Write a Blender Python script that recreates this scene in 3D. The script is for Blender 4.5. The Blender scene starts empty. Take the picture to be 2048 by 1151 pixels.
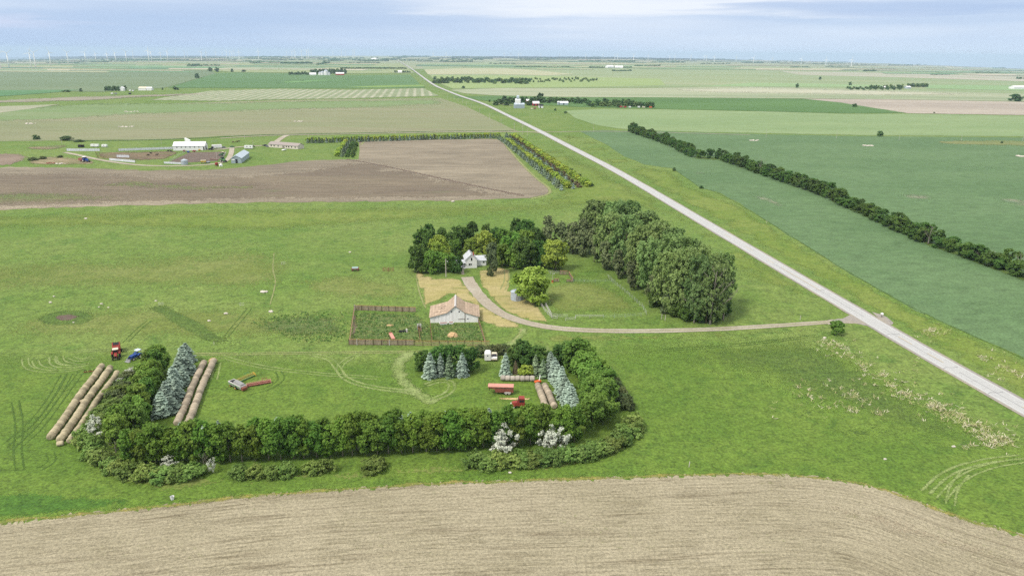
import bpy, math, random
from mathutils import Vector, Matrix
from mathutils.geometry import delaunay_2d_cdt
rnd = random.Random(11)
scene = bpy.context.scene
COL = scene.collection
R = math.radians
# ------------------------------------------------------------------ camera geometry
CAMH, FPX, ROLL, YL = 88.0, 1500.0, R(0.45), 105.0      # height (m), focal length in pixels of a 2048 wide frame
PITCH = math.atan((575.5 - YL) / FPX)
REARTH = 7.4e6
def hgt(x, y):
    """terrain height: earth curvature plus far plains that fall away to either side"""
    d2 = x * x + y * y
    z = -d2 / (2 * REARTH)
    d = math.sqrt(d2)
    if d > 1000.0:
        u = 1500.0 * x / max(y, 0.35 * d)
        q = max(-1.35, min(1.35, (u + 24.0) / 1030.0))
        z -= (13.2 * q * q / 1500.0) * (d - 1000.0) ** 2 / d
    return z
def ray(px, py):
    u, v = px - 1024.0, 575.5 - py
    uu = u * math.cos(ROLL) - v * math.sin(ROLL)
    vv = u * math.sin(ROLL) + v * math.cos(ROLL)
    return (uu, FPX * math.cos(PITCH) + vv * math.sin(PITCH), -FPX * math.sin(PITCH) + vv * math.cos(PITCH))
def G(px, py):
    """the point of the terrain that lies along a line of sight"""
    dx, dy, dz = ray(px, py)
    n = math.hypot(dx, dy)
    dx /= n; dy /= n; dz /= n
    lo = hi = 40.0
    while hi < 60000.0:
        if CAMH + dz * hi < hgt(dx * hi, dy * hi):
            break
        lo = hi; hi *= 1.18
    for _ in range(34):
        m = 0.5 * (lo + hi)
        if CAMH + dz * m < hgt(dx * m, dy * m): hi = m
        else: lo = m
    return Vector((dx * hi, dy * hi, hgt(dx * hi, dy * hi)))
def mpp(px, py):
    """metres per photograph pixel at that point of the ground"""
    p = G(px, py)
    return (p.y * math.cos(PITCH) + (CAMH - p.z) * math.sin(PITCH)) / FPX
def tall(px, y_base, y_top):
    """height of an upright thing standing at (px, y_base) that reaches y_top"""
    p = G(px, y_base)
    dx, dy, dz = ray(px, y_top)
    t = math.hypot(p.x, p.y) / math.hypot(dx, dy)
    return max(0.3, CAMH + dz * t - p.z)
# ------------------------------------------------------------------ object helpers
def tag(o, label=None, cat=None, group=None, kind=None):
    if label: o['label'] = label
    if cat: o['category'] = cat
    if group: o['group'] = group
    if kind: o['kind'] = kind
    return o
def empty(name, loc, rz=0.0, label=None, cat=None, group=None):
    o = bpy.data.objects.new(name, None); COL.objects.link(o)
    o.location = loc; o.rotation_euler = (0, 0, rz)
    return tag(o, label, cat, group)
def link_mesh(name, me, parent=None):
    o = bpy.data.objects.new(name, me); COL.objects.link(o)
    if parent: o.parent = parent
    return o
def ordinal(n):
    s = 'th' if 10 <= n % 100 <= 20 else {1: 'st', 2: 'nd', 3: 'rd'}.get(n % 10, 'th')
    w = ['', 'first', 'second', 'third', 'fourth', 'fifth', 'sixth', 'seventh', 'eighth', 'ninth', 'tenth', 'eleventh', 'twelfth']
    return w[n] if n < len(w) else f'{n}{s}'
class MB:
    """collects shapes; build() links them as ONE mesh object"""
    def __init__(self): self.v = []; self.f = []; self.m = []; self.mi = 0
    def add(self, vs, fs):
        b = len(self.v); self.v += [tuple(p) for p in vs]
        for f in fs: self.f.append([b + i for i in f]); self.m.append(self.mi)
        return self
    def box(self, x0, x1, y0, y1, z0, z1):
        vs = [(x, y, z) for z in (z0, z1) for y in (y0, y1) for x in (x0, x1)]
        return self.add(vs, [(0, 2, 3, 1), (4, 5, 7, 6), (0, 1, 5, 4), (2, 6, 7, 3), (0, 4, 6, 2), (1, 3, 7, 5)])
    def hexa(self, vs):       # eight corners, bottom four then top four (each going round)
        return self.add(vs, [(3, 2, 1, 0), (4, 5, 6, 7), (0, 1, 5, 4), (1, 2, 6, 5), (2, 3, 7, 6), (3, 0, 4, 7)])
    def tube(self, pts, rad, n=6, cap=True):
        pts = [Vector(p) for p in pts]
        if not isinstance(rad, (list, tuple)): rad = [rad] * len(pts)
        vs = []; fs = []
        for i, p in enumerate(pts):
            d = (pts[min(i + 1, len(pts) - 1)] - pts[max(i - 1, 0)])
            d = d.normalized() if d.length > 1e-9 else Vector((0, 0, 1))
            a = d.cross(Vector((0, 0, 1)) if abs(d.z) < 0.9 else Vector((1, 0, 0))).normalized(); b = d.cross(a)
            for k in range(n):
                t = 2 * math.pi * k / n
                vs.append(p + (a * math.cos(t) + b * math.sin(t)) * rad[i])
        for i in range(len(pts) - 1):
            for k in range(n):
                fs.append((i * n + k, i * n + (k + 1) % n, (i + 1) * n + (k + 1) % n, (i + 1) * n + k))
        if cap:
            fs.append(tuple(range(n))[::-1]); fs.append(tuple((len(pts) - 1) * n + k for k in range(n)))
        return self.add(vs, fs)
    def bar(self, a, b, w, h):
        """square bar between two points: w across, h upright"""
        a, b = Vector(a), Vector(b); d = (b - a).normalized()
        s = d.cross(Vector((0, 0, 1)))
        s = (s.normalized() if s.length > 1e-6 else Vector((1, 0, 0))) ; u = s.cross(d).normalized()
        s = s * w / 2; u = u * h / 2
        return self.hexa([a - s - u, a + s - u, b + s - u, b - s - u, a - s + u, a + s + u, b + s + u, b - s + u])
    def wheel(self, c, r, w, n=16, axis=0):
        """a wheel or disc whose axle runs along axis (0 = x, 1 = y)"""
        c = Vector(c); vs = []; fs = []
        prof = [(-w / 2, r * .62), (-w / 2, r * .93), (-w * .3, r), (w * .3, r), (w / 2, r * .93), (w / 2, r * .62)]
        for a, q in prof:
            for k in range(n):
                t = 2 * math.pi * k / n
                vs.append(c + (Vector((a, q * math.cos(t), q * math.sin(t))) if axis == 0 else Vector((q * math.cos(t), a, q * math.sin(t)))))
        m = len(prof)
        for i in range(m):
            j = (i + 1) % m
            for k in range(n): fs.append((i * n + k, i * n + (k + 1) % n, j * n + (k + 1) % n, j * n + k))
        return self.add(vs, fs)
    def lathe(self, c, prof, n=24):
        c = Vector(c); vs = []; fs = []
        for r, z in prof:
            for k in range(n):
                t = 2 * math.pi * k / n; vs.append(c + Vector((r * math.cos(t), r * math.sin(t), z)))
        for i in range(len(prof) - 1):
            for k in range(n): fs.append((i * n + k, i * n + (k + 1) % n, (i + 1) * n + (k + 1) % n, (i + 1) * n + k))
        if prof[0][0] > 1e-4: fs.append(tuple(range(n))[::-1])
        if prof[-1][0] > 1e-4: fs.append(tuple((len(prof) - 1) * n + k for k in range(n)))
        return self.add(vs, fs)
    def prism(self, poly, y0, y1):
        """outline in x,z pushed along y"""
        n = len(poly)
        vs = [(x, y0, z) for x, z in poly] + [(x, y1, z) for x, z in poly]
        fs = [tuple(range(n)), tuple(range(2 * n - 1, n - 1, -1))] + [(i, i + n, (i + 1) % n + n, (i + 1) % n) for i in range(n)]
        return self.add(vs, fs)
    def prismx(self, poly, x0, x1):
        """outline in y,z pushed along x"""
        n = len(poly)
        vs = [(x0, y, z) for y, z in poly] + [(x1, y, z) for y, z in poly]
        fs = [tuple(range(n))[::-1], tuple(range(n, 2 * n))] + [(i, (i + 1) % n, (i + 1) % n + n, i + n) for i in range(n)]
        return self.add(vs, fs)
    def blob(self, c, rx, ry, rz, n=8, m=5, jit=0.15, r=rnd):
        c = Vector(c); vs = [c + Vector((0, 0, -rz))]; fs = []
        for i in range(1, m):
            p = math.pi * i / m
            for k in range(n):
                t = 2 * math.pi * k / n; j = 1 + r.uniform(-jit, jit)
                vs.append(c + Vector((rx * math.sin(p) * math.cos(t) * j, ry * math.sin(p) * math.sin(t) * j, -rz * math.cos(p) * j)))
        vs.append(c + Vector((0, 0, rz))); L = len(vs) - 1
        for k in range(n):
            fs.append((0, 1 + (k + 1) % n, 1 + k)); fs.append((L, 1 + (m - 2) * n + k, 1 + (m - 2) * n + (k + 1) % n))
            for i in range(m - 2): fs.append((1 + i * n + k, 1 + i * n + (k + 1) % n, 1 + (i + 1) * n + (k + 1) % n, 1 + (i + 1) * n + k))
        return self.add(vs, fs)
    def mesh(self, name, mats, smooth=False):
        me = bpy.data.meshes.new(name); me.from_pydata(self.v, [], self.f)
        for m in (mats if isinstance(mats, (list, tuple)) else [mats]): me.materials.append(m)
        me.polygons.foreach_set('material_index', self.m)
        if smooth: me.polygons.foreach_set('use_smooth', [True] * len(self.f))
        me.update(); return me
    def build(self, name, mats, parent=None, smooth=False):
        return link_mesh(name, self.mesh(name, mats, smooth), parent)
# ------------------------------------------------------------------ materials
ALB, DESAT = 0.50, 0.03
def lin(c): 
    c = c / 255.0
    return c / 12.92 if c <= 0.04045 else ((c + 0.055) / 1.055) ** 2.4
def C(r, g, b, k=1.0):
    v = [lin(r), lin(g), lin(b)]; y = .25 * v[0] + .62 * v[1] + .13 * v[2]
    return tuple((c + (y - c) * DESAT) * ALB * k for c in v) + (1.0,)
class NT:
    def __init__(self, name):
        self.mat = bpy.data.materials.new(name); self.mat.use_nodes = True
        self.t = self.mat.node_tree; self.n = self.t.nodes; self.l = self.t.links
        self.b = self.n['Principled BSDF']; self.out = self.n['Material Output']
        self.b.inputs['Specular IOR Level'].default_value = 0.25
    def node(self, typ, **kw):
        n = self.n.new(typ)
        for k, v in kw.items(): setattr(n, k, v)
        return n
    def set(self, node, sock, v):
        if hasattr(v, 'node') or hasattr(v, 'is_output'): self.l.new(v, node.inputs[sock])
        else: node.inputs[sock].default_value = v
    def pos(self):
        if not hasattr(self, '_p'): self._p = self.node('ShaderNodeNewGeometry').outputs['Position']
        return self._p
    def obj(self):
        if not hasattr(self, '_o'): self._o = self.node('ShaderNodeTexCoord').outputs['Object']
        return self._o
    def map(self, vec, scale=(1, 1, 1), rz=0.0, loc=(0, 0, 0)):
        m = self.node('ShaderNodeMapping'); self.l.new(vec, m.inputs['Vector'])
        m.inputs['Scale'].default_value = scale; m.inputs['Rotation'].default_value = (0, 0, rz); m.inputs['Location'].default_value = loc
        return m.outputs['Vector']
    def noise(self, vec, scale, detail=3.0, rough=0.55, dist=0.0):
        n = self.node('ShaderNodeTexNoise'); self.l.new(vec, n.inputs['Vector'])
        n.inputs['Scale'].default_value = scale; n.inputs['Detail'].default_value = detail
        n.inputs['Roughness'].default_value = rough; n.inputs['Distortion'].default_value = dist
        return n.outputs['Fac']
    def ramp(self, fac, a, b):
        m = self.node('ShaderNodeMapRange'); m.clamp = True
        self.l.new(fac, m.inputs['Value']); m.inputs['From Min'].default_value = a; m.inputs['From Max'].default_value = b
        return m.outputs['Result']
    def math(self, op, a, b=0.0):
        m = self.node('ShaderNodeMath', operation=op); self.set(m, 0, a); self.set(m, 1, b); return m.outputs[0]
    def mix(self, fac, a, b, typ='MIX'):
        m = self.node('ShaderNodeMix', data_type='RGBA', blend_type=typ)
        self.set(m, 0, fac); self.set(m, 6, a); self.set(m, 7, b); return m.outputs[2]
    def bump(self, h, strength=0.5, dist=0.3):
        b = self.node('ShaderNodeBump'); b.inputs['Strength'].default_value = strength; b.inputs['Distance'].default_value = dist
        self.l.new(h, b.inputs['Height']); self.l.new(b.outputs['Normal'], self.b.inputs['Normal'])
    def done(self, col, rough=0.9, metal=0.0):
        self.set(self.b, 'Base Color', col); self.b.inputs['Roughness'].default_value = rough; self.b.inputs['Metallic'].default_value = metal
        return self.mat
def grey(v): return (v, v, v, 1.0)
def ground_mat(name, c1, c2, c3=None, big=60.0, mid=9.0, fine=0.8, stretch=(1, 1), rz=0.0, speck=0.5, c3amt=(0.51, 0.68), rows=None, alpha=None, bump=0.5, vig=None):
    """soil, grass or crop: two colours in large drifts, a third in patches, fine speckle, optional rows (period m, angle, colour, strength)"""
    t = NT(name); P = t.pos(); S = t.map(P, (stretch[0], stretch[1], 1), rz)
    col = t.mix(t.ramp(t.noise(S, 1 / big, 5, 0.68, 0.4), 0.40, 0.60), c1, c2)
    if c3: col = t.mix(t.math('MULTIPLY', t.ramp(t.noise(S, 1 / mid, 5, 0.65, 0.6), *c3amt), 0.75), col, c3)
    if rows:
        per, ang, rc, st = rows
        V = t.map(P, (1, 1, 1), ang)
        w = t.node('ShaderNodeTexWave', wave_type='BANDS', bands_direction='Y', wave_profile='SIN')
        t.l.new(V, w.inputs['Vector']); w.inputs['Scale'].default_value = 0.314 / per; w.inputs['Distortion'].default_value = 1.2
        w.inputs['Detail'].default_value = 2; w.inputs['Detail Scale'].default_value = 0.12 / per * 4
        brk = t.ramp(t.noise(t.map(P, (0.25, 1.6, 1), ang), 0.35 / per * 2, 4, 0.7), 0.35, 0.7)
        col = t.mix(t.math('MULTIPLY', t.math('MULTIPLY', t.ramp(w.outputs['Fac'], 0.45, 0.95), brk), st), col, rc)
    m2 = t.noise(S, 1 / (mid * 0.32), 4, 0.7, 0.4)
    f = t.noise(P, 1 / fine, 3, 0.7)
    spk = t.math('ADD', t.math('MULTIPLY', t.ramp(f, 0.36, 0.64), speck * 1.3), t.math('MULTIPLY', t.ramp(m2, 0.34, 0.66), speck * 0.9))
    spk = t.math('ADD', spk, 1.0 - speck * 1.15)
    col = t.mix(1.0, col, spk, 'MULTIPLY')
    tuft = t.ramp(t.noise(t.map(P, (0.8, 1.5, 1)), 1 / (fine * 1.9), 2, 0.6, 0.4), 0.60, 0.70)        # scattered darker tufts
    col = t.mix(t.math('MULTIPLY', tuft, min(0.75, speck)), col, tuple(k * 0.5 for k in c1[:3]) + (1,))
    t.bump(t.math('ADD', f, t.math('MULTIPLY', m2, 2.0)), bump, 0.35)
    if alpha is not None: t.set(t.b, 'Alpha', alpha(t))
    return t.done(col, 0.95)
def plain(name, c, rough=0.6, var=0.15, scale=1.5, metal=0.0, dirt=None, dirt_amt=(0.5, 0.8), spec=0.25, coord='obj'):
    t = NT(name); O = t.obj() if coord == 'obj' else t.pos()
    n = t.noise(O, scale, 5, 0.65, 0.3)
    col = t.mix(1.0, c, t.math('ADD', t.math('MULTIPLY', n, var * 2), 1 - var), 'MULTIPLY')
    if dirt: col = t.mix(t.ramp(t.noise(t.map(O, (1, 1, 0.35)), scale * 2.2, 5, 0.7), *dirt_amt), col, dirt)
    t.b.inputs['Specular IOR Level'].default_value = spec
    return t.done(col, rough, metal)
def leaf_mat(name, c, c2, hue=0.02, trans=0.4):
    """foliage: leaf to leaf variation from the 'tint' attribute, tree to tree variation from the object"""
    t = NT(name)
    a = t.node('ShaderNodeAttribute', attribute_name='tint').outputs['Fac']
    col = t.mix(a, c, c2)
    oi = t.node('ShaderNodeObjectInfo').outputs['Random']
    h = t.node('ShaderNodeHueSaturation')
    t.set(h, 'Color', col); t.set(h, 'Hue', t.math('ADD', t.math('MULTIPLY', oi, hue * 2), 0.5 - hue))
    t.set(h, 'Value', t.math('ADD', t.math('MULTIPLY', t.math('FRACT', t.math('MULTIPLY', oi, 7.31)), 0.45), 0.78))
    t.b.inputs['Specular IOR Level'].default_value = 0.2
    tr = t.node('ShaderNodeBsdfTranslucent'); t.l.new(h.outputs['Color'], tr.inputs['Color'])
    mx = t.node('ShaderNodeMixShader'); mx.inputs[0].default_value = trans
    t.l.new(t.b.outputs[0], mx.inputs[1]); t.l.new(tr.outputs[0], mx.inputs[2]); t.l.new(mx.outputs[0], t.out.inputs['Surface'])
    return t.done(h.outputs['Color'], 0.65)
# ------------------------------------------------------------------ camera
cam = bpy.data.cameras.new('camera'); cam_o = bpy.data.objects.new('camera', cam); COL.objects.link(cam_o)
cam.sensor_width = 36.0; cam.lens = FPX / 2048.0 * 36.0; cam.clip_start = 0.5; cam.clip_end = 90000.0
cam_o.matrix_world = Matrix.Translation((0, 0, CAMH)) @ Matrix.Rotation(math.pi / 2 - PITCH, 4, 'X') @ Matrix.Rotation(ROLL, 4, 'Z')
scene.camera = cam_o
# ------------------------------------------------------------------ light, sky, render settings
SUN_EL, SUN_AZ = R(52), R(-128)        # azimuth measured from +Y towards +X
w = bpy.data.worlds.new('World'); scene.world = w; w.use_nodes = True
nt = w.node_tree; N, L = nt.nodes, nt.links
bg = N['Background']
sky = N.new('ShaderNodeTexSky'); sky.sky_type = 'NISHITA'; sky.sun_disc = False
sky.sun_elevation = SUN_EL; sky.sun_rotation = SUN_AZ; sky.altitude = 500.0; sky.air_density = 1.0; sky.dust_density = 1.5
tc = N.new('ShaderNodeTexCoord')
def wmap(scale, loc=(0, 0, 0)):
    m = N.new('ShaderNodeMapping'); L.new(tc.outputs['Generated'], m.inputs['Vector']); m.inputs['Scale'].default_value = scale; m.inputs['Location'].default_value = loc
    return m.outputs['Vector']
def wnoise(v, scale, det, rough, dist=0.0):
    n = N.new('ShaderNodeTexNoise'); L.new(v, n.inputs['Vector']); n.inputs['Scale'].default_value = scale; n.inputs['Detail'].default_value = det
    n.inputs['Roughness'].default_value = rough; n.inputs['Distortion'].default_value = dist; return n.outputs['Fac']
def wramp(v, a, b, c=0.0, d=1.0):
    m = N.new('ShaderNodeMapRange'); L.new(v, m.inputs['Value'])
    for k, x in (('From Min', a), ('From Max', b), ('To Min', c), ('To Max', d)): m.inputs[k].default_value = x
    return m.outputs['Result']
def wmix(f, a, b, typ='MIX'):
    m = N.new('ShaderNodeMix'); m.data_type = 'RGBA'; m.blend_type = typ
    for i, x in ((0, f), (6, a), (7, b)):
        if hasattr(x, 'node'): L.new(x, m.inputs[i])
        else: m.inputs[i].default_value = x
    return m.outputs[2]
SKYGAIN, OVERGAIN = 7.0, 1.5
def S(r, g, b): return (lin(r) * SKYGAIN, lin(g) * SKYGAIN, lin(b) * SKYGAIN, 1)
banks = wramp(wnoise(wmap((1.0, 1.0, 15.0), (3.1, 0.4, 0.35)), 1.1, 4, 0.5, 0.3), 0.40, 0.64)      # broad flat cloud banks
wisps = wramp(wnoise(wmap((1.8, 1.8, 30.0), (0.7, 2.3, 1.1)), 1.3, 5, 0.55, 0.5), 0.46, 0.74)
cl = wmix(banks, S(184, 203, 230), S(230, 236, 246))
wm_ = N.new('ShaderNodeMath'); wm_.operation = 'MULTIPLY'; L.new(wisps, wm_.inputs[0]); wm_.inputs[1].default_value = 0.45
cl = wmix(wm_.outputs[0], cl, S(216, 228, 245))
sep = N.new('ShaderNodeSeparateXYZ'); L.new(tc.outputs['Generated'], sep.inputs[0])
hor = wramp(sep.outputs['Z'], 0.045, -0.005)                       # milky band along the horizon
hm_ = N.new('ShaderNodeMath'); hm_.operation = 'MULTIPLY'; L.new(hor, hm_.inputs[0]); hm_.inputs[1].default_value = 0.75
side = wramp(sep.outputs['X'], -0.6, 0.6)
def bump(a, b, rx, rz):
    q = []
    for src, c, rr in ((wx, a, rx), (wz, b, rz)):
        m1 = N.new('ShaderNodeMath'); m1.operation = 'SUBTRACT'; L.new(src, m1.inputs[0]); m1.inputs[1].default_value = c
        m2 = N.new('ShaderNodeMath'); m2.operation = 'DIVIDE'; L.new(m1.outputs[0], m2.inputs[0]); m2.inputs[1].default_value = rr
        m3 = N.new('ShaderNodeMath'); m3.operation = 'MULTIPLY'; L.new(m2.outputs[0], m3.inputs[0]); L.new(m2.outputs[0], m3.inputs[1]); q.append(m3.outputs[0])
    s_ = N.new('ShaderNodeMath'); s_.operation = 'ADD'; L.new(q[0], s_.inputs[0]); L.new(q[1], s_.inputs[1])
    return wramp(s_.outputs[0], 1.0, 0.1)
def warp(src, amt, v):
    n_ = wnoise(v, 2.2, 5, .6); m1 = N.new('ShaderNodeMath'); m1.operation = 'MULTIPLY_ADD'; L.new(n_, m1.inputs[0]); m1.inputs[1].default_value = amt; m1.inputs[2].default_value = -amt / 2
    m2 = N.new('ShaderNodeMath'); m2.operation = 'ADD'; L.new(src, m2.inputs[0]); L.new(m1.outputs[0], m2.inputs[1]); return m2.outputs[0]
wx = warp(sep.outputs['X'], .35, wmap((1.6, 1.6, 26.0), (5, 1, 0))); wz = warp(sep.outputs['Z'], .035, wmap((2.2, 2.2, 34.0), (1, 7, 2)))
def over_(f, k, col):
    global cl
    m1 = N.new('ShaderNodeMath'); m1.operation = 'MULTIPLY'; L.new(f, m1.inputs[0]); m1.inputs[1].default_value = k; cl = wmix(m1.outputs[0], cl, col)
over_(bump(-.22, .040, .36, .026), .65, S(166, 190, 224)); over_(bump(.16, .056, .34, .016), .8, S(236, 240, 247)); over_(bump(.44, .052, .26, .008), .7, S(168, 190, 224)); over_(bump(-.60, .027, .16, .010), .7, S(214, 218, 238)); over_(bump(-.05, .068, .5, .008), .5, S(224, 230, 244))
cl = wmix(hm_.outputs[0], cl, wmix(side, S(166, 192, 228), S(212, 228, 244)))
over = wramp(sep.outputs['Z'], 0.10, 0.55)                          # the cloud sheet is brighter and whiter overhead
cl = wmix(over, cl, tuple(c * OVERGAIN for c in S(236, 236, 232)[:3]) + (1,))
veil = wramp(sep.outputs['Z'], 0.08, 0.75, 0.97, 0.88)
fin = wmix(veil, sky.outputs['Color'], cl)
L.new(fin, bg.inputs['Color']); bg.inputs['Strength'].default_value = 0.1
sun = bpy.data.lights.new('sun', 'SUN'); sun.energy = 2.4; sun.angle = R(11); sun.color = (1.0, 0.93, 0.82)
so = bpy.data.objects.new('sun', sun); COL.objects.link(so)
sd = Vector((math.sin(SUN_AZ) * math.cos(SUN_EL), math.cos(SUN_AZ) * math.cos(SUN_EL), math.sin(SUN_EL)))
so.rotation_euler = (-sd).to_track_quat('-Z', 'Y').to_euler()
scene.view_settings.view_transform = 'Standard'; scene.view_settings.look = 'None'
scene.view_settings.exposure = 0.69; scene.view_settings.gamma = 1.0
cy = scene.cycles; DENOISE = False
cy.use_denoising = DENOISE
try: cy.denoiser = 'OPENIMAGEDENOISE'
except Exception: pass
cy.use_adaptive_sampling = False; cy.max_bounces = 5; cy.diffuse_bounces = 2; cy.glossy_bounces = 2; cy.transmission_bounces = 3; cy.volume_bounces = 0; cy.transparent_max_bounces = 16
cy.sample_clamp_indirect = 4.0; cy.caustics_reflective = False; cy.caustics_refractive = False
# ------------------------------------------------------------------ ground sheet
M = {}
M['meadow'] = ground_mat('meadow', C(120, 153, 60), C(138, 162, 76), C(100, 140, 52), big=70, mid=11, fine=0.9, speck=0.5)
def build_ground():
    rads = [0, 15, 30]
    while rads[-1] < 40000: rads.append(rads[-1] * 1.06 + 4)
    az = [R(a * 0.6) for a in range(-80, 81)] + [R(a * 4.0) for a in range(13, 78)]
    vs = [(0, 0, 0)]; fs = []
    n = len(az)
    for r in rads[1:]:
        for a in az: x, y = r * math.sin(a), r * math.cos(a); vs.append((x, y, hgt(x, y)))
    for k in range(n): fs.append((0, 1 + (k + 1) % n, 1 + k))
    for i in range(len(rads) - 2):
        for k in range(n):
            a, b = 1 + i * n + k, 1 + i * n + (k + 1) % n
            fs.append((a, b, b + n, a + n))
    me = bpy.data.meshes.new('ground'); me.from_pydata(vs, [], fs); me.materials.append(M['meadow']); me.update()
    o = link_mesh('ground', me); tag(o, 'green meadow and prairie ground reaching to the horizon', 'ground', None, 'structure')
build_ground()
LN = [0]
def next_layer(k):
    LN[0] += 1; return k + 0.006 * LN[0]      # no two sheets share a plane
def lift(p, layer):
    d = math.hypot(p.x, p.y); return (0.004 + d * 2.5e-5 + max(0.0, d - 700.0) * 3e-5) * layer
def densify(poly, step, closed=True):
    out = []
    n = len(poly)
    for i in range(n if closed else n - 1):
        a, b = poly[i], poly[(i + 1) % n]
        k = max(1, int(math.hypot(b[0] - a[0], b[1] - a[1]) / step))
        for j in range(k): out.append((a[0] + (b[0] - a[0]) * j / k, a[1] + (b[1] - a[1]) * j / k))
    if not closed: out.append(poly[-1])
    return out
def smooth_poly(poly, closed=True, it=2):
    for _ in range(it):
        q = []; n = len(poly)
        if not closed: q.append(poly[0])
        for i in range(n if closed else n - 1):
            a, b = poly[i], poly[(i + 1) % n]
            q.append((a[0] * .75 + b[0] * .25, a[1] * .75 + b[1] * .25)); q.append((a[0] * .25 + b[0] * .75, a[1] * .25 + b[1] * .75))
        if not closed: q.append(poly[-1])
        poly = q
    return poly
def inside(p, poly):
    c = False; n = len(poly); j = n - 1
    for i in range(n):
        if (poly[i][1] > p[1]) != (poly[j][1] > p[1]) and p[0] < (poly[j][0] - poly[i][0]) * (p[1] - poly[i][1]) / (poly[j][1] - poly[i][1]) + poly[i][0]: c = not c
        j = i
    return c
def dist_poly(p, pts, closed=True):
    best = 1e18; n = len(pts)
    for i in range(n if closed else n - 1):
        a, b = pts[i], pts[(i + 1) % n]
        dx, dy = b[0] - a[0], b[1] - a[1]; q = dx * dx + dy * dy
        t = 0 if q < 1e-12 else max(0, min(1, ((p[0] - a[0]) * dx + (p[1] - a[1]) * dy) / q))
        d = (p[0] - a[0] - dx * t) ** 2 + (p[1] - a[1] - dy * t) ** 2
        if d < best: best = d
    return math.sqrt(best)
def sheet(name, poly, mat, layer=1, label=None, soft=0.0, step=14, gx=90, gy=14, jit=0.35, smooth=0, rowedge=None, cat='field', mb=None):
    """a field, yard or patch laid on the ground, its outline given as photograph points"""
    layer = next_layer(layer)
    if smooth: poly = smooth_poly(poly, True, smooth)
    b = densify(poly, step)
    wp = [G(*p) for p in b]
    if jit:
        for i, p in enumerate(wp):
            k = min(1.0, math.hypot(p.x, p.y) / 600.0); j = jit * (0.6 + 2.5 * k)
            p.x += rnd.uniform(-j, j); p.y += rnd.uniform(-j, j) * 1.6; p.z = hgt(p.x, p.y)
    nb = len(b); pxs = list(b)
    xs, ys = [p[0] for p in b], [p[1] for p in b]
    y = min(ys) + gy * 0.5
    thin = 0.22 * gy
    while y < max(ys):
        x = min(xs) + gx * 0.5
        while x < max(xs):
            q = (x + rnd.uniform(-.2, .2) * gx, y)
            if inside(q, b) and dist_poly(q, b) > thin: pxs.append(q); wp.append(G(*q))
            x += gx
        y += gy
    S_ = 1.0 / 100.0
    v2 = [Vector((p.x * S_, p.y * S_)) for p in wp]
    r = delaunay_2d_cdt(v2, [], [list(range(nb))], 1, 1e-6)
    vs = [(p.x / S_, p.y / S_) for p in r[0]]
    P = []
    edge = []
    for i, p in enumerate(vs):
        v = Vector((p[0], p[1], hgt(*p))); v.z += lift(v, layer); P.append(v)
        o = r[3][i]
        e = 1.0
        if soft: e = 0.0 if any(k < nb for k in o) else (min(1.0, dist_poly(pxs[o[0]], b) / soft) if o else 0.0)
        edge.append(e)
    fs = [list(f) for f in r[2]]
    if mb is not None:
        mb.add(P, fs); return None
    me = bpy.data.meshes.new(name); me.from_pydata(P, [], fs); me.materials.append(mat); me.update()
    # faces must look up
    if fs and me.polygons[0].normal.z < 0: me.flip_normals()
    if soft:
        at = me.attributes.new('edge', 'FLOAT', 'POINT'); at.data.foreach_set('value', edge)
    if rowedge:
        we = [G(*p) for p in densify(rowedge, 30, False)]; we = [(p.x, p.y) for p in we]
        at = me.attributes.new('row', 'FLOAT', 'POINT'); at.data.foreach_set('value', [dist_poly((p.x, p.y), we, False) for p in P])
    o = link_mesh(name, me)
    return tag(o, label, cat, None, 'structure')
def soft_alpha(scale=0.35, lo=0.05, hi=0.95, amp=0.8):
    """ragged edge: tufts of the patch thin out towards its border (each spot is either there or not)"""
    def f(t):
        e = t.node('ShaderNodeAttribute', attribute_name='edge').outputs['Fac']
        nf = t.math('MULTIPLY', t.math('SUBTRACT', t.noise(t.pos(), scale * 7, 3, 0.8), 0.5), amp * 2.6)
        nm = t.math('MULTIPLY', t.math('SUBTRACT', t.noise(t.pos(), scale * 0.5, 4, 0.7), 0.5), amp * 1.3)
        return t.math('GREATER_THAN', t.math('ADD', e, t.math('ADD', nf, nm)), (lo + hi) / 2)
    return f
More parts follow.
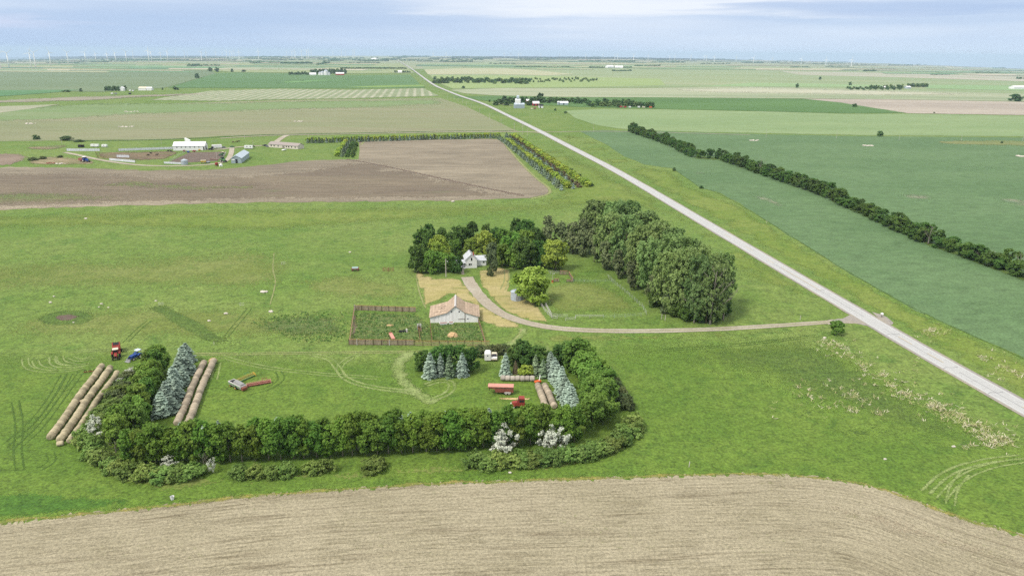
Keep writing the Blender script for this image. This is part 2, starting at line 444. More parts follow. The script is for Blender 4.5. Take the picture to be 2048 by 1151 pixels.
def strip(name, px, width, mat, layer=1, label=None, cat='road', wpts=None, step=6.0, edge=False, off=0.0, dash=None, mb=None, smooth=2, wid2=None, wob=0.0):
    """a band along a line of photograph points; off shifts it sideways, dash = (on, gap) metres"""
    layer = next_layer(layer)
    if wpts is None:
        if smooth: px = smooth_poly(px, False, smooth)
        wpts = [G(*p) for p in px]
    q = [wpts[0]]
    for a, b in zip(wpts, wpts[1:]):
        d = (b - a).length; st = max(step, 0.02 * math.hypot(b.x, b.y)); k = max(1, int(d / st))
        for j in range(1, k + 1): q.append(a.lerp(b, j / k))
    vs, fs, at = [], [], []
    dist = 0.0
    n = len(q); m = 3 if edge else 2
    for i, p in enumerate(q):
        d = (q[min(i + 1, n - 1)] - q[max(i - 1, 0)]); d.z = 0; d.normalize()
        s = Vector((d.y, -d.x, 0)); wd = width if wid2 is None else width + (wid2 - width) * i / (n - 1)
        if wob: wd *= 1 + rnd.uniform(-wob, wob)
        for k in range(m):
            f = k / (m - 1) - 0.5
            v = p + s * (off + f * wd + (rnd.uniform(-wob, wob) * wd * .3 if wob else 0)); v.z = hgt(v.x, v.y) + lift(v, layer)
            vs.append(v); at.append(1.0 if (edge and k == 1 and 0 < i < n - 1) else 0.0)
        if i:
            dist += (q[i] - q[i - 1]).length
            if dash is None or (dist % (dash[0] + dash[1])) < dash[0]:
                for k in range(m - 1): fs.append(((i - 1) * m + k, (i - 1) * m + k + 1, i * m + k + 1, i * m + k))
    if mb is not None: mb.add(vs, fs); return None
    me = bpy.data.meshes.new(name); me.from_pydata(vs, [], fs); me.materials.append(mat); me.update()
    if fs and me.polygons[0].normal.z < 0: me.flip_normals()
    if edge: a = me.attributes.new('edge', 'FLOAT', 'POINT'); a.data.foreach_set('value', at)
    o = link_mesh(name, me); return tag(o, label, cat, None, 'structure')
# ---- near grass
M['lush'] = ground_mat('lush_grass', C(110, 145, 48), C(126, 156, 58), C(94, 132, 44), big=28, mid=7, fine=0.7, speck=0.5, alpha=soft_alpha())
M['lush_dark'] = ground_mat('long_grass', C(104, 137, 54), C(120, 147, 62), C(94, 126, 52), big=14, mid=5, fine=0.6, speck=0.65, alpha=soft_alpha(), bump=1.0)
M['olive'] = ground_mat('dry_grass', C(132, 150, 66), C(146, 160, 82), C(112, 142, 58), big=24, mid=7, fine=0.8, speck=0.45, alpha=soft_alpha(0.12))
M['bright'] = ground_mat('verge_grass', C(130, 157, 58), C(144, 163, 72), C(108, 143, 50), big=36, mid=9, fine=0.9, speck=0.4, alpha=soft_alpha())
M['weedy'] = ground_mat('weedy_grass', C(116, 148, 72), C(134, 158, 86), C(146, 154, 94), big=8, mid=3.0, fine=0.5, speck=0.6, alpha=soft_alpha(), bump=1.2)
M['lawn'] = ground_mat('mown_hay', C(216, 200, 142), C(200, 188, 120), C(152, 160, 84), big=14, mid=5, fine=0.6, stretch=(0.6, 1.4), speck=0.3, alpha=soft_alpha(0.3), c3amt=(0.52, 0.74))
M['track'] = ground_mat('flattened_grass', C(172, 190, 118), C(154, 176, 96), C(116, 150, 62), big=10, mid=3, fine=0.5, speck=0.5, alpha=soft_alpha(0.6, 0.15, 0.75, 0.8))
M['rut'] = ground_mat('worn_rut', C(184, 184, 126), C(170, 178, 112), C(120, 156, 70), big=10, mid=3, fine=0.5, speck=0.35, alpha=soft_alpha(0.5, 0.1, 0.6))
M['dark_rut'] = ground_mat('dark_rut', C(90, 124, 46), C(98, 132, 50), None, big=10, mid=3, fine=0.5, speck=0.4, alpha=soft_alpha(0.5, 0.3, 1.05, 1.1))
M['hollow'] = ground_mat('hollow_grass', C(94, 124, 50), C(102, 134, 54), C(120, 132, 62), big=10, mid=4, fine=.6, speck=.5, alpha=soft_alpha(.12, .2, 1.5, 1.2))
M['dirt'] = ground_mat('bare_dirt', C(168, 150, 126), C(146, 128, 106), C(112, 140, 70), big=14, mid=5, fine=0.6, speck=0.4, alpha=soft_alpha(0.3), c3amt=(0.6, 0.72))
M['mud'] = ground_mat('pond_mud', C(136, 116, 104), C(120, 100, 90), C(104, 128, 84), big=8, mid=3, fine=0.5, speck=0.3, alpha=soft_alpha(0.3))
M['dead_reed'] = ground_mat('dead_reeds', C(190, 184, 140), C(170, 170, 118), C(112, 146, 70), big=6, mid=2.0, fine=0.4, speck=0.5, stretch=(1, .5), alpha=soft_alpha(0.4, 0.6, 1.25, 1.3), c3amt=(0.45, 0.55), bump=1.0)
far = (-260, 2300)
sheet('grass', [(-260, 700), (150, 690), (420, 690), (690, 700), (860, 700), (1080, 690), (1250, 670), (1500, 664), (1660, 655), (1800, 740), (2048, 860), (2300, 980), (2300, 1250), (1900, 1080), (1500, 990), (1000, 1000), (500, 1030), (-260, 1120)], M['lush'], 1, 'lush green grass around the shelterbelts and down to the stubble field', soft=60, gx=70, gy=26, cat='grass')
sheet('meadow', [(1210, 720), (1300, 690), (1480, 672), (1640, 660), (1760, 740), (1900, 820), (2060, 900), (2060, 940), (1800, 880), (1500, 760)], M['lush_dark'], 2, 'longer dark grass of the right-hand meadow', soft=70, gx=60, gy=22, cat='grass')
sheet('verge', [(-300, 424), (0, 424), (300, 414), (700, 408), (1060, 400), (1110, 384), (1100, 360), (1050, 300), (1020, 272), (1080, 268), (1200, 330), (1400, 440), (1560, 540), (1680, 625), (1600, 600), (1480, 560), (1380, 460), (1250, 410), (1100, 430), (800, 450), (500, 470), (200, 460), (-300, 470)], M['bright'], 1, 'bright green verge grass beside the highway', soft=26, gx=60, gy=14, cat='grass')
sheet('verge', [(1110, 268), (1165, 268), (1215, 294), (1290, 331), (1345, 340), (1400, 378), (1480, 409), (1560, 462), (1700, 549), (1830, 622), (1980, 690), (2300, 835), (2300, 945), (2048, 790), (1830, 668), (1640, 560), (1500, 480), (1300, 370), (1160, 296)], M['bright'], 1, 'bright green verge between the highway and the teal crop', soft=10, gx=50, gy=12, cat='grass')
sheet('pasture', [(60, 620), (240, 600), (480, 600), (640, 640), (680, 690), (400, 690), (150, 690), (-60, 680)], M['olive'], 2, 'olive dry pasture behind the tractors', soft=50, gx=50, gy=14, cat='grass')
sheet('pasture', [(560, 560), (700, 540), (820, 560), (840, 600), (700, 610), (600, 590)], M['olive'], 2, 'olive dry pasture around the old wagon', soft=30, gx=40, gy=10, cat='grass')
sheet('pasture', [(-200, 520), (200, 500), (520, 480), (620, 520), (540, 600), (300, 590), (0, 600), (-200, 600)], M['olive'], 1.5, 'olive pasture left of the farmstead', soft=60, gx=60, gy=14, cat='grass')
sheet('grass_draw', [(286, 612), (330, 606), (360, 622), (400, 640), (436, 668), (480, 684), (430, 690), (396, 678), (350, 652), (310, 626)], M['lush_dark'], 3, 'dark green grassy draw running down the pasture', soft=9, gx=14, gy=6, cat='grass')
sheet('weeds', [(480, 640), (560, 622), (660, 618), (700, 640), (690, 680), (600, 684), (500, 670)], M['weedy'], 3, 'rough dark weeds left of the board corral', soft=34, gx=26, gy=8, cat='weeds')
sheet('weeds', [(712, 622), (832, 626), (862, 648), (866, 684), (702, 684)], M['weedy'], 3, 'rough weeds inside the large board corral', soft=8, gx=16, gy=6, cat='weeds')
sheet('weeds', [(862, 645), (954, 644), (970, 684), (866, 684)], M['weedy'], 3, 'rough weeds inside the small corral in front of the barn', soft=5, gx=14, gy=6, cat='weeds')
sheet('grass', [(704, 628), (715, 624), (716, 650), (708, 684), (699, 684)], M['dirt'], 4, 'worn earth strip along the left corral fence', soft=6, gx=6, gy=6, cat='earth')
sheet('yard', [(830, 540), (870, 556), (916, 556), (934, 572), (968, 612), (1010, 634), (1044, 650), (1040, 657), (990, 656), (958, 640), (940, 606), (905, 588), (850, 612), (838, 580)], M['lawn'], 3, 'pale mown hay yard left of the drive', soft=3, gx=16, gy=6, cat='yard')
sheet('yard', [(956, 540), (1000, 534), (1026, 538), (1020, 580), (1066, 600), (1086, 624), (1100, 646), (1052, 640), (1010, 622), (980, 596), (962, 570)], M['lawn'], 3, 'pale mown hay yard right of the drive', soft=3, gx=16, gy=6, cat='yard')
sheet('paddock', [(1088, 566), (1160, 548), (1230, 572), (1290, 622), (1240, 632), (1110, 632), (1084, 602)], M['olive'], 2, 'short grass of the fenced paddock', soft=24, gx=24, gy=8, cat='grass')
sheet('grass', [(1100, 666), (1300, 668), (1500, 662), (1660, 652), (1640, 662), (1450, 676), (1200, 684), (1060, 690)], M['olive'], 3, 'mown olive strip below the farm drive', soft=9, gx=40, gy=5, cat='grass')
sheet('mud', [(106, 634), (120, 627), (145, 626), (158, 632), (150, 640), (128, 644), (110, 640)], M['mud'], 4, 'dried brown pond bed in the left pasture', soft=5, gx=8, gy=3, cat='pond bed')
sheet('grass', [(70, 636), (100, 620), (150, 616), (186, 624), (196, 636), (170, 652), (110, 654), (78, 650)], M['lush_dark'], 3, 'dark ring of grass round the dry pond', soft=10, gx=14, gy=5, cat='grass')
sheet('grass', [(-260, 985), (60, 980), (200, 988), (340, 1000), (600, 975), (900, 955), (1150, 945), (1300, 930), (1340, 945), (1180, 955), (850, 966), (500, 990), (150, 1027), (0, 1042), (-260, 1075)], ground_mat('rank_grass', C(82, 128, 42), C(98, 142, 48), C(70, 112, 40), big=20, mid=6, fine=.6, speck=.5, alpha=soft_alpha()), 2, 'rank dark green grass strip above the stubble field', soft=16, gx=40, gy=8, cat='grass')
sheet('grass', [(170, 870), (182, 930), (240, 968), (340, 985), (430, 972), (700, 962), (900, 950), (1120, 944), (1240, 912), (1292, 850), (1230, 890), (1100, 905), (900, 925), (600, 945), (420, 950), (230, 930)], M['olive'], 2, 'mown ride between shelterbelt and shrub row', soft=18, gx=40, gy=12, cat='grass')
for i, (x, y, a, b_) in enumerate([(1640, 700, 40, 16), (1700, 730, 46, 14), (1580, 780, 120, 26), (1760, 775, 44, 14), (1830, 815, 46, 16), (1880, 845, 42, 12), (1960, 865, 44, 16), (1860, 660, 34, 9), (2000, 720, 60, 10)]):
    pts = [(x + a * math.cos(t * math.pi / 5) * rnd.uniform(.8, 1.15) + (y and b_ * 1.2 * math.sin(t * math.pi / 5)), y + b_ * math.sin(t * math.pi / 5) + .42 * a * math.cos(t * math.pi / 5)) for t in range(10)]
    sheet('reeds', pts, M['dead_reed'], 4, 'patch of bleached dead reeds in the wet ditch', soft=b_ * .8, gx=12, gy=5, cat='reeds')
for px_, py_, a, b_ in [(1720, 862, 60, 16), (1610, 826, 30, 10), (1640, 735, 30, 8)]:
    sheet('grass', [(px_ + a * math.cos(t * math.pi / 5), py_ + b_ * math.sin(t * math.pi / 5)) for t in range(10)], M['hollow'], 4, 'darker hollow of short grass in the right meadow', soft=b_ * 1.0, gx=16, gy=5, cat='grass')
# ---- flattened tracks
TR = [([(384, 706), (520, 705), (700, 703), (850, 701)], 0.8, 'rut'), ([(384, 709.5), (520, 708.5), (700, 706.5), (850, 704)], 0.8, 'rut'),
      ([(150, 702), (230, 698), (300, 700)], 0.9, 'track'), ([(620, 708), (660, 716), (676, 736), (690, 758), (740, 774), (820, 782)], 1.6, 'track'),
      ([(720, 706), (684, 724), (676, 744), (700, 764), (760, 778), (840, 786)], 1.2, 'track'), ([(828, 704), (800, 716), (794, 740), (806, 764), (836, 790), (870, 806)], 6.0, 'track'),
      ([(850, 770), (880, 760), (906, 764), (900, 786), (860, 800)], 2.0, 'track'), ([(440, 712), (520, 734), (640, 748), (760, 756)], 1.2, 'track'),
      ([(436, 724), (428, 760)], 1.2, 'track'), ([(556, 742), (566, 758), (540, 776), (500, 786)], 1.2, 'dark_rut'),
      ([(50, 716), (52, 734), (80, 742), (130, 742), (170, 734)], 1.2, 'track'), ([(70, 720), (76, 734), (110, 740)], 0.9, 'track'), ([(105, 712), (104, 728), (130, 734), (180, 728)], 1.3, 'track'), ([(120, 712), (122, 724), (150, 730)], 1.0, 'track'), ([(140, 714), (160, 722), (186, 714)], 0.9, 'track'),
      ([(130, 745), (100, 800), (60, 850), (10, 890)], 0.7, 'dark_rut'), ([(140, 745), (110, 800), (72, 850), (20, 895)], 0.7, 'dark_rut'), ([(165, 740), (120, 800), (80, 856), (30, 900)], 0.7, 'dark_rut'),
      ([(100, 905), (106, 920), (90, 932), (76, 938)], 0.9, 'dark_rut'), ([(30, 800), (40, 850), (34, 900), (40, 940)], 1.0, 'dark_rut'),
      ([(1046, 656), (1044, 668), (1032, 680), (1016, 690)], 4.2, 'track'), ([(1044, 656), (1038, 670), (1024, 684)], 0.8, 'rut'),
      ([(2048, 912), (1960, 922), (1890, 945), (1850, 985)], 1.6, 'track'), ([(2048, 920), (1980, 930), (1920, 955), (1880, 1000)], 1.2, 'track'), ([(1930, 945), (1906, 975), (1900, 1010)], 1.2, 'track'),
      ([(540, 610), (548, 580), (552, 560), (545, 540), (548, 505)], 0.6, 'rut'), ([(250, 685), (280, 655), (300, 640)], 1.0, 'dark_rut'), ([(450, 675), (480, 640), (500, 615)], 1.0, 'dark_rut'),
      ([(1000, 580), (1010, 560), (1008, 538)], 0.7, 'rut'), ([(1010, 580), (1020, 560), (1016, 538)], 0.7, 'rut'), ([(832, 548), (836, 575), (846, 606), (852, 616)], 0.7, 'rut'),
      ([(1500, 492), (1400, 440), (1340, 404)], 1.1, 'dark_rut'), ([(1780, 652), (1900, 730), (2048, 806)], 1.2, 'dark_rut'), ([(1320, 700), (1480, 690), (1640, 670)], 1.5, 'dark_rut')]
TR.append(([(830, 703), (802, 716), (796, 740), (808, 764), (838, 790), (866, 804)], 4.0, 'track')); TR.append(([(824, 703), (800, 722), (796, 744), (812, 770)], 3.2, 'track'))
for p, wd, m in TR:
    if m == 'rut' or wd > 3: strip('track', p, wd, M[m], 5, 'tyre track pressed into the grass', 'track', edge=True, step=2.5, wob=0.25)
    else:
        for off in (-0.8, 0.8): strip('track', p, max(.8, wd * .7), M[m], 5, 'tyre track pressed into the grass', 'track', edge=True, step=3.0, wob=0.15, off=off)
# ------------------------------------------------------------------ fields
def stubble_mat():
    t = NT('stubble')
    row = t.node('ShaderNodeAttribute', attribute_name='row').outputs['Fac']
    sp = t.node('ShaderNodeSeparateXYZ'); t.l.new(t.pos(), sp.inputs[0])
    def vec(a, b):
        c = t.node('ShaderNodeCombineXYZ'); t.set(c, 0, t.math('MULTIPLY', sp.outputs[0], a)); t.set(c, 1, t.math('MULTIPLY', row, b)); return c.outputs[0]
    P = t.pos()
    col = t.mix(t.ramp(t.noise(P, 1 / 24, 5, 0.65), 0.34, 0.66), C(204, 193, 164), C(188, 178, 148))
    dark = t.math('MULTIPLY', t.ramp(t.noise(vec(0.035, 0.42), 1.0, 5, 0.72, 0.5), 0.53, 0.68), 0.65)          # darker soil bands
    col = t.mix(dark, col, C(126, 112, 88))
    furrow = t.ramp(t.noise(vec(0.10, 1.55), 1.0, 3, 0.6, 0.15), 0.50, 0.60)                   # furrow lines
    brk = t.ramp(t.noise(P, 0.11, 5, 0.7), 0.36, 0.6)
    sine = t.ramp(t.math('SINE', t.math('MULTIPLY', row, 2 * math.pi / 1.2)), 0.25, 0.95)
    line = t.math('MAXIMUM', t.math('MULTIPLY', furrow, 0.6), t.math('MULTIPLY', sine, t.ramp(t.noise(vec(0.25, 0.9), 1.0, 4, 0.7), 0.42, 0.62)))
    col = t.mix(t.math('MULTIPLY', t.math('MULTIPLY', line, brk), 0.62), col, C(120, 110, 80))
    green = t.math('MULTIPLY', t.ramp(t.noise(P, 0.9, 4, 0.8), 0.58, 0.68), t.ramp(t.noise(P, 0.045, 3, 0.6), 0.46, 0.62))
    col = t.mix(t.math('MULTIPLY', green, 0.7), col, C(128, 140, 72))
    f = t.noise(P, 1.7, 4, 0.8); f2 = t.noise(P, 4.5, 2, 0.7)
    col = t.mix(1.0, col, t.math('ADD', t.math('ADD', t.math('MULTIPLY', t.ramp(f, .36, .64), 0.6), t.math('MULTIPLY', t.ramp(f2, .36, .64), 0.4)), 0.5), 'MULTIPLY')
    t.bump(t.math('ADD', f, line), 0.6, 0.25)
    return t.done(col, 0.95)
M['stubble'] = stubble_mat()
top = [(-260, 1080), (0, 1046), (150, 1029), (300, 1015), (500, 992), (700, 978), (850, 968), (1000, 962), (1180, 957), (1350, 951), (1500, 947), (1610, 952), (1700, 963), (1780, 982), (1850, 1008), (1920, 1035), (2000, 1058), (2080, 1082), (2300, 1160)]
sheet('stubble_field', top + [(2300, 1260), (1024, 1260), (-260, 1260)], M['stubble'], 3, 'beige maize stubble field with dark furrow lines in front', gx=60, gy=12, step=4, rowedge=top, jit=0.55)
M['damp'] = ground_mat('damp_soil', C(168, 153, 128), C(180, 164, 138), C(140, 144, 88), big=12, mid=4, fine=.5, stretch=(.4, 1.5), speck=.6, alpha=soft_alpha(0.35, .3, 1.7, 1.6), c3amt=(.5, .64))
for q in ([(1560, 985), (1750, 1008), (1900, 1058), (2060, 1112), (2060, 1150), (1900, 1110), (1700, 1050)], [(560, 1098), (720, 1088), (880, 1080), (940, 1086), (760, 1106), (560, 1116)], [(1380, 1000), (1440, 996), (1480, 1006), (1420, 1016)]):
    sheet('damp_soil', q, M['damp'], 3.6, 'darker damp soil in the stubble field', soft=26, gx=30, gy=8, cat='soil')
M['weed_edge'] = ground_mat('weed_edge', C(176, 168, 92), C(140, 160, 70), C(196, 182, 90), big=5, mid=2, fine=0.4, speck=0.5, alpha=soft_alpha(0.5, 0.55, 0.9))
strip('field_edge', [(x, y - 1) for x, y in top], 2.6, M['weed_edge'], 4, 'yellowish weed fringe along the stubble edge', 'field edge', edge=True, step=1.5, wob=0.6)
TH = R(97)
def field(poly, c1, c2, c3=None, label='', layer=2, soft=0, big=120, mid=30, fine=2.5, stretch=(0.35, 1.4), rows=None, speck=0.3, name='field', gx=90, gy=9, jit=0.5, c3amt=(0.55, 0.75), smooth=0):
    m = ground_mat(name, C(*c1), C(*c2), C(*c3) if c3 else None, big=big, mid=mid, fine=fine, stretch=stretch, rz=R(-8), speck=speck, rows=rows, c3amt=c3amt, bump=0.3, alpha=soft_alpha(0.5 / mid) if soft else None)
    return sheet(name, poly, m, layer, label, soft=soft, gx=gx, gy=gy, jit=jit, smooth=smooth)
# ploughed field behind the meadow
field([(-300, 338), (0, 336), (20, 334), (150, 336), (300, 341), (440, 339), (520, 331), (600, 322), (680, 319), (717, 319), (720, 284), (760, 281), (900, 279), (992, 278), (1004, 282), (1018, 300), (1042, 328), (1075, 360), (1100, 378), (1096, 387), (1062, 396), (900, 401), (700, 403), (500, 405), (250, 411), (100, 416), (0, 420), (-300, 432)],
      (182, 169, 146), (154, 142, 122), (136, 125, 108), 'bare brown ploughed field behind the meadow', 2, big=90, mid=26, fine=1.3, stretch=(0.3, 1.2), speck=0.4, rows=(3.2, R(-8), C(128, 112, 98), 0.35))
field([(-300, 344), (150, 344), (330, 350), (500, 350), (620, 336), (700, 322), (760, 326), (860, 350), (960, 372), (1062, 391), (900, 399), (700, 401), (500, 402), (250, 408), (0, 418), (-300, 428)],
      (138, 124, 106), (152, 138, 116), (116, 128, 80), 'darker damp soil of the ploughed field', 3, soft=9, big=60, mid=20, fine=1.2, stretch=(0.25, 1.3), speck=0.4, rows=(2.6, R(-8), C(108, 94, 84), 0.3), c3amt=(0.6, 0.76))
strip('field_edge', [(690, 318), (760, 330), (860, 352), (960, 374), (1050, 392)], 7, ground_mat('dark_soil', C(128, 110, 98), C(140, 122, 106), None, big=20, mid=6, fine=1.0, alpha=soft_alpha(0.1, 0.3, 0.9)), 4, 'dark wheel line across the ploughed field', 'field', edge=True)
strip('field_edge', [(722, 290), (730, 281), (800, 279), (992, 277), (1004, 281), (1018, 299), (1042, 327), (1075, 359), (1102, 378), (1098, 389), (1062, 398)], 3.0, M['rut'], 4, 'pale grass edge round the ploughed field', 'field edge', edge=True)
sheet('grass', [(250, 352), (400, 362), (560, 366), (520, 384), (380, 388), (240, 380), (120, 378)], ground_mat('green_flush', C(124, 148, 74), C(140, 146, 92), C(150, 132, 110), big=30, mid=10, fine=1, stretch=(.3, 1.3), alpha=soft_alpha(0.06, .75, 1.2)), 5, 'faint green regrowth in the ploughed soil', soft=10, gx=40, gy=5, cat='grass')
field([(-300, 306), (0, 305), (50, 305), (74, 311), (40, 328), (10, 333), (-300, 336)], (170, 150, 132), (152, 134, 116), None, 'bare brown strip left of the far farmyard', 3, big=50, mid=15, fine=1.3, soft=3)
sheet('grass', [(-260, 384), (0, 378), (180, 380), (380, 392), (240, 406), (80, 414), (-60, 418), (-260, 428)], ground_mat('thin_regrowth', C(126, 144, 82), C(146, 146, 100), C(152, 136, 114), big=26, mid=8, fine=1, stretch=(.3, 1.3), alpha=soft_alpha(0.08, .5, 1.3, 1.2)), 5, 'thin green regrowth along the near side of the ploughed soil', soft=12, gx=40, gy=5, cat='grass')
# teal crop either side of the tree row
teal = [(1158, 262), (1210, 260), (1258, 262), (1330, 263), (1400, 265), (1535, 269), (1700, 272), (1900, 274), (2048, 275), (2300, 279), (2300, 832), (2048, 713), (1980, 686), (1900, 651), (1830, 619), (1760, 581), (1700, 546), (1620, 496), (1560, 459), (1520, 433), (1480, 406), (1440, 386), (1400, 375), (1372, 355), (1345, 337), (1290, 329), (1250, 313), (1215, 291)]
field(teal, (104, 140, 88), (116, 150, 98), (92, 128, 76), 'blue-green soybean crop right of the highway', 2, big=90, mid=14, fine=0.9, stretch=(0.6, 1), speck=0.38, rows=(1.6, R(-97), C(128, 158, 112), 0.25), jit=0.3)
strip('field_edge', [(1345, 337), (1372, 355), (1400, 375), (1440, 386), (1520, 433), (1620, 496), (1700, 546), (1830, 619), (1980, 686), (2300, 832)], 1.2, M['dark_rut'], 4, 'dark rank grass line along the teal crop edge', 'field edge', edge=True, wob=.3)
M['pale_scar'] = ground_mat('thin_crop', C(188, 186, 160), C(150, 176, 132), C(110, 156, 118), big=12, mid=4, fine=0.8, stretch=(1, .25), rz=R(-97), alpha=soft_alpha(0.25, 0.75, 1.15, 1.1))
for i, q in enumerate([[(1495, 385), (1530, 388), (1580, 410), (1560, 418), (1510, 400)], [(1700, 312), (1760, 312), (1830, 322), (1780, 326)], [(1780, 384), (1860, 386), (1880, 402), (1820, 404)], [(1880, 324), (1960, 330), (2000, 340), (1920, 338)], [(1990, 390), (2060, 396), (2060, 420), (2000, 408)], [(1360, 340), (1410, 340), (1430, 352), (1390, 354)], [(1255, 300), (1300, 304), (1310, 316), (1280, 314)]]):
    sheet('thin_crop', q, M['pale_scar'], 4, 'pale thin streaks in the teal crop', soft=7, gx=14, gy=4, cat='crop patch')
field([(1960, 280), (2060, 281), (2300, 284), (2300, 294), (2048, 293), (1960, 291), (1890, 289), (1870, 283), (1900, 280.5)], (134, 150, 86), (150, 156, 96), (110, 140, 70), 'olive grassy slough in the teal crop', 4, soft=2.5, big=40, mid=15, fine=1.5, gx=30, gy=3)
sheet('grass', [(1262, 260), (1331, 284), (1386, 311), (1437, 313), (1516, 341), (1575, 362), (1634, 381), (1713, 416), (1792, 454), (1832, 470), (1871, 486), (1950, 512), (2048, 545), (2300, 640), (2300, 668), (2048, 563), (1950, 526), (1871, 498), (1792, 465), (1713, 427), (1634, 390), (1575, 370), (1516, 349), (1437, 321), (1386, 319), (1331, 291), (1256, 264)], M['lush_dark'], 4, 'rank grass under the long tree row', soft=3, gx=22, gy=4, cat='grass')
# fields beyond
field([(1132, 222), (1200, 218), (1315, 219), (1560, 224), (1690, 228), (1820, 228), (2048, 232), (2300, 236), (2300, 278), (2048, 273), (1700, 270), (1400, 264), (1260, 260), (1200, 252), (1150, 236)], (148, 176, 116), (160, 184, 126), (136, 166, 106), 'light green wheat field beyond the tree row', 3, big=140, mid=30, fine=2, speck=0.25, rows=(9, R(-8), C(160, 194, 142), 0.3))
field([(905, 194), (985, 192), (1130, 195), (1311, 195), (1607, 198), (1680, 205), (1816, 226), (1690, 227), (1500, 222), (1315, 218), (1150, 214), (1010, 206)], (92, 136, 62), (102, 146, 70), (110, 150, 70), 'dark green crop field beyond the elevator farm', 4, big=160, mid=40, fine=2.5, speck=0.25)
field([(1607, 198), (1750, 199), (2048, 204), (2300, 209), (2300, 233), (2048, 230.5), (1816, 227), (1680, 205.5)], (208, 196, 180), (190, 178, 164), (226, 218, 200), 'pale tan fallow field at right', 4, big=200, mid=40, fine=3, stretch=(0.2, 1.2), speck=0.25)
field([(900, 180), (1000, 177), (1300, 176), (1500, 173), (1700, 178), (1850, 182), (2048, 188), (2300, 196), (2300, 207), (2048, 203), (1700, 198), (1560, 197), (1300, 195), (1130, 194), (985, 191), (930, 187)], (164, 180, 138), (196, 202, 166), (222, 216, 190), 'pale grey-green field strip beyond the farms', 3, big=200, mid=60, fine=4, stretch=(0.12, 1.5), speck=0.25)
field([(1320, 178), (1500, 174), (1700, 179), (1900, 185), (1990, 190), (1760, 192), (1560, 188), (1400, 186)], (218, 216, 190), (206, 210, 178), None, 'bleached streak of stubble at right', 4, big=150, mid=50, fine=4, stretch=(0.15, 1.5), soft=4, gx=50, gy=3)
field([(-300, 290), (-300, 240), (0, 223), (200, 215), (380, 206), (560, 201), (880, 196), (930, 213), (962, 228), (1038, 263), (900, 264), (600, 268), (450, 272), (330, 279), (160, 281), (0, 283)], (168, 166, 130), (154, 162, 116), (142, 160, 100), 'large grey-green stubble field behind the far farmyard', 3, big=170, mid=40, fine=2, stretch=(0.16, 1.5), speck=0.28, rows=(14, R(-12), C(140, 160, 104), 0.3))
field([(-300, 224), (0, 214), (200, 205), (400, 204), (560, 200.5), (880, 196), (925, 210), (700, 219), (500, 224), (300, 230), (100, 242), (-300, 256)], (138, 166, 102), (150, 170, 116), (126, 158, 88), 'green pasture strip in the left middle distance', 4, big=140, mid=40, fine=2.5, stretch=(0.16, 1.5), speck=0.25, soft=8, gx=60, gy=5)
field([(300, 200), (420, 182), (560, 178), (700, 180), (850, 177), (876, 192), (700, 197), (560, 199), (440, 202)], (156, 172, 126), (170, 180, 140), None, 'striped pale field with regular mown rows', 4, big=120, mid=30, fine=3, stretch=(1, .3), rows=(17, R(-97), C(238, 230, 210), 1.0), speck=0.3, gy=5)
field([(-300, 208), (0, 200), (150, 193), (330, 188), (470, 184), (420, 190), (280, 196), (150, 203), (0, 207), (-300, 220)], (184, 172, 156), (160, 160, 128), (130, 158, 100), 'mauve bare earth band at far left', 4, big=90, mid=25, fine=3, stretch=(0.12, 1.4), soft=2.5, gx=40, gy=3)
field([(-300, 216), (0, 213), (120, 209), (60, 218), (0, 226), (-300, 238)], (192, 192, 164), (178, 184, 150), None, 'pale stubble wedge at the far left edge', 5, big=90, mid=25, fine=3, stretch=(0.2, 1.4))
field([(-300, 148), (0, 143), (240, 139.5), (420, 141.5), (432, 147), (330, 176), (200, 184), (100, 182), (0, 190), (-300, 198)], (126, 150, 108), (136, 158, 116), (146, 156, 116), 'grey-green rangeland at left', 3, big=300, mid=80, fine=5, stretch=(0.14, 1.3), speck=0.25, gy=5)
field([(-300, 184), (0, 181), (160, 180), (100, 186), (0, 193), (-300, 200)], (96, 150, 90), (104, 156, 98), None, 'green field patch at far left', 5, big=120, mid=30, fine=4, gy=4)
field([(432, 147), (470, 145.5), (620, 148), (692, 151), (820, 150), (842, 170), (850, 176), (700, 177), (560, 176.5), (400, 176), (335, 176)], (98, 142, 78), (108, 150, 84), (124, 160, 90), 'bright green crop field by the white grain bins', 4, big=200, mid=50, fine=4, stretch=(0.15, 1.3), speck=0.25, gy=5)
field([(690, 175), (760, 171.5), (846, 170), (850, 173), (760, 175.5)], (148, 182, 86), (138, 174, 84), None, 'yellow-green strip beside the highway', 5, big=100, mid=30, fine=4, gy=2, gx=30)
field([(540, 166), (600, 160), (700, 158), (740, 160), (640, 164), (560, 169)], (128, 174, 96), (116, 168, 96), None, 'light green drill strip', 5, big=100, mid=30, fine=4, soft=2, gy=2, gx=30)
field([(-300, 131), (0, 127), (300, 125), (600, 128), (800, 127), (830, 146), (700, 147.5), (470, 144.5), (420, 141), (240, 139), (0, 142.5), (-300, 147)], (176, 188, 132), (158, 178, 118), (202, 196, 150), 'sunlit yellow-green prairie at left', 3, big=500, mid=140, fine=8, stretch=(0.1, 1.4), speck=0.2, gy=3)
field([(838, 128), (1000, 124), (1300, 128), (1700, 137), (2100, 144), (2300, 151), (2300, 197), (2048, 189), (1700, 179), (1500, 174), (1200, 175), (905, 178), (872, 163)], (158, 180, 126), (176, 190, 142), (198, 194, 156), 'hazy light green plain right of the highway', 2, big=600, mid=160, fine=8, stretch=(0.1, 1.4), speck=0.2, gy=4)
field([(848, 140), (960, 135), (1010, 136.5), (1070, 141), (1150, 149), (1090, 151), (980, 148.5), (856, 149)], (216, 212, 172), (200, 204, 160), None, 'cream sunlit field right of the highway', 4, big=300, mid=80, fine=6, stretch=(0.1, 1.4), gy=3)
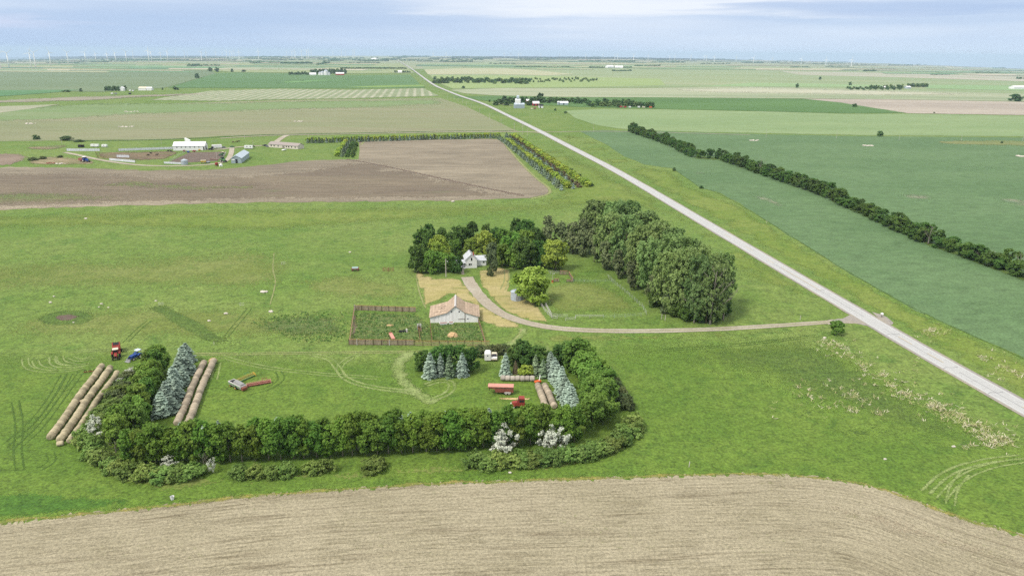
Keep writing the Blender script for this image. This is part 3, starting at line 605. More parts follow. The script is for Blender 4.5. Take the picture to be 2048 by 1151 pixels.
field([(862, 151), (1080, 152), (1320, 158), (1330, 171), (1200, 174), (905, 177), (880, 166)], (166, 192, 116), (176, 196, 126), (156, 184, 106), 'yellow-green meadow round the far woodlot', 3.5, big=300, mid=60, fine=5, stretch=(0.12, 1.4), gy=4)
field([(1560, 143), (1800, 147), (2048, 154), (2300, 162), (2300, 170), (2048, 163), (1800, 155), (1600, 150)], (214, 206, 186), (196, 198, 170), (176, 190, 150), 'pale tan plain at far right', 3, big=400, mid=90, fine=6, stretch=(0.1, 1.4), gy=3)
field([(1850, 170), (2048, 172), (2300, 178), (2300, 189), (2048, 182), (1850, 177)], (150, 190, 126), (162, 194, 134), None, 'green field beside the far grove', 4, big=200, mid=60, fine=5, stretch=(0.1, 1.4), gy=3)
field([(1500, 166), (1590, 167), (1760, 170), (1800, 175), (1600, 174), (1400, 173)], (170, 200, 140), (160, 194, 132), None, 'fresh green strip before the far grove', 4, big=200, mid=60, fine=5, stretch=(0.1, 1.4), gy=3)
field_far = []
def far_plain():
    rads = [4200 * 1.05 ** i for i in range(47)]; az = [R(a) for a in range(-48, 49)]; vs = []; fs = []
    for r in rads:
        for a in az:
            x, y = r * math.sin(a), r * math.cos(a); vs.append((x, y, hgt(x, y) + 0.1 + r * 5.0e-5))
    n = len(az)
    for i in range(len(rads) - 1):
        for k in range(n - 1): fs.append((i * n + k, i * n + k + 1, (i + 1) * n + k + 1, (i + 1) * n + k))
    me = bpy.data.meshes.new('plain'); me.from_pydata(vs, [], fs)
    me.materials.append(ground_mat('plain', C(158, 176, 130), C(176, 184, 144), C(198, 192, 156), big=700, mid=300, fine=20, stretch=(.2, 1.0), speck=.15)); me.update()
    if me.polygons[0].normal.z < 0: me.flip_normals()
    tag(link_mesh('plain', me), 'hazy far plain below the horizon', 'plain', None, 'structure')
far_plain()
# patchwork of the last miles
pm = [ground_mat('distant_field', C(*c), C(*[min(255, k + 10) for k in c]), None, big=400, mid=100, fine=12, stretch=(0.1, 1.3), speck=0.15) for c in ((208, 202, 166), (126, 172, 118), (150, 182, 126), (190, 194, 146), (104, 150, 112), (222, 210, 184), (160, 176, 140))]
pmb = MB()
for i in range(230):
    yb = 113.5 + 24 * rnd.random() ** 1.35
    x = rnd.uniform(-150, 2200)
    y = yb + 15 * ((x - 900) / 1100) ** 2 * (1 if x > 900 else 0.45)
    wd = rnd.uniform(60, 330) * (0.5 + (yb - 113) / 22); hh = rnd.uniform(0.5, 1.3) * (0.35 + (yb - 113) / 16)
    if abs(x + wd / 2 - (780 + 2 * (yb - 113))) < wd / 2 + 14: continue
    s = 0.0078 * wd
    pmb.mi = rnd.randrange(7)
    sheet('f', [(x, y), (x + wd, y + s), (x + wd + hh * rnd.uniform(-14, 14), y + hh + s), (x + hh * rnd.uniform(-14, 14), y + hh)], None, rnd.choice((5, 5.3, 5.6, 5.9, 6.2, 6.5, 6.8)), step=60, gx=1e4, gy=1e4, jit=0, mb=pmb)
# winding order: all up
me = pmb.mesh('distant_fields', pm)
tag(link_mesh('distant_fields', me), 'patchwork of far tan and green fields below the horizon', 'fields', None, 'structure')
# ------------------------------------------------------------------ roads
M['asphalt'] = plain('road_concrete', C(220, 221, 221), 0.85, 0.08, 0.25, dirt=C(202, 202, 203), dirt_amt=(0.5, 0.75), coord='pos')
M['worn_lane'] = ground_mat('worn_lane', C(196, 196, 197), C(206, 206, 206), None, big=30, mid=8, fine=.8, speck=.15, alpha=soft_alpha(0.1, .3, 2.6))
M['gravel'] = ground_mat('shoulder_gravel', C(186, 180, 178), C(198, 188, 172), None, big=10, mid=3, fine=0.4, speck=0.3)
M['drive'] = ground_mat('drive_gravel', C(216, 206, 188), C(202, 190, 170), C(166, 168, 112), big=12, mid=4, fine=0.4, speck=0.25, c3amt=(0.66, 0.78))
M['white_line'] = plain('road_paint', C(246, 246, 246), 0.7, 0.06, 0.8, coord='pos')
M['yellow_line'] = plain('yellow_paint', C(236, 205, 120), 0.7, 0.06, 0.8, coord='pos')
M['tar'] = plain('tar_seal', C(84, 84, 96), 0.6, 0.2, 1, coord='pos')
HW = [(2420, 1030), (2048, 815), (1900, 733), (1777, 662), (1700, 616), (1604, 560), (1490, 493), (1380, 428), (1240, 345), (1150, 299), (1072, 258.5), (1016, 231.5), (983, 215), (957, 204), (916, 191), (893, 181.5), (872, 173), (856, 162.5), (842, 152), (826, 140), (809, 129), (796, 121.8), (788, 116.5)]
hw = [G(*p) for p in smooth_poly(HW, False, 2)]
strip('highway', None, 8.6, M['gravel'], 5, 'gravel shoulders of the straight highway', 'road', wpts=hw, wob=0.03)
strip('highway', None, 6.5, M['asphalt'], 6, 'pale grey two-lane highway running to the horizon', 'road', wpts=hw)
near = [p for p in hw if p.y < 1500]
lines = MB()
for off in (-2.72, 2.72): strip('l', None, 0.2, None, 7, wpts=near, off=off, mb=lines)
lines.mi = 1
strip('l', None, 0.16, None, 7, wpts=near, off=0.12, dash=(3.2, 9.0), step=0.8, mb=lines)
lines.mi = 2
strip('l', None, 0.09, None, 7.5, wpts=[p for p in near if p.y < 330], off=-0.25, dash=(34, 6), step=2, mb=lines)
for px_, py_ in ((1900, 735), (1786, 668), (1640, 580), (1990, 785)):
    p = G(px_, py_); d = (hw[2] - hw[1]).normalized(); s = Vector((d.y, -d.x, 0))
    strip('l', None, 0.13, None, 7.5, wpts=[p - s * 2.6 - d * .5, p - s + d * .3, p + s * .6 - d * .2, p + s * 2.6 + d * .2], step=1, mb=lines)
for off in (-2.0, -0.95, 0.95, 2.0): strip('wheel_track', None, 0.55, M['worn_lane'], 6.5, 'darker worn wheel track on the highway', 'road', wpts=near, off=off, edge=True)
tag(lines.build('road_markings', [M['white_line'], M['yellow_line'], M['tar']]), 'white edge lines and yellow dashes painted on the highway', 'road markings', None, 'structure')
sheet('approach', [(1716, 622), (1728, 640), (1748, 655), (1722, 648.5), (1690, 646), (1655, 649), (1655, 640), (1684, 637), (1704, 629)], M['gravel'], 5.5, 'grey gravel apron where the drive meets the highway', step=6, gx=20, gy=5, jit=0.15, cat='road')
sheet('turnout', [(1744, 624), (1764, 629), (1778, 637), (1786, 645), (1785, 649), (1774, 648), (1762, 641)], M['gravel'], 5.5, 'small gravel turnout across the highway from the drive', step=5, gx=12, gy=4, jit=0.1, cat='road')
strip('driveway', [(1670, 643), (1600, 648), (1520, 653), (1440, 658), (1320, 661.5), (1240, 662), (1160, 660), (1100, 655), (1050, 645), (1010, 631), (985, 616), (965, 598), (950, 580), (940, 566), (934, 554)], 3.0, M['drive'], 6, 'gravel farm drive curving from the highway to the house', 'road', step=3, wid2=5.2, wob=0.06)
strip('driveway', [(1670, 643), (1600, 648), (1520, 653), (1440, 658), (1320, 661.5), (1240, 662), (1160, 660), (1100, 655)], 0.7, M['rut'], 7, 'pale grass crown between the wheel tracks of the drive', 'road', step=3, edge=True, wob=.3)
strip('footpath', [(926, 549), (924.5, 540), (923, 536)], 1.2, M['drive'], 6, 'narrow concrete path to the farmhouse porch', 'path', step=2)
strip('country_road', [(1092, 267), (1060, 263.6), (1000, 263.8), (900, 264.2), (800, 266.2), (700, 268.2), (600, 270.3), (560, 270.5), (500, 273), (440, 277)], 4.6, M['drive'], 5, 'sandy section road joining the highway from the left', 'road', wob=.05)
strip('country_road', [(1080, 263), (1110, 264.5), (1150, 262.8), (1250, 263), (1500, 270)], 3.0, M['drive'], 5, 'short sandy road stub right of the highway', 'road')
strip('farm_lane', [(575, 270.8), (566, 274), (558, 280), (552, 284)], 6.0, M['drive'], 5.5, 'gravel lane to the far bungalow', 'road', step=4)
strip('farm_lane', [(540, 290.5), (500, 292.5), (470, 295), (440, 299), (412, 300)], 5.0, M['drive'], 5.5, 'gravel lane between the far farm buildings', 'road', step=4)
strip('farm_lane', [(464, 296), (463, 306), (458, 317), (445, 326), (400, 331), (340, 332.5), (280, 331), (230, 325), (190, 318), (160, 311), (130, 305)], 4.4, M['drive'], 5.5, 'gravel lane looping round the far pens', 'road', step=4)
strip('farm_lane', [(1012, 210.5), (1030, 212), (985, 206.5)], 6.0, M['drive'], 5.5, 'lane into the elevator farm', 'road', step=4)
strip('ditch', [(1034, 261.8), (900, 262.4), (700, 266.5), (600, 268.6), (500, 270.5), (400, 277), (250, 281.5), (130, 282)], 9, ground_mat('ditch_grass', C(72, 112, 48), C(88, 128, 56), None, big=20, mid=8, fine=1.5, alpha=soft_alpha(0.06, .25, .7)), 4, 'dark green grassy ditch beside the section road', 'ditch', edge=True)
# far farmyard pens
sheet('yard', [(192, 304), (240, 303), (345, 301), (362, 304), (330, 320), (270, 322), (200, 317)], ground_mat('pen_mud', C(134, 112, 92), C(158, 136, 108), C(118, 136, 72), big=14, mid=6, fine=1.2, stretch=(.4, 1.2), alpha=soft_alpha(0.1), c3amt=(.5, .66)), 4, 'muddy brown cattle pens at the far farmyard', soft=4, gx=16, gy=3, cat='yard')
sheet('yard', [(352, 317), (378, 305), (440, 304), (452, 305), (436, 322), (380, 325), (336, 326)], ground_mat('pen_earth', C(140, 124, 112), C(128, 112, 100), None, big=20, mid=8, fine=1.2), 4, 'bare grey-brown corral at the far farmyard', gx=16, gy=3, cat='yard')
sheet('yard', [(50, 322), (90, 310), (150, 314), (196, 322), (190, 330), (100, 332), (60, 330)], ground_mat('feed_ground', C(196, 176, 142), C(162, 150, 110), C(96, 122, 60), big=10, mid=5, fine=1.0, stretch=(.4, 1.2), alpha=soft_alpha(0.1, .45, .8), c3amt=(.5, .62)), 4, 'trampled straw-coloured feeding ground', soft=5, gx=14, gy=3, cat='yard')
sheet('yard', [(40, 292), (130, 288), (140, 296), (100, 302), (50, 300)], ground_mat('bare_bank', C(168, 150, 120), C(120, 140, 74), None, big=14, mid=6, fine=1.2, stretch=(.4, 1.2), alpha=soft_alpha(0.1, .5, .9)), 4, 'bare earth bank behind the far pens', soft=4, gx=14, gy=3, cat='yard')
# ------------------------------------------------------------------ trees: prototypes
def leaf_quad(vs, fs, tint, c, nrm, s, tv, r):
    a = nrm.cross(Vector((r.uniform(-1, 1), r.uniform(-1, 1), r.uniform(-1, 1))))
    if a.length < 1e-4: a = nrm.cross(Vector((1, 0.3, 0)))
    a.normalize(); b = nrm.cross(a)
    w, h = s * r.uniform(0.7, 1.2), s * r.uniform(0.6, 1.0)
    i = len(vs)
    k = nrm * s * 0.22
    vs.extend([c - a * w - b * h - k, c + a * w * .9 - b * h * .8, c + a * w + b * h - k, c - a * w * .8 + b * h])
    fs.append((i, i + 1, i + 2, i + 3)); tint.append(tv)
def CL(r, g, b): return C(r, g, b, LEAFK)
LEAFK = 1.45
def leaf_mesh(name, vs, fs, tint, mat):
    me = bpy.data.meshes.new(name); me.from_pydata([tuple(v) for v in vs], [], fs); me.materials.append(mat)
    at = me.attributes.new('tint', 'FLOAT', 'FACE'); at.data.foreach_set('value', tint)
    me.update(); return me
def crown_broad(seed, W, Hc, z0, clumps, per, cs, leaf, mat, shape='oval', gaps=0.0, name='crown', flat=0.0, lobes=None):
    """broadleaf crown: limbs' worth of lobes, each set with leaf clumps, filling an uneven volume W wide and Hc high, its foot at z0"""
    r = random.Random(seed); vs, fs, tint = [], [], []
    nl = lobes or (9 if shape == 'column' else 8)
    L_ = []
    for i in range(nl):
        v = -0.75 + 1.62 * (i + r.random() * .8) / nl; th = i * 2.4 + r.uniform(-.7, .7)
        q = {'column': (1 - abs(v) ** 3) ** .6, 'dome': math.sqrt(max(.05, 1 - max(v, -.2) ** 2))}.get(shape, math.sqrt(max(.05, 1 - v * v)) ** .8)
        rad = q * W * .5 * r.uniform(.38, .66) * (0.35 if v > .72 else 1)
        lr = W * r.uniform(.21, .34) * (0.55 + .45 * q)
        L_.append((Vector((math.cos(th) * rad, math.sin(th) * rad, z0 + (v + 1) / 2 * Hc)), lr, lr * r.uniform(.75, 1.15) * min(1.15, max(.8, Hc / W)), r.uniform(0, .5)))
    ce = Vector((0, 0, z0 + Hc * 0.42)); zt = z0 + Hc
    tw = sum(l[1] ** 2 for l in L_)
    for lc, lr, lz, lt in L_:
        n = max(2, round(clumps * lr * lr / tw))
        for i in range(n):
            d0 = Vector((r.gauss(0, 1), r.gauss(0, 1), r.gauss(0, 1))).normalized()
            if d0.dot(lc - ce) < -.3 * (lc - ce).length and r.random() < .6: d0 = -d0
            f = r.uniform(.55, 1.02)
            c = lc + Vector((d0.x * lr * f, d0.y * lr * f, d0.z * lz * f))
            if c.z > zt: c.z = zt - r.random() * .4
            if c.z < z0: c.z = z0 + r.random() * .5
            out = c - ce; out.z *= .8; out = out.normalized() if out.length > 1e-3 else Vector((0, 0, 1))
            k = cs * r.uniform(0.5, 1.2); tc_ = min(1, lt + r.uniform(0, .5))
            for _ in range(per):
                d = Vector((r.gauss(0, 1), r.gauss(0, 1), r.gauss(0, .8))).normalized()
                if d.dot(out) < -0.4 and r.random() < 0.6: d = -d
                p = c + d * k * (r.uniform(0.45, 1.0) if r.random() < .9 else r.uniform(1.0, 1.7))
                if p.z < 0.1: p.z = 0.1 + r.random() * .3
                n_ = (d * .7 + out * 0.4 + Vector((0, 0, 0.55)) + Vector((r.uniform(-1, 1), r.uniform(-1, 1), r.uniform(-.6, .6)))).normalized()
                leaf_quad(vs, fs, tint, p, n_, leaf * r.uniform(0.6, 1.25), min(1, max(0, tc_ * .65 + .35 * r.random())), r)
    return leaf_mesh(name, vs, fs, tint, mat)
def crown_conifer(seed, W, H, z0, whorls, mat, leaf=0.3, droop=0.25, dens=1.0, taper=0.85, name='crown'):
    """spruce crown: whorls of drooping boughs set with needle sprays"""
    r = random.Random(seed); vs, fs, tint = [], [], []
    for i in range(whorls):
        t = i / (whorls - 1); z = z0 + (H - z0) * t + r.uniform(-.12, .12)
        rad = W / 2 * (1 - t) ** taper * r.uniform(0.88, 1.1) + 0.05
        nb = max(4, int((6 + 5 * (1 - t)) * dens))
        a0 = r.random() * 6.28
        for b in range(nb):
            a = a0 + 6.283 * b / nb + r.uniform(-.2, .2); L = rad * r.uniform(0.62, 1.18)
            st = max(2, int(L / (leaf * 1.05)))
            tv = r.random()
            for s in range(st + 1):
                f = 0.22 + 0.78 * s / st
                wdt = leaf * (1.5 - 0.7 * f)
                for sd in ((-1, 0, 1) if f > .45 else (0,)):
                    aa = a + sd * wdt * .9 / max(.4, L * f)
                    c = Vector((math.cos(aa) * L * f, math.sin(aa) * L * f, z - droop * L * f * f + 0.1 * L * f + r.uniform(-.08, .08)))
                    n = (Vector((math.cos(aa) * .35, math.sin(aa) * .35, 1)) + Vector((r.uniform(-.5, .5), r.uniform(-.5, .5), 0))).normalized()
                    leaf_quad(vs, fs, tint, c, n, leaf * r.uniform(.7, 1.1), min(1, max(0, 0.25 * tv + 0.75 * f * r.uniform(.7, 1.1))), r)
    return leaf_mesh(name, vs, fs, tint, mat)
def limbs(seed, H, r0, spread, n=6, start=0.3, name='trunk', mat=None, top=0.75, twig=0, lean=0.0):
    """tapered trunk with limbs"""
    r = random.Random(seed); mb = MB()
    bx, by = r.uniform(-.06, .06) * H + lean, r.uniform(-.06, .06) * H
    P = lambda f: Vector((bx * f * f, by * f * f, H * top * f))
    mb.tube([Vector((0, 0, -0.2))] + [P(f) for f in (0.08, 0.3, 0.55, 0.8, 1.0)], [r0 * 1.35, r0, r0 * .82, r0 * .6, r0 * .38, r0 * .14], 7)
    for i in range(n):
        f = start + (0.95 - start) * (i + r.random() * .6) / n; a = i * 2.4 + r.uniform(-.5, .5)
        b = P(f); L = spread * (1.1 - 0.6 * f) * r.uniform(.7, 1.1)
        e1 = b + Vector((math.cos(a) * L * .5, math.sin(a) * L * .5, L * .45)); e2 = b + Vector((math.cos(a) * L, math.sin(a) * L, L * r.uniform(.7, 1.05)))
        rr = r0 * (1 - f * .75) * .55
        mb.tube([b, e1, e2], [rr, rr * .65, rr * .2], 5)
        for k in range(twig):
            g = r.uniform(.35, 1); q = b.lerp(e2, g); aa = a + r.uniform(-1.2, 1.2); l2 = L * r.uniform(.25, .5)
            m1 = q + Vector((math.cos(aa) * l2 * .5, math.sin(aa) * l2 * .5, l2 * .4)); m2 = q + Vector((math.cos(aa) * l2, math.sin(aa) * l2, l2 * r.uniform(.5, 1.0)))
            mb.tube([q, m1, m2], [rr * .35, rr * .22, rr * .08], 4, False)
    return mb.mesh(name, mat, True)
B = lambda n, c, v=.2: plain(n, c, .9, v, 3.0)
M['bark'] = B('bark', C(120, 106, 90)); M['bark_pale'] = B('pale_bark', C(172, 162, 146)); M['deadwood'] = B('deadwood', C(176, 166, 156))
M['ash'] = leaf_mat('ash_leaves', CL(88, 130, 40), CL(140, 174, 68))
M['elm'] = leaf_mat('elm_leaves', CL(146, 170, 54), CL(188, 204, 92))
M['dark'] = leaf_mat('dark_leaves', CL(74, 112, 44), CL(118, 152, 72))
M['mid'] = leaf_mat('mid_leaves', CL(104, 148, 52), CL(152, 186, 84))
M['cotton'] = leaf_mat('cottonwood_leaves', CL(114, 148, 76), CL(164, 190, 118))
M['shrub'] = leaf_mat('shrub_leaves', CL(108, 144, 62), CL(160, 184, 98))
M['shrub2'] = leaf_mat('lilac_leaves', CL(96, 120, 68), CL(140, 148, 100))
M['silver'] = leaf_mat('silver_leaves', CL(178, 186, 166), CL(236, 240, 224), .01, .15)
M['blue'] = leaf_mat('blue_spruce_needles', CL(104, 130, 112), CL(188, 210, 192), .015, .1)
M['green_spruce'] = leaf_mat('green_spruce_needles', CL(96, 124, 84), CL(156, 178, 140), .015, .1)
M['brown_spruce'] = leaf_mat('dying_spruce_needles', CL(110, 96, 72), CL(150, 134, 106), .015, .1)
M['pine'] = leaf_mat('pine_needles', CL(96, 114, 70), CL(142, 156, 108), .015, .1)
M['young'] = leaf_mat('young_leaves', CL(160, 190, 54), CL(206, 222, 104))
M['purple'] = leaf_mat('purple_leaves', CL(110, 92, 72), CL(132, 116, 86))
M['far_tree'] = leaf_mat('far_tree_leaves', CL(74, 112, 58), CL(112, 148, 84))
M['far_light'] = leaf_mat('far_light_leaves', CL(112, 146, 76), CL(150, 176, 104))
PR = {}
def proto(kind, crowns, trunks): PR[kind] = (crowns, trunks)
proto('ash', [crown_broad(s, 5.0, 9.2, 1.2, 185, 24, 0.6, 0.23, M['ash'], 'column') for s in (1, 2, 3, 4, 61, 62)], [limbs(s, 10.5, .15, 1.6, 5, .3, mat=M['bark_pale']) for s in (1, 2)])
proto('ash_full', [crown_broad(s, 6.4, 8.2, 1.0, 210, 24, 0.64, 0.25, M['mid'], 'oval') for s in (5, 6, 7, 63)], [limbs(s, 9.5, .17, 2.0, 5, .3, mat=M['bark']) for s in (3, 4)])
proto('elm', [crown_broad(s, 10, 9.2, 1.2, 230, 26, 0.8, 0.28, M['elm'], 'dome') for s in (8, 9)], [limbs(s, 10, .26, 3.4, 7, .2, mat=M['bark']) for s in (5, 6)])
proto('maple', [crown_broad(s, 10, 9.6, 1.0, 230, 26, 0.8, 0.28, M['mid'], 'dome') for s in (10, 11)], [limbs(s, 10, .26, 3.4, 7, .2, mat=M['bark']) for s in (7, 8)])
proto('dark', [crown_broad(s, 9, 9.8, 1.0, 200, 24, 0.8, 0.3, M['dark'], 'oval') for s in (12, 13, 14)], [limbs(s, 10.5, .26, 3.2, 7, .2, mat=M['bark']) for s in (9, 10)])
proto('cottonwood', [crown_broad(s, 14.5, 17, 1.8, 400, 24, 0.9, 0.32, M['cotton'], 'oval', lobes=15) for s in (15, 16, 17, 18, 60)], [limbs(s, 20, .42, 5.0, 9, .16, mat=M['bark'], twig=1) for s in (11, 12, 13)])
proto('row', [crown_broad(s, 9, 8.2, 0.6, 150, 22, 0.85, 0.34, M['dark'], 'oval', lobes=6) for s in (19, 20, 21, 22, 64)], [limbs(s, 9, .22, 3.4, 6, .15, mat=M['bark']) for s in (14, 15)])
proto('shrub', [crown_broad(s, 4.6, 2.9, 0.1, 90, 26, 0.5, 0.19, M['shrub'], 'dome') for s in (23, 24, 25)], [limbs(s, 2.6, .05, 1.3, 5, .1, mat=M['bark']) for s in (16,)])
proto('lilac', [crown_broad(s, 4.6, 3.2, 0.1, 85, 26, 0.5, 0.2, M['shrub2'], 'dome') for s in (26, 27)], [limbs(s, 2.6, .05, 1.3, 5, .1, mat=M['bark']) for s in (17,)])
proto('silver', [crown_broad(s, 5.2, 4.6, 1.2, 42, 18, 0.5, 0.19, M['silver'], 'oval') for s in (28, 29)], [limbs(s, 5.6, .12, 2.9, 8, .12, mat=M['bark'], twig=3) for s in (18, 19)])
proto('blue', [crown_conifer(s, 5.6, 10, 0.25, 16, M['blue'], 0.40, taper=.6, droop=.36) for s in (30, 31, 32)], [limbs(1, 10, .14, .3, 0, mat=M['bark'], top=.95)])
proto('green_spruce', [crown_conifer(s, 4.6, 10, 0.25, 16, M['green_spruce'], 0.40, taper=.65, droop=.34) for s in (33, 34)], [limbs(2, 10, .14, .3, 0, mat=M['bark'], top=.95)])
proto('brown_spruce', [crown_conifer(35, 3.6, 10, 0.3, 24, M['brown_spruce'], 0.26, dens=.8)], [limbs(3, 10, .12, .3, 0, mat=M['bark'], top=.95)])
proto('pine', [crown_broad(s, 6.2, 10, 0.8, 150, 22, 0.7, 0.28, M['pine'], 'column') for s in (36, 37, 38)], [limbs(s, 11, .2, 2.0, 8, .15, mat=M['bark']) for s in (20,)])
proto('dead', [None], [limbs(s, 11, .22, 4.2, 10, .2, mat=M['deadwood'], twig=5, top=.85) for s in (21, 22)])
proto('young', [crown_broad(s, 3.2, 2.9, 0.15, 60, 16, 0.42, 0.24, M['young'], 'oval', name='sapling') for s in (40, 41, 42)], None)
proto('young_spruce', [crown_conifer(s, 2.5, 3.6, 0.1, 11, M['green_spruce'], 0.3, name='sapling', taper=.7) for s in (43, 44)] + [crown_conifer(45, 2.3, 3.6, 0.1, 11, M['blue'], 0.3, name='sapling')], None)
proto('young_purple', [crown_broad(s, 2.8, 2.4, 0.15, 22, 14, 0.55, 0.28, M['purple'], 'oval', name='sapling') for s in (46, 47)], None)
proto('young_dark', [crown_broad(s, 2.6, 2.2, 0.15, 20, 14, 0.5, 0.28, M['dark'], 'oval', name='sapling') for s in (48, 49)], None)
proto('far', [crown_broad(s, 9, 9, 0.3, 40, 14, 1.5, 0.75, M['far_tree'], 'oval', name='tree') for s in (50, 51, 52)], None)
proto('far_light', [crown_broad(s, 9, 9, 0.3, 40, 14, 1.5, 0.75, M['far_light'], 'oval', name='tree') for s in (53, 54)], None)
SIZE = {}
for k, (cr, tr) in PR.items():
    me = cr[0] or tr[0]; xs = [v.co for v in me.vertices]
    SIZE[k] = (max(v.x for v in xs) - min(v.x for v in xs) + max(v.y for v in xs) - min(v.y for v in xs)) / 2, max(v.z for v in xs)
NAME = {'ash': 'ash_tree', 'ash_full': 'ash_tree', 'elm': 'elm_tree', 'maple': 'maple_tree', 'dark': 'broadleaf_tree', 'cottonwood': 'cottonwood_tree', 'row': 'broadleaf_tree', 'shrub': 'caragana_shrub', 'lilac': 'lilac_shrub', 'silver': 'silver_leaved_tree', 'blue': 'blue_spruce', 'green_spruce': 'green_spruce', 'brown_spruce': 'dying_spruce', 'pine': 'pine_tree', 'dead': 'dead_tree', 'young': 'young_tree', 'young_spruce': 'young_spruce', 'young_purple': 'young_shrub', 'young_dark': 'young_shrub', 'far': 'distant_tree', 'far_light': 'distant_tree'}
TN = [0]
def tree(kind, px, py, h=None, wd=None, label='', group=None, loc=None, rr=rnd, cat=None):
    """one tree: an Empty at its foot with trunk and crown (or one mesh when it is only a few pixels tall)"""
    p = loc if loc is not None else G(px, py)
    cr, tr = PR[kind]; sw, sh = SIZE[kind]
    h = h or sh; wd = wd or sw * h / sh
    i = TN[0] = TN[0] + 1
    nm = NAME[kind]; cat = cat or ('shrub' if 'shrub' in nm else 'spruce' if 'spruce' in nm else 'tree')
    sc = (wd / sw, wd / sw, h / sh); rz = rr.uniform(0, 6.283)
    if tr is None:
        o = link_mesh(nm, cr[i % len(cr)]); o.location = p; o.rotation_euler.z = rz; o.scale = sc
        return tag(o, label, cat, group)
    t = empty(nm, p, rz, label, cat, group); t.scale = sc
    if cr[0]: link_mesh('crown', cr[i % len(cr)], t)
    link_mesh('trunk', tr[i % len(tr)], t)
    return t
def along(pts, n, jx=0.0, rr=rnd):
    """n evenly spaced ground points along a line of photograph points"""
    w_ = [G(*p) for p in pts]; d = [0]
    for a, b in zip(w_, w_[1:]): d.append(d[-1] + (b - a).length)
    out = []
    for i in range(n):
        s = d[-1] * (i + 0.5 + (rr.uniform(-jx, jx) if jx else 0)) / n
        for j in range(len(w_) - 1):
            if s <= d[j + 1] or j == len(w_) - 2:
                q = w_[j].lerp(w_[j + 1], (s - d[j]) / max(1e-6, d[j + 1] - d[j])); q.z = hgt(q.x, q.y); out.append(q); break
    return out
r4 = random.Random(4)
U = lambda a, b: r4.uniform(a, b)
# ---- the near shelterbelt
for i, p in enumerate(along([(250, 929), (477, 923), (826, 904), (957, 896), (1160, 883)], 38, .12)):
    tree('ash', 0, 0, U(8.2, 11.2), U(4.4, 5.8), f'{ordinal(i + 1)} ash tree from the left end of the front shelterbelt row', 'ash trees of the front shelterbelt row', p, r4)
for i, p in enumerate(along([(270, 917), (477, 912), (826, 893), (957, 886), (1150, 874)], 32, .2)):
    tree('ash', 0, 0, U(7.6, 10.4), U(4.6, 6.0), f'{ordinal(i + 1)} ash tree from the left end of the back shelterbelt row', 'ash trees of the back shelterbelt row', p, r4)
for i, p in enumerate(along([(232, 908), (260, 862), (284, 815), (303, 772), (316, 738)], 9, .1)):
    tree('ash_full', 0, 0, U(8, 9.6), U(6, 7.4), f'{ordinal(i + 1)} bushy tree from the front in the outer left arm of the shelterbelt', 'bushy trees of the left shelterbelt arm', p, r4)
for i, p in enumerate(along([(268, 890), (286, 840), (304, 792), (322, 740)], 8, .1)):
    tree('ash_full', 0, 0, U(8.4, 9.8), U(6, 7.2), f'{ordinal(i + 1)} bushy tree from the front in the inner left arm of the shelterbelt', 'bushy trees of the left shelterbelt arm', p, r4)
for i, p in enumerate(along([(322, 838), (342, 797), (360, 758), (377, 718)], 8, .12)):
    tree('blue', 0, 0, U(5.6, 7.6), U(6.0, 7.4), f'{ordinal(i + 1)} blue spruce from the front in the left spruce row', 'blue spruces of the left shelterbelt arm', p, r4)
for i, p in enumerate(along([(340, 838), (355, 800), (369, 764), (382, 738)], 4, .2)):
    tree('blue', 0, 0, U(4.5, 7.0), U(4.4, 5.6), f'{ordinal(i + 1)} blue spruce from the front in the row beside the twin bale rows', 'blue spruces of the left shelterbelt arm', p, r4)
for i, (x, yt) in enumerate([(365, 842), (413, 843), (440, 839), (557, 832), (718, 826), (801, 824), (822, 822), (891, 820), (913, 817), (978, 814), (1066, 811)]):
    yb = 886 - (x - 365) * .045
    tree('blue', x, yb, tall(x, yb, yt), 4.2, f'{ordinal(i + 1)} blue spruce from the left peeping over the front shelterbelt row', 'blue spruces behind the front shelterbelt row', rr=r4)
for i, p in enumerate(along([(1180, 868), (1192, 830), (1182, 790), (1160, 752), (1138, 728)], 10, .1)):
    tree('ash_full', 0, 0, U(8.2, 10.6), U(7.0, 8.8), f'{ordinal(i + 1)} full green tree from the front in the right shelterbelt arm', 'green trees of the right shelterbelt arm', p, r4)
for i, p in enumerate(along([(1205, 850), (1208, 806), (1190, 770), (1166, 736)], 8, .1)):
    tree('ash_full', 0, 0, U(7.6, 9.8), U(6.8, 8.4), f'{ordinal(i + 1)} full green tree from the front in the outer right shelterbelt arm', 'green trees of the right shelterbelt arm', p, r4)
for i, p in enumerate(along([(1152, 848), (1136, 812), (1120, 778), (1106, 752), (1098, 738)], 8, .15)):
    tree('blue', 0, 0, U(5.4, 8.4), U(4.4, 5.6), f'{ordinal(i + 1)} blue spruce from the front in the right spruce row', 'blue spruces of the right shelterbelt arm', p, r4)
for k, x, yb, yt, wd, lab in [('blue', 861, 754, 703, 5.4, 'leftmost blue spruce of the clump behind the barn corral'), ('blue', 881, 752, 706, 3.6, 'slim blue spruce squeezed second in the spruce clump'), ('green_spruce', 899, 754, 709, 4.0, 'dull green spruce between blue spruces in the clump'), ('blue', 925, 752, 704, 4.6, 'rightmost blue spruce of the clump left of the white camper'),
        ('blue', 1011, 750, 705, 4.2, 'tall lone blue spruce right of the white camper'), ('brown_spruce', 1031, 746, 721, 2.6, 'small brown dying spruce behind the short bale row'), ('green_spruce', 1071, 750, 709, 3.6, 'grey-green spruce behind the short bale row'), ('green_spruce', 1086, 754, 718, 3.6, 'short grey-green spruce at the top of the right spruce row')]:
    tree(k, x, yb, tall(x, yb, yt), wd, lab, rr=r4)
tree('elm', 1053, 752, 3.6, 4.8, 'round yellow-green bush behind the short bale row', rr=r4)
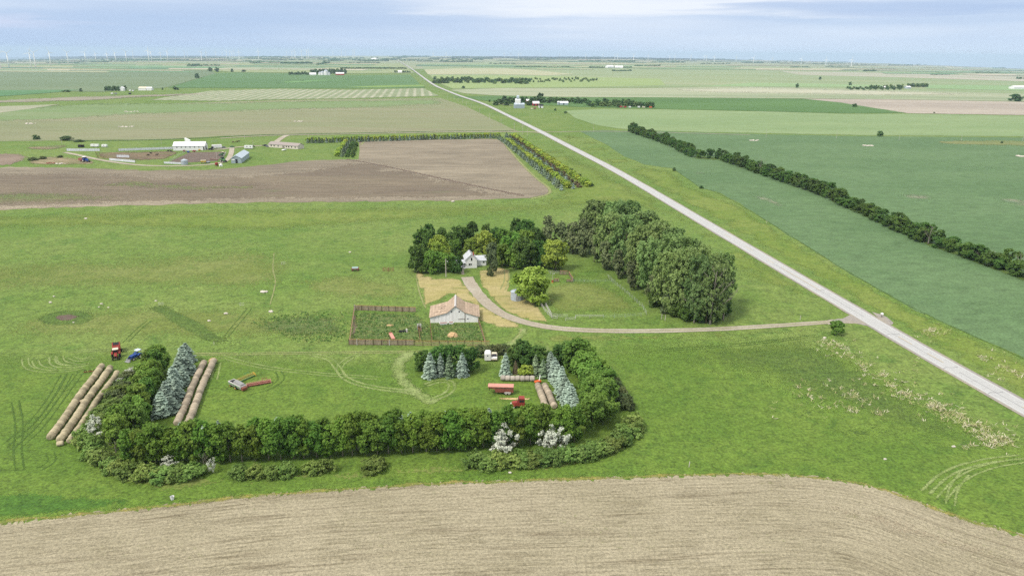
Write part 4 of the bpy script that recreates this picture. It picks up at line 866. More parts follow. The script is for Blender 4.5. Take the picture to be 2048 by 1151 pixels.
for x, yb, yt, wd, lab in [(848, 738, 700, 6, 'dark tree at the left end of the upper belt'), (882, 742, 688, 8, 'dark tree behind the spruce clump'), (905, 738, 688, 8, 'dark tree in the upper belt just below the board fence'), (938, 742, 693, 7, 'dark tree right of the spruce clump'), (1032, 730, 686, 7, 'dark tree above the lone blue spruce'), (1053, 734, 681, 8.5, 'tallest dark tree of the upper belt'), (1078, 738, 690, 7, 'dark tree behind the brown spruce'), (1112, 730, 690, 7.5, 'dark tree at the upper right corner of the shelterbelt'), (1140, 728, 688, 9, 'broad dark tree at the outer upper right corner of the shelterbelt'), (1160, 742, 694, 7, 'dark tree next to the outer upper right corner tree')]:
    tree('dark', x, yb, tall(x, yb, yt), wd, lab, 'dark trees of the upper shelterbelt', rr=r4)
for i, p in enumerate(along([(955, 712), (985, 708), (1015, 706)], 5)):
    tree('lilac', 0, 0, U(3, 3.8), U(4.4, 5.4), f'{ordinal(i + 1)} low dark shrub from the left behind the white camper', 'shrubs behind the white camper', p, r4)
hed = along([(1190, 738), (1216, 762), (1240, 796), (1258, 824)], 9)
for i, p in enumerate(hed): tree('lilac', 0, 0, U(3.2, 4.2), U(4.4, 5.6), f'{ordinal(i + 1)} dull purple-green shrub from the top of the right outer hedge', 'dull shrubs of the right outer hedge', p, r4)
for i, p in enumerate(along([(1264, 846), (1266, 862), (1248, 880), (1222, 896), (1190, 908), (1150, 917), (1100, 923), (1050, 927), (1000, 930), (960, 931), (940, 930)], 19, .1)):
    tree('shrub', 0, 0, U(2.7, 3.7), U(5.4, 6.8), f'{ordinal(i + 1)} rounded shrub from the right end of the right outer hedge', 'rounded shrubs of the right outer hedge', p, r4)
for i, p in enumerate(along([(400, 950), (360, 956), (315, 958), (270, 953), (226, 940), (192, 920), (176, 898), (176, 878), (200, 848), (226, 812), (250, 778), (268, 750)], 24, .1)):
    tree('shrub' if i < 17 or i % 2 else 'lilac', 0, 0, U(2.7, 3.8), U(5.4, 7.0), f'{ordinal(i + 1)} rounded shrub from the right end of the left outer hedge', 'rounded shrubs of the left outer hedge', p, r4)
for x, y, h, wd, lab in [(748, 940, 3.0, 6.4, 'lone rounded shrub in the mown gap of the hedge'), (652, 943, 3.0, 4.8, 'right shrub of the joined pair in the hedge gap'), (622, 945, 2.7, 4.6, 'left shrub of the joined pair in the hedge gap'), (574, 950, 3.2, 5.0, 'rightmost shrub of the long low clump in the hedge gap'), (545, 953, 2.7, 4.6, 'third shrub of the long low clump in the hedge gap'), (512, 953, 2.8, 5.0, 'second shrub of the long low clump in the hedge gap'), (478, 953, 2.8, 5.0, 'leftmost shrub of the long low clump in the hedge gap')]:
    tree('shrub', x, y, h, wd, lab, 'shrubs in the hedge gap', rr=r4)
for x, yb, yt, wd, lab in [(1012, 906, 848, 6.5, 'large silver-leaved tree before the front shelterbelt row'), (1000, 915, 870, 5.0, 'low silver-leaved tree leaning left by the right hedge'), (1112, 912, 852, 6.2, 'right silver-leaved tree before the front shelterbelt row'), (1094, 905, 860, 4.6, 'small silver-leaved tree beside the right silver one'),
        (196, 878, 828, 5.4, 'silver-leaved tree by the left hedge near the bale rows'), (264, 758, 734, 4.4, 'silvery flowering shrub between bales and left arm'), (246, 772, 752, 3.6, 'pale flowering shrub just below the blue tractor'), (338, 938, 912, 4.2, 'white-flowered small tree behind the left hedge'), (424, 944, 914, 2.4, 'thin white-flowered shrub at the end of the left hedge')]:
    tree('silver', x, yb, tall(x, yb, yt), wd, lab, rr=r4)
for x, yb, yt, wd, lab in [(232, 905, 876, 4.5, 'bare grey dead shrub inside the left hedge'), (408, 938, 902, 3.5, 'bare grey dead tree before the front shelterbelt row'), (1094, 722, 690, 4.5, 'bare grey dead tree in the upper right shelterbelt')]:
    tree('dead', x, yb, tall(x, yb, yt), wd, lab, rr=r4)
# ---- the farmstead grove
for k, x, yb, yt, wpx, lab in [
        ('dark', 846, 522, 452, 46, 'ragged dark tree at the far left of the farmstead grove'), ('dark', 860, 512, 444, 34, 'tall dark tree near the left end of the farmstead grove'), ('dark', 884, 504, 452, 34, 'dark tree behind the yellow-green tree left of the house'),
        ('elm', 878, 526, 467, 46, 'yellow-green tree left of the farmhouse'), ('elm', 876, 540, 482, 36, 'lower yellow-green tree left of the yard pole'), ('dark', 838, 544, 486, 52, 'broad dark tree at the front left of the grove'), ('maple', 864, 546, 498, 36, 'dark green tree left of the yard pole'),
        ('maple', 892, 544, 501, 44, 'bushy tree right behind the yard pole'), ('dark', 914, 546, 512, 28, 'small dark tree in front of the farmhouse wall'), ('dark', 925, 502, 448, 42, 'dark tree behind the farmhouse roof'), ('dark', 942, 498, 440, 36, 'tallest dark tree behind the farmhouse'), ('dark', 975, 492, 445, 32, 'dark tree at the back right of the farmhouse'),
        ('elm', 946, 518, 474, 46, 'yellow-green tree just behind the farmhouse roof'), ('elm', 970, 520, 458, 52, 'large yellow-green tree right behind the farmhouse'), ('maple', 1006, 520, 452, 40, 'green tree right of the big yellow-green tree'), ('dark', 1031, 492, 431, 26, 'high dark tree top at the back of the grove'), ('dark', 1054, 496, 436, 48, 'broad dark tree at the back of the grove'),
        ('maple', 1024, 528, 462, 50, 'green tree in the middle of the grove'), ('dark', 1050, 536, 470, 58, 'broad dark tree left of the mown track'), ('maple', 1026, 536, 496, 40, 'low green tree at the edge of the mown yard'), ('dark', 1078, 534, 478, 40, 'dark tree behind the round yellow-green tree'),
        ('dark', 906, 508, 458, 38, 'dark tree between the back trees left of the farmhouse roof'), ('maple', 912, 518, 476, 34, 'green tree close behind the farmhouse porch'), ('dark', 992, 506, 452, 38, 'dark tree behind the grey-green conifer'), ('maple', 1004, 534, 484, 40, 'green tree right beside the grey-green conifer'), ('dark', 1074, 508, 452, 40, 'dark tree left of the pine row'), ('maple', 1050, 512, 456, 40, 'green tree below the broad back dark tree'), ('maple', 1086, 526, 480, 36, 'bushy green tree behind the round yellow-green tree'),
        ('elm', 1111, 540, 478, 60, 'round yellow-green tree above the wooden gate'), ('elm', 1063, 603, 531, 86, 'big round tree hiding the grain bin'), ('maple', 1673, 668, 639, 32, 'lone bush beside the drive entrance'), ('pine', 984, 548, 486, 34, 'grey-green conifer right of the farmhouse'), ('lilac', 980, 552, 532, 16, 'small dark shrub on the mown yard before the conifer'),
        ('pine', 1096, 505, 434, 40, 'leftmost dark pine of the pine row'), ('pine', 1122, 506, 446, 40, 'second dark pine of the pine row'), ('pine', 1145, 508, 442, 38, 'third dark pine of the pine row'), ('pine', 1166, 512, 440, 38, 'fourth dark pine of the pine row'), ('pine', 1188, 524, 458, 38, 'fifth dark pine at the corner of the cottonwood belt'), ('pine', 1212, 540, 478, 36, 'sixth dark pine along the paddock edge'), ('pine', 1236, 556, 500, 30, 'seventh dark pine along the paddock edge'), ('pine', 1262, 580, 522, 32, 'eighth dark pine along the paddock edge'), ('pine', 1304, 606, 548, 34, 'ninth dark pine along the paddock edge'), ('pine', 1330, 628, 580, 26, 'tenth small brownish pine by the white posts')]:
    tree(k, x, yb, tall(x, yb, yt), wpx * mpp(x, yb) , lab, 'trees of the farmstead grove' if yb < 560 else None, rr=r4)
cw = [(1190, 500, 396, 70), (1222, 506, 400, 66), (1250, 514, 396, 64), (1216, 532, 420, 60), (1250, 548, 424, 66), (1284, 540, 418, 66), (1276, 574, 446, 66), (1312, 566, 436, 66), (1342, 574, 450, 62), (1300, 594, 470, 64), (1338, 600, 462, 68), (1372, 598, 468, 62), (1334, 622, 500, 62), (1366, 628, 490, 68), (1400, 618, 484, 66), (1392, 640, 508, 64), (1424, 636, 506, 66), (1440, 616, 500, 48), (1412, 646, 540, 54)]
for i, (x, yb, yt, wpx) in enumerate(cw):
    tree('cottonwood', x, yb, tall(x, yb, yt), wpx * 1.22 * mpp(x, yb), f'{ordinal(i + 1)} tall grey-green cottonwood counted from the far end of the belt by the highway', 'tall cottonwoods of the belt by the highway', rr=r4)
for x, yb, yt, wpx, lab in [(1388, 645, 556, 60, 'tall pale dead trunk at the near end of the cottonwoods'), (1420, 648, 526, 80, 'bleached dead limbs standing out of the last cottonwoods'), (1446, 640, 548, 60, 'bleached dead tree at the right end of the cottonwoods')]:
    tree('dead', x, yb, tall(x, yb, yt), wpx * mpp(x, yb), lab, rr=r4)
for i, (x, yb) in enumerate([(1352, 632), (1374, 640), (1400, 644), (1424, 642), (1444, 628), (1310, 612)]):
    tree('dark', x, yb, U(4.5, 6.5), U(5, 7), f'{ordinal(i + 1)} low dark bush under the near cottonwoods', 'low bushes under the cottonwoods', rr=r4)
# ---- the long tree row in the teal crop
line_ = [(1258, 263), (1331, 288), (1386, 315), (1437, 318), (1516, 346), (1575, 367), (1634, 387), (1713, 423), (1792, 461), (1871, 494), (1950, 521), (2048, 556), (2140, 592)]
n_ = 0
for rowi, (n, dx) in enumerate(((80, 0), (72, 5))):
    for i, p in enumerate(along([(x + dx, y - rowi * 5) for x, y in line_], n, .3)):
        if 0.25 < (i + .5) / n < 0.262: continue
        n_ += 1
        tree('row', 0, 0, U(4.8, 9.6), U(6, 9.6), f'{ordinal(i + 1)} dark tree from the far end in the {"highway" if rowi == 0 else "field"} side of the long tree row', 'dark trees of the long row through the teal crop', p, r4)
for x, yb, yt, wpx, lab in [(1856, 488, 446, 40, 'bleached dead tree in the near half of the long tree row'), (1520, 346, 312, 22, 'bleached dead tree in the far half of the long tree row'), (1604, 378, 352, 22, 'small dead tree before the middle of the long tree row'), (1962, 524, 492, 40, 'low dead shrub near the right end of the long tree row'), (1982, 528, 498, 40, 'broad dead shrub at the right end of the long tree row'), (2034, 546, 500, 30, 'thin dead tree at the picture edge of the long tree row')]:
    tree('dead', x, yb, tall(x, yb, yt), wpx * mpp(x, yb), lab, rr=r4)
# ---- the young plantation
PLANT = [('young_spruce', [(996, 278), (1014, 290), (1125, 382)], 42, 'young spruce from the far end of the inner plantation row', 'young spruces of the inner plantation row'),
         ('young', [(1012, 282), (1137, 377)], 42, 'yellow-green sapling from the far end of the second plantation row', 'yellow-green saplings of the second plantation row'),
         ('young_spruce', [(1010, 274), (1150, 380)], 42, 'young spruce from the far end of the third plantation row', 'young spruces of the third plantation row'),
         ('young_purple', [(1020, 273.5), (1161, 377)], 32, 'dull purple bush from the far end of the fourth plantation row', 'purple bushes of the fourth plantation row'),
         ('young', [(1025, 272.5), (1178, 375)], 46, 'yellow-green sapling from the far end of the fifth plantation row', 'yellow-green saplings of the fifth plantation row'),
         ('young_dark', [(1031, 272), (1188, 376)], 26, 'dark sapling from the far end of the outermost plantation row', 'dark saplings of the outermost plantation row'),
         ('young', [(612, 284), (700, 281.5), (1000, 273.5)], 58, 'yellow-green sapling from the left in the back plantation row', 'yellow-green saplings of the back plantation row'),
         ('young_spruce', [(612, 286.5), (700, 284.5), (860, 279.5), (996, 276.5)], 56, 'young spruce from the left in the back plantation row', 'young spruces of the back plantation row'),
         ('young', [(674, 314), (690, 290), (694, 284)], 13, 'yellow-green sapling from the near end of the left block', 'yellow-green saplings of the left plantation block'),
         ('young_spruce', [(683, 315), (698, 288)], 12, 'young spruce from the near end of the left block', 'young spruces of the left plantation block'),
         ('young_dark', [(694, 316), (706, 287)], 12, 'dark sapling from the near end of the left block', 'dark saplings of the left plantation block'),
         ('young_dark', [(705, 316), (713, 288)], 11, 'dark sapling at the ploughed side of the left block, counted from the front', 'dark saplings beside the ploughed field')]
for kind, pts, n, lab, grp in PLANT:
    big = 1.25
    for i, p in enumerate(along(pts, n, .15)):
        h = {'young_spruce': U(3.2, 5.0), 'young': U(2.9, 4.2), 'young_purple': U(2.2, 3.2), 'young_dark': U(2, 3)}[kind]
        tree(kind, 0, 0, h * big, (h * .8 if kind == 'young_spruce' else h * 1.4) * big, f'{ordinal(i + 1)} {lab}', grp, p, r4)
# ---- single far trees and bushes
for k, x, yb, yt, wpx, lab in [('far', 72.5, 279, 269, 18, 'round bush beyond the left end of the far farmyard'), ('far', 132, 280.5, 271, 27, 'wide bush behind the far white windbreak'), ('far', 158, 283.5, 279, 22, 'low dark bush right of the wide bush'),
        ('far', 394, 156.5, 146, 11, 'lone tree in the grey-green rangeland'), ('far', 421, 143.5, 134, 11, 'left tree of the pair on the far field edge'), ('far', 434, 144, 134, 9, 'right tree of the pair on the far field edge'), ('far', 464.5, 144, 137, 7, 'small tree right of the far pair'), ('far', 487, 144, 139, 11, 'low bush right of the far pair'),
        ('far', 350, 180, 172, 7, 'small tree in the far fence line'), ('far', 355, 180, 175, 7, 'small bush in the far fence line'), ('far', 325, 180, 175, 4, 'thin small tree left along the far fence line'), ('far', 133, 184, 179.5, 17, 'low bush by the left rangeland fence'), ('far', 162, 183.5, 176, 7, 'upright bush left of the left far farm'),
        ('far', 1759, 273, 261, 14, 'lone dark tree on the field edge at right'), ('far', 1709, 214, 206.5, 11, 'small dark tree on the edge of the tan field'), ('far', 1868, 226.5, 223.5, 5, 'tiny tree at the end of the dark green field'), ('far', 2003, 286.5, 282, 6, 'small tree in the grassy slough'), ('far', 1594, 176, 166, 7, 'single pale tree in the bleached stubble'),
        ('far', 2030, 202.5, 187, 32, 'large dark tree at the right picture edge'), ('far', 927, 177, 171.5, 8, 'bush right of the highway below the woodlot'), ('far', 1131, 227, 222, 7, 'dark bush below the elevator farm'), ('far', 1110.5, 221.5, 216.5, 6, 'small dark bush at the elevator farm yard'), ('far', 1348, 342, 334, 8, 'small conifer on the verge by the teal crop'), ('far', 1403, 377, 370, 9, 'low bush on the verge by the teal crop'), ('far', 979, 203.5, 199, 5, 'small bush by the elevator farm lane'), ('far', 1640, 160, 153, 6, 'lone tree in the hazy plain'), ('far', 1700, 171, 163, 7, 'lone tree left of the far right grove')]:
    tree(k, x, yb, tall(x, yb, yt), wpx * mpp(x, yb), lab, cat='tree', rr=r4)
# ---- far groves
def grove(pts, kinds, lab, grp):
    for i, (x, yb, hpx, wpx) in enumerate(pts):
        m = mpp(x, yb); tree(kinds[i % len(kinds)], x, yb, hpx * m, wpx * m, f'{ordinal(i + 1)} {lab}', grp, rr=r4, cat='tree')
grove([(993 + i * 7.2 + U(-2, 2), 211 - (i % 3) * 3 + U(-1, 1), U(11, 15), U(13, 17)) for i in range(12)], ['far'], 'dark tree of the grove behind the grain elevator', 'trees behind the grain elevator')
grove([(1080, 204, 19, 17)], ['far'], 'tall round tree standing over the elevator farm', 'trees behind the grain elevator')
grove([(1070 + i * 6.6 + U(-2, 2), 205.5 - (i % 2) * 2 + i * .12 + U(-.7, .7), U(9, 12), U(11, 14)) for i in range(16)], ['far'], 'dark tree from the left in the windbreak of the elevator farm', 'windbreak trees of the elevator farm')
grove([(1176 + i * 5.6 + U(-2, 2), 211 + (i % 3) * 1.5 + U(-1, 1), U(10, 16), U(12, 15)) for i in range(12)], ['far', 'far', 'far_light'], 'tree from the left in the middle grove of the elevator farm', 'middle grove of the elevator farm')
grove([(1234 + i * 5.4 + U(-2, 2), 212 + i * .25 + U(-1, 1), U(10, 15), U(11, 14)) for i in range(14)], ['far', 'far', 'far', 'far_light'], 'tree from the left in the right grove of the elevator farm', 'right grove of the elevator farm')
grove([(211 + i * 3.4, 182 - (i % 2), U(8, 11), 6) for i in range(9)] + [(246, 180, 8, 6), (251, 181, 11, 7)], ['far'], 'dark tree from the left at the white-roofed far farm', 'trees of the white-roofed far farm')
grove([(580 + i * 4.2 + U(-1, 1), 149.5 + U(-.6, .6), U(5, 7), 7) for i in range(10)] + [(624 + i * 5 + U(-1, 1), 148 + U(-.6, .6), U(9, 11.5), 9) for i in range(14)], ['far'], 'dark tree from the left around the white grain bins', 'trees round the white grain bins')
grove([(790 + i * 4.2, 145.5, U(4, 5.5), 5) for i in range(8)], ['far', 'far_light'], 'tree from the left at the small farm by the highway', 'trees of the small farm by the highway')
grove([(868 + i * 2.2 + U(-1, 1), 159.5 + U(0, 7.5) + i * .02, U(6, 8.5), 9) for i in range(88)], ['far', 'far', 'far', 'far_light'], 'tree from the left in the far woodlot right of the highway', 'trees of the far woodlot')
grove([(1040 + i * 3.0 + U(-1, 1), 158.5 + U(0, 7), U(3.5, 6), 4.5) for i in range(52)], ['far_light', 'far'], 'thin tree from the left in the open end of the far woodlot', 'thin trees of the far woodlot')
grove([(682 + i * 3.5, 138 + U(-.3, .3), U(3, 4), 5) for i in range(38)], ['far_light', 'far'], 'tree from the left in the long far shelterbelt left of the highway', 'trees of the long far shelterbelt')
grove([(1695 + i * 4.1 + U(-1.5, 1.5), 177.5 + (i % 3) * 1.2 + U(-.4, .4), (U(3, 6) if i < 11 else U(7, 11)), 6.5) for i in range(28)] + [(1815 + i * 3, 174.5, U(7, 8.5), 5) for i in range(14)], ['far_light', 'far', 'far'], 'tree from the left in the far right grove', 'trees of the far right grove')
# ---- tree lines too far away to count
wm = MB(); wr = random.Random(77)
def far_wood(x0, x1, y, hpx, n, slope=0.0, jit=.4):
    for i in range(n):
        x = x0 + (x1 - x0) * (i + wr.random()) / n
        yy = y + slope * (x - x0) + wr.uniform(-jit, jit)
        p = G(x, yy); m = mpp(x, yy); h = hpx * m * wr.uniform(.6, 1.15)
        wm.blob(p + Vector((0, 0, h * .45)), m * wr.uniform(2.0, 4.5), m * 2.5, h * .55, 7, 4, .25, wr)
for a in [(375, 405, 132.5, 5, 9), (405, 440, 132, 3.2, 8), (560, 625, 127.5, 4, 22), (635, 660, 130, 4.5, 8, -.15), (500, 560, 126, 3, 14), (520, 545, 118, 2.2, 6), (265, 330, 121, 2.2, 14), (1030, 1090, 135, 3.0, 16), (1085, 1150, 135.5, 2.6, 18), (1180, 1262, 136, 3.2, 24), (1225, 1262, 142.5, 3.0, 12), (880, 945, 124, 3.2, 16), (1270, 1320, 133, 3.0, 14), (980, 1030, 128, 2.2, 10), (700, 760, 126, 2.0, 12), (800, 830, 121, 2.4, 8),
          (1726, 1752, 142.5, 3.6, 8), (1950, 2000, 146, 2.4, 14), (2030, 2060, 158, 4.0, 6), (1860, 1900, 150, 2, 6), (1580, 1620, 135, 2.2, 9), (1100, 1200, 119, 2.0, 22), (1040, 1100, 121, 2.2, 14), (430, 470, 121, 2.0, 10), (160, 210, 121, 1.8, 10), (60, 130, 121.5, 1.8, 14), (1400, 1460, 128, 2, 12), (1650, 1700, 134, 2, 12), (1300, 1370, 125, 2, 14), (640, 700, 119, 2, 10)]:
    far_wood(*a)
for i in range(150):
    x = wr.uniform(-40, 2090); q = (x - 900) / 1100; yb = 113.6 + wr.random() ** 1.6 * 9
    far_wood(x, x + wr.uniform(15, 90), yb + 15 * q * q * (1 if x > 900 else .45), wr.uniform(1.2, 2.6), wr.randint(6, 18), .0078, .15)
def ridge(x0, x1, ybase, ytop, label, seed):
    q = random.Random(seed); vs = []; n = int((x1 - x0) / 8)
    for i in range(n + 1):
        x = x0 + (x1 - x0) * i / n; f = math.sin(math.pi * i / n) ** .45
        p = G(x, ybase(x)); d = math.hypot(p.x, p.y); h = max(2.0, (tall(x, ybase(x), ytop(x)) ) * f * q.uniform(.88, 1.06))
        u = Vector((p.x / d, p.y / d, 0))
        for k, hh in ((0, -1.0), (.35, h * .8), (.6, h), (1.6, -2.0)):
            b = p + u * (700 * k); b.z = hgt(b.x, b.y) + hh; vs.append(b)
    fs = [(i * 4 + k, i * 4 + k + 1, (i + 1) * 4 + k + 1, (i + 1) * 4 + k) for i in range(n) for k in range(3)]
    me = bpy.data.meshes.new('hills'); me.from_pydata(vs, [], fs); me.materials.append(plain('wooded_ridge', C(38, 62, 44), .95, .3, .004, coord='pos')); me.update()
    tag(link_mesh('hills', me), label, 'hills', None, 'structure')
ridge(-160, 500, lambda x: 121.5 - (x + 160) * .0125, lambda x: 115.4 - (x + 160) * .0085, 'low dark wooded ridge along the left horizon', 3)
ridge(860, 1500, lambda x: 116.5 + max(0, x - 1000) * .010, lambda x: 112.3 + max(0, x - 1000) * .0105, 'low wooded ridge along the middle horizon', 4)
o = wm.build('woods', M['far_tree'], None, True); tag(o, 'far-off tree lines fading along the horizon', 'woods', None, 'stuff')
C0 = C
def C(r, g, b, k=1.0): return tuple(min(.86, c) for c in C0(r, g, b, k * 1.55)[:3]) + (1.0,)      # upright things: true reflectance
# ------------------------------------------------------------------ near buildings and things
def plank_mat(name, c, dirt, period=0.22, vertical=True, dirt_amt=(0.45, 0.75), gap=0.35):
    t = NT(name); O = t.obj()
    col = t.mix(t.ramp(t.noise(t.map(O, (1, 1, .25)), 1.1, 5, .7), *dirt_amt), c, dirt)
    sp = t.node('ShaderNodeSeparateXYZ'); t.l.new(O, sp.inputs[0])
    a = t.math('ADD', sp.outputs[0], sp.outputs[1]) if vertical else sp.outputs[2]
    s = t.math('FRACT', t.math('DIVIDE', a, period)); ln = t.math('LESS_THAN', s, 0.12)
    bd = t.noise(t.map(O, (1 / period, 1 / period, .1) if vertical else (.1, .1, 1 / period)), .9, 1)
    col = t.mix(1.0, col, t.math('ADD', t.math('MULTIPLY', bd, .5), .75), 'MULTIPLY')
    col = t.mix(t.math('MULTIPLY', ln, gap), col, tuple(k * .35 for k in dirt[:3]) + (1,))
    return t.done(col, .85)
M['barn_wall'] = plank_mat('weathered_white_boards', C(246, 246, 246), C(200, 197, 194), .24, dirt_amt=(.52, .74), gap=.18)
M['shingle'] = plank_mat('brown_shingles', C(190, 168, 146), C(156, 136, 118), .28, False, (.42, .66), .35)
M['rust_board'] = plank_mat('weathered_fence_boards', C(176, 158, 142), C(120, 100, 84), .19, True, (.4, .7), .7)
M['rust_rail'] = plain('lichen_orange_rail', C(176, 138, 84), .9, .25, 2.0, dirt=C(132, 104, 80))
M['old_rail'] = plain('old_brown_rail', C(172, 148, 124), .9, .2, 2.0, dirt=C(126, 104, 86))
M['white_rail'] = plain('pale_grey_rail', C(208, 204, 204), .8, .12, 2.0, dirt=C(150, 140, 136))
M['post'] = plain('old_post', C(104, 88, 74), .9, .2, 3.0)
M['white'] = plain('white_paint', C(244, 244, 246), .6, .05, .8)
M['siding'] = plank_mat('white_siding', C(246, 246, 248), C(226, 228, 232), .2, False, (.5, .8), .12)
M['roof_grey'] = plank_mat('grey_shingles', C(206, 210, 216), C(182, 188, 196), .3, False, (.4, .7), .2)
M['dark'+'_glass'] = plain('dark_glass', C(44, 46, 56), .15, .1, 1.0, spec=.5)
M['brick'] = plain('red_brick', C(168, 84, 66), .9, .2, 6.0)
M['galv'] = plain('galvanised_steel', C(186, 196, 208), .45, .12, .8, metal=.25, dirt=C(150, 158, 168))
M['pole'] = plain('grey_pole', C(200, 192, 184), .9, .12, 2.0)
M['black'] = plain('black_rubber', C(38, 38, 42), .8, .15, 3.0)
M['rim'] = plain('wheel_rim', C(206, 200, 190), .5, .1, 3.0)
M['red'] = plain('red_paint', C(150, 56, 48), .6, .2, 1.5, dirt=C(136, 70, 58))
M['rust'] = plain('rusty_red', C(150, 92, 78), .85, .2, 1.2, dirt=C(120, 72, 58), dirt_amt=(.45, .7))
M['rust_pale'] = plain('faded_rust', C(208, 150, 136), .8, .12, 1.0, dirt=C(186, 118, 104))
M['blue_paint'] = plain('blue_paint', C(40, 80, 160), .4, .12, 1.5)
M['sky_paint'] = plain('pale_blue_paint', C(206, 218, 240), .5, .06, 1.5)
M['orange'] = plain('orange_paint', C(226, 104, 52), .6, .1, 1.5)
M['green_paint'] = plain('green_paint', C(92, 142, 90), .6, .15, 1.5)
M['yellow_paint'] = plain('machine_yellow', C(214, 180, 76), .6, .15, 1.5)
M['cream'] = plain('cream_paint', C(226, 214, 190), .7, .08, 1.0)
M['grey_paint'] = plain('grey_paint', C(150, 150, 152), .7, .15, 1.5)
M['straw'] = plain('loose_straw', C(214, 182, 138), .95, .25, 3.0, dirt=C(176, 142, 104))
M['rock'] = plain('pale_fieldstone', C(214, 206, 196), .9, .15, 2.0, dirt=C(168, 158, 146))
def heading(a, b): return math.atan2(b.y - a.y, b.x - a.x)
def root_at(name, pa, pb, label, cat, group=None):
    """an Empty on the ground at pa whose +X runs to pb; returns it and the distance"""
    A, Bp = G(*pa), G(*pb)
    o = empty(name, A, heading(A, Bp), label, cat, group); return o, (Bp - A).length
def windows(par, rects, y, name='window'):
    """each rect x0,x1,z0,z1 on the wall plane y: frame mesh with its pane as a sub-part"""
    for x0, x1, z0, z1 in rects:
        f = MB().box(x0 - .07, x1 + .07, y - .05, y - .003, z0 - .07, z1 + .07).build(name, M['white'], par)
        MB().box(x0, x1, y - .065, y - .052, z0, z1).build('pane', M['dark_glass'], f)
# barn
t, W = root_at('barn', (860.3, 645.2), (957.6, 643.8), 'old white barn with patchy brown shingle roof behind the board corral', 'barn')
D = 11.5; he, hb, hr = 2.0, 3.5, 5.9
prof = [(0, 0), (W, 0), (W, he), (.715 * W, hb), (.52 * W, hr), (.35 * W, hb), (0, he)]
MB().prism(prof, 0, D).build('wall', M['barn_wall'], t)
rf = MB()
for (xa, za), (xb, zb) in (((-.35, he - .12), (.35 * W, hb)), ((.35 * W, hb), (.52 * W, hr)), ((.52 * W, hr), (.715 * W, hb)), ((.715 * W, hb), (W + .35, he - .12))):
    rf.hexa([(xa, -.35, za + .03), (xb, -.35, zb + .03), (xb, D + .35, zb + .03), (xa, D + .35, za + .03), (xa, -.35, za + .17), (xb, -.35, zb + .17), (xb, D + .35, zb + .17), (xa, D + .35, za + .17)])
ro = rf.build('roof', M['shingle'], t)
MB().hexa([(.52 * W - .35, -.38, hr - .02), (.52 * W + .35, -.38, hr - .02), (.52 * W + .35, D + .38, hr - .02), (.52 * W - .35, D + .38, hr - .02), (.52 * W - .12, -.38, hr + .26), (.52 * W + .12, -.38, hr + .26), (.52 * W + .12, D + .38, hr + .26), (.52 * W - .12, D + .38, hr + .26)]).build('ridge_cap', M['white_rail'], ro)
bare = MB()
for fx, fy, l in ((.1, 3.2, 1.0), (.16, 5.6, 1.4), (.2, 2.4, 1.2), (.24, 4.6, 1.1), (.27, 7.2, .9), (.22, 6.4, .8), (.14, 7.8, 1.2), (.28, 2.0, .9)):
    zz = he + (hb - he) * fx / .35 + .185
    sl = (hb - he) / (.35 * W)
    bare.hexa([(fx * W, fy, zz), (fx * W + l, fy + .1, zz + sl * l), (fx * W + l, fy + .4, zz + sl * l), (fx * W, fy + .3, zz), (fx * W, fy, zz + .02), (fx * W + l, fy + .1, zz + sl * l + .02), (fx * W + l, fy + .4, zz + sl * l + .02), (fx * W, fy + .3, zz + .02)])
bare.build('bare_patch', M['post'], ro)
d = MB().box(.575 * W, .7 * W, -.08, -.004, 0, 1.15).build('door', M['barn_wall'], t)
MB().box(.57 * W, .72 * W, -.14, -.085, 1.15, 1.3).build('track', M['post'], d)
windows(t, [(.76 * W, .785 * W, 1.15, 1.5), (.43 * W, .455 * W, 3.7, 4.2), (.585 * W, .61 * W, 3.7, 4.2)], 0)
MB().box(.712 * W, .722 * W, -.05, -.004, 0, hb - .1).build('trim', M['post'], t)
# farmhouse
t, w0 = root_at('farmhouse', (931, 536.2), (952, 535.4), 'white two-storey farmhouse with grey roof and red chimney among trees', 'house')
Wm, Dm, em, rm = 4.9, 7.6, 3.7, 6.0
MB().prism([(0, 0), (Wm, 0), (Wm, em), (Wm / 2, rm), (0, em)], 0, Dm).build('wall', M['siding'], t)
rf = MB()
for xa, za, xb, zb in ((-.3, em - .28, Wm / 2, rm), (Wm / 2, rm, Wm + .3, em - .28)):
    rf.hexa([(xa, -.3, za + .03), (xb, -.3, zb + .03), (xb, Dm + .3, zb + .03), (xa, Dm + .3, za + .03), (xa, -.3, za + .15), (xb, -.3, zb + .15), (xb, Dm + .3, zb + .15), (xa, Dm + .3, za + .15)])
ro = rf.build('roof', M['roof_grey'], t)
MB().box(Wm * .68, Wm * .68 + .5, 1.4, 1.9, em + .6, rm + .5).build('chimney', M['brick'], ro)
windows(t, [(2.3, 2.95, 3.3, 4.6), (1.35, 1.95, 1.2, 2.1), (2.15, 2.6, 1.2, 2.1)], 0)
MB().prismx([(3.0, 0), (7.4, 0), (7.4, 2.5), (5.2, 4.0), (3.0, 2.5)], Wm + .003, Wm + 4.4).build('wing', M['siding'], t)
wr_ = MB()
for ya, za, yb, zb in ((2.7, 2.26, 5.2, 4.0), (5.2, 4.0, 7.7, 2.26)):
    wr_.hexa([(Wm + .32, ya, za + .03), (Wm + 4.75, ya, za + .03), (Wm + 4.75, yb, zb + .03), (Wm + .32, yb, zb + .03), (Wm + .32, ya, za + .15), (Wm + 4.75, ya, za + .15), (Wm + 4.75, yb, zb + .15), (Wm + .32, yb, zb + .15)])
wr_.build('wing_roof', M['roof_grey'], t)
windows(t, [(Wm + 3.0, Wm + 3.7, 1.3, 1.9)], 3.0)
pc = MB().box(-3.6, -.003, -.6, 3.2, 0, .35); pc.box(-3.5, -.01, 1.2, 3.1, .35, 2.4)
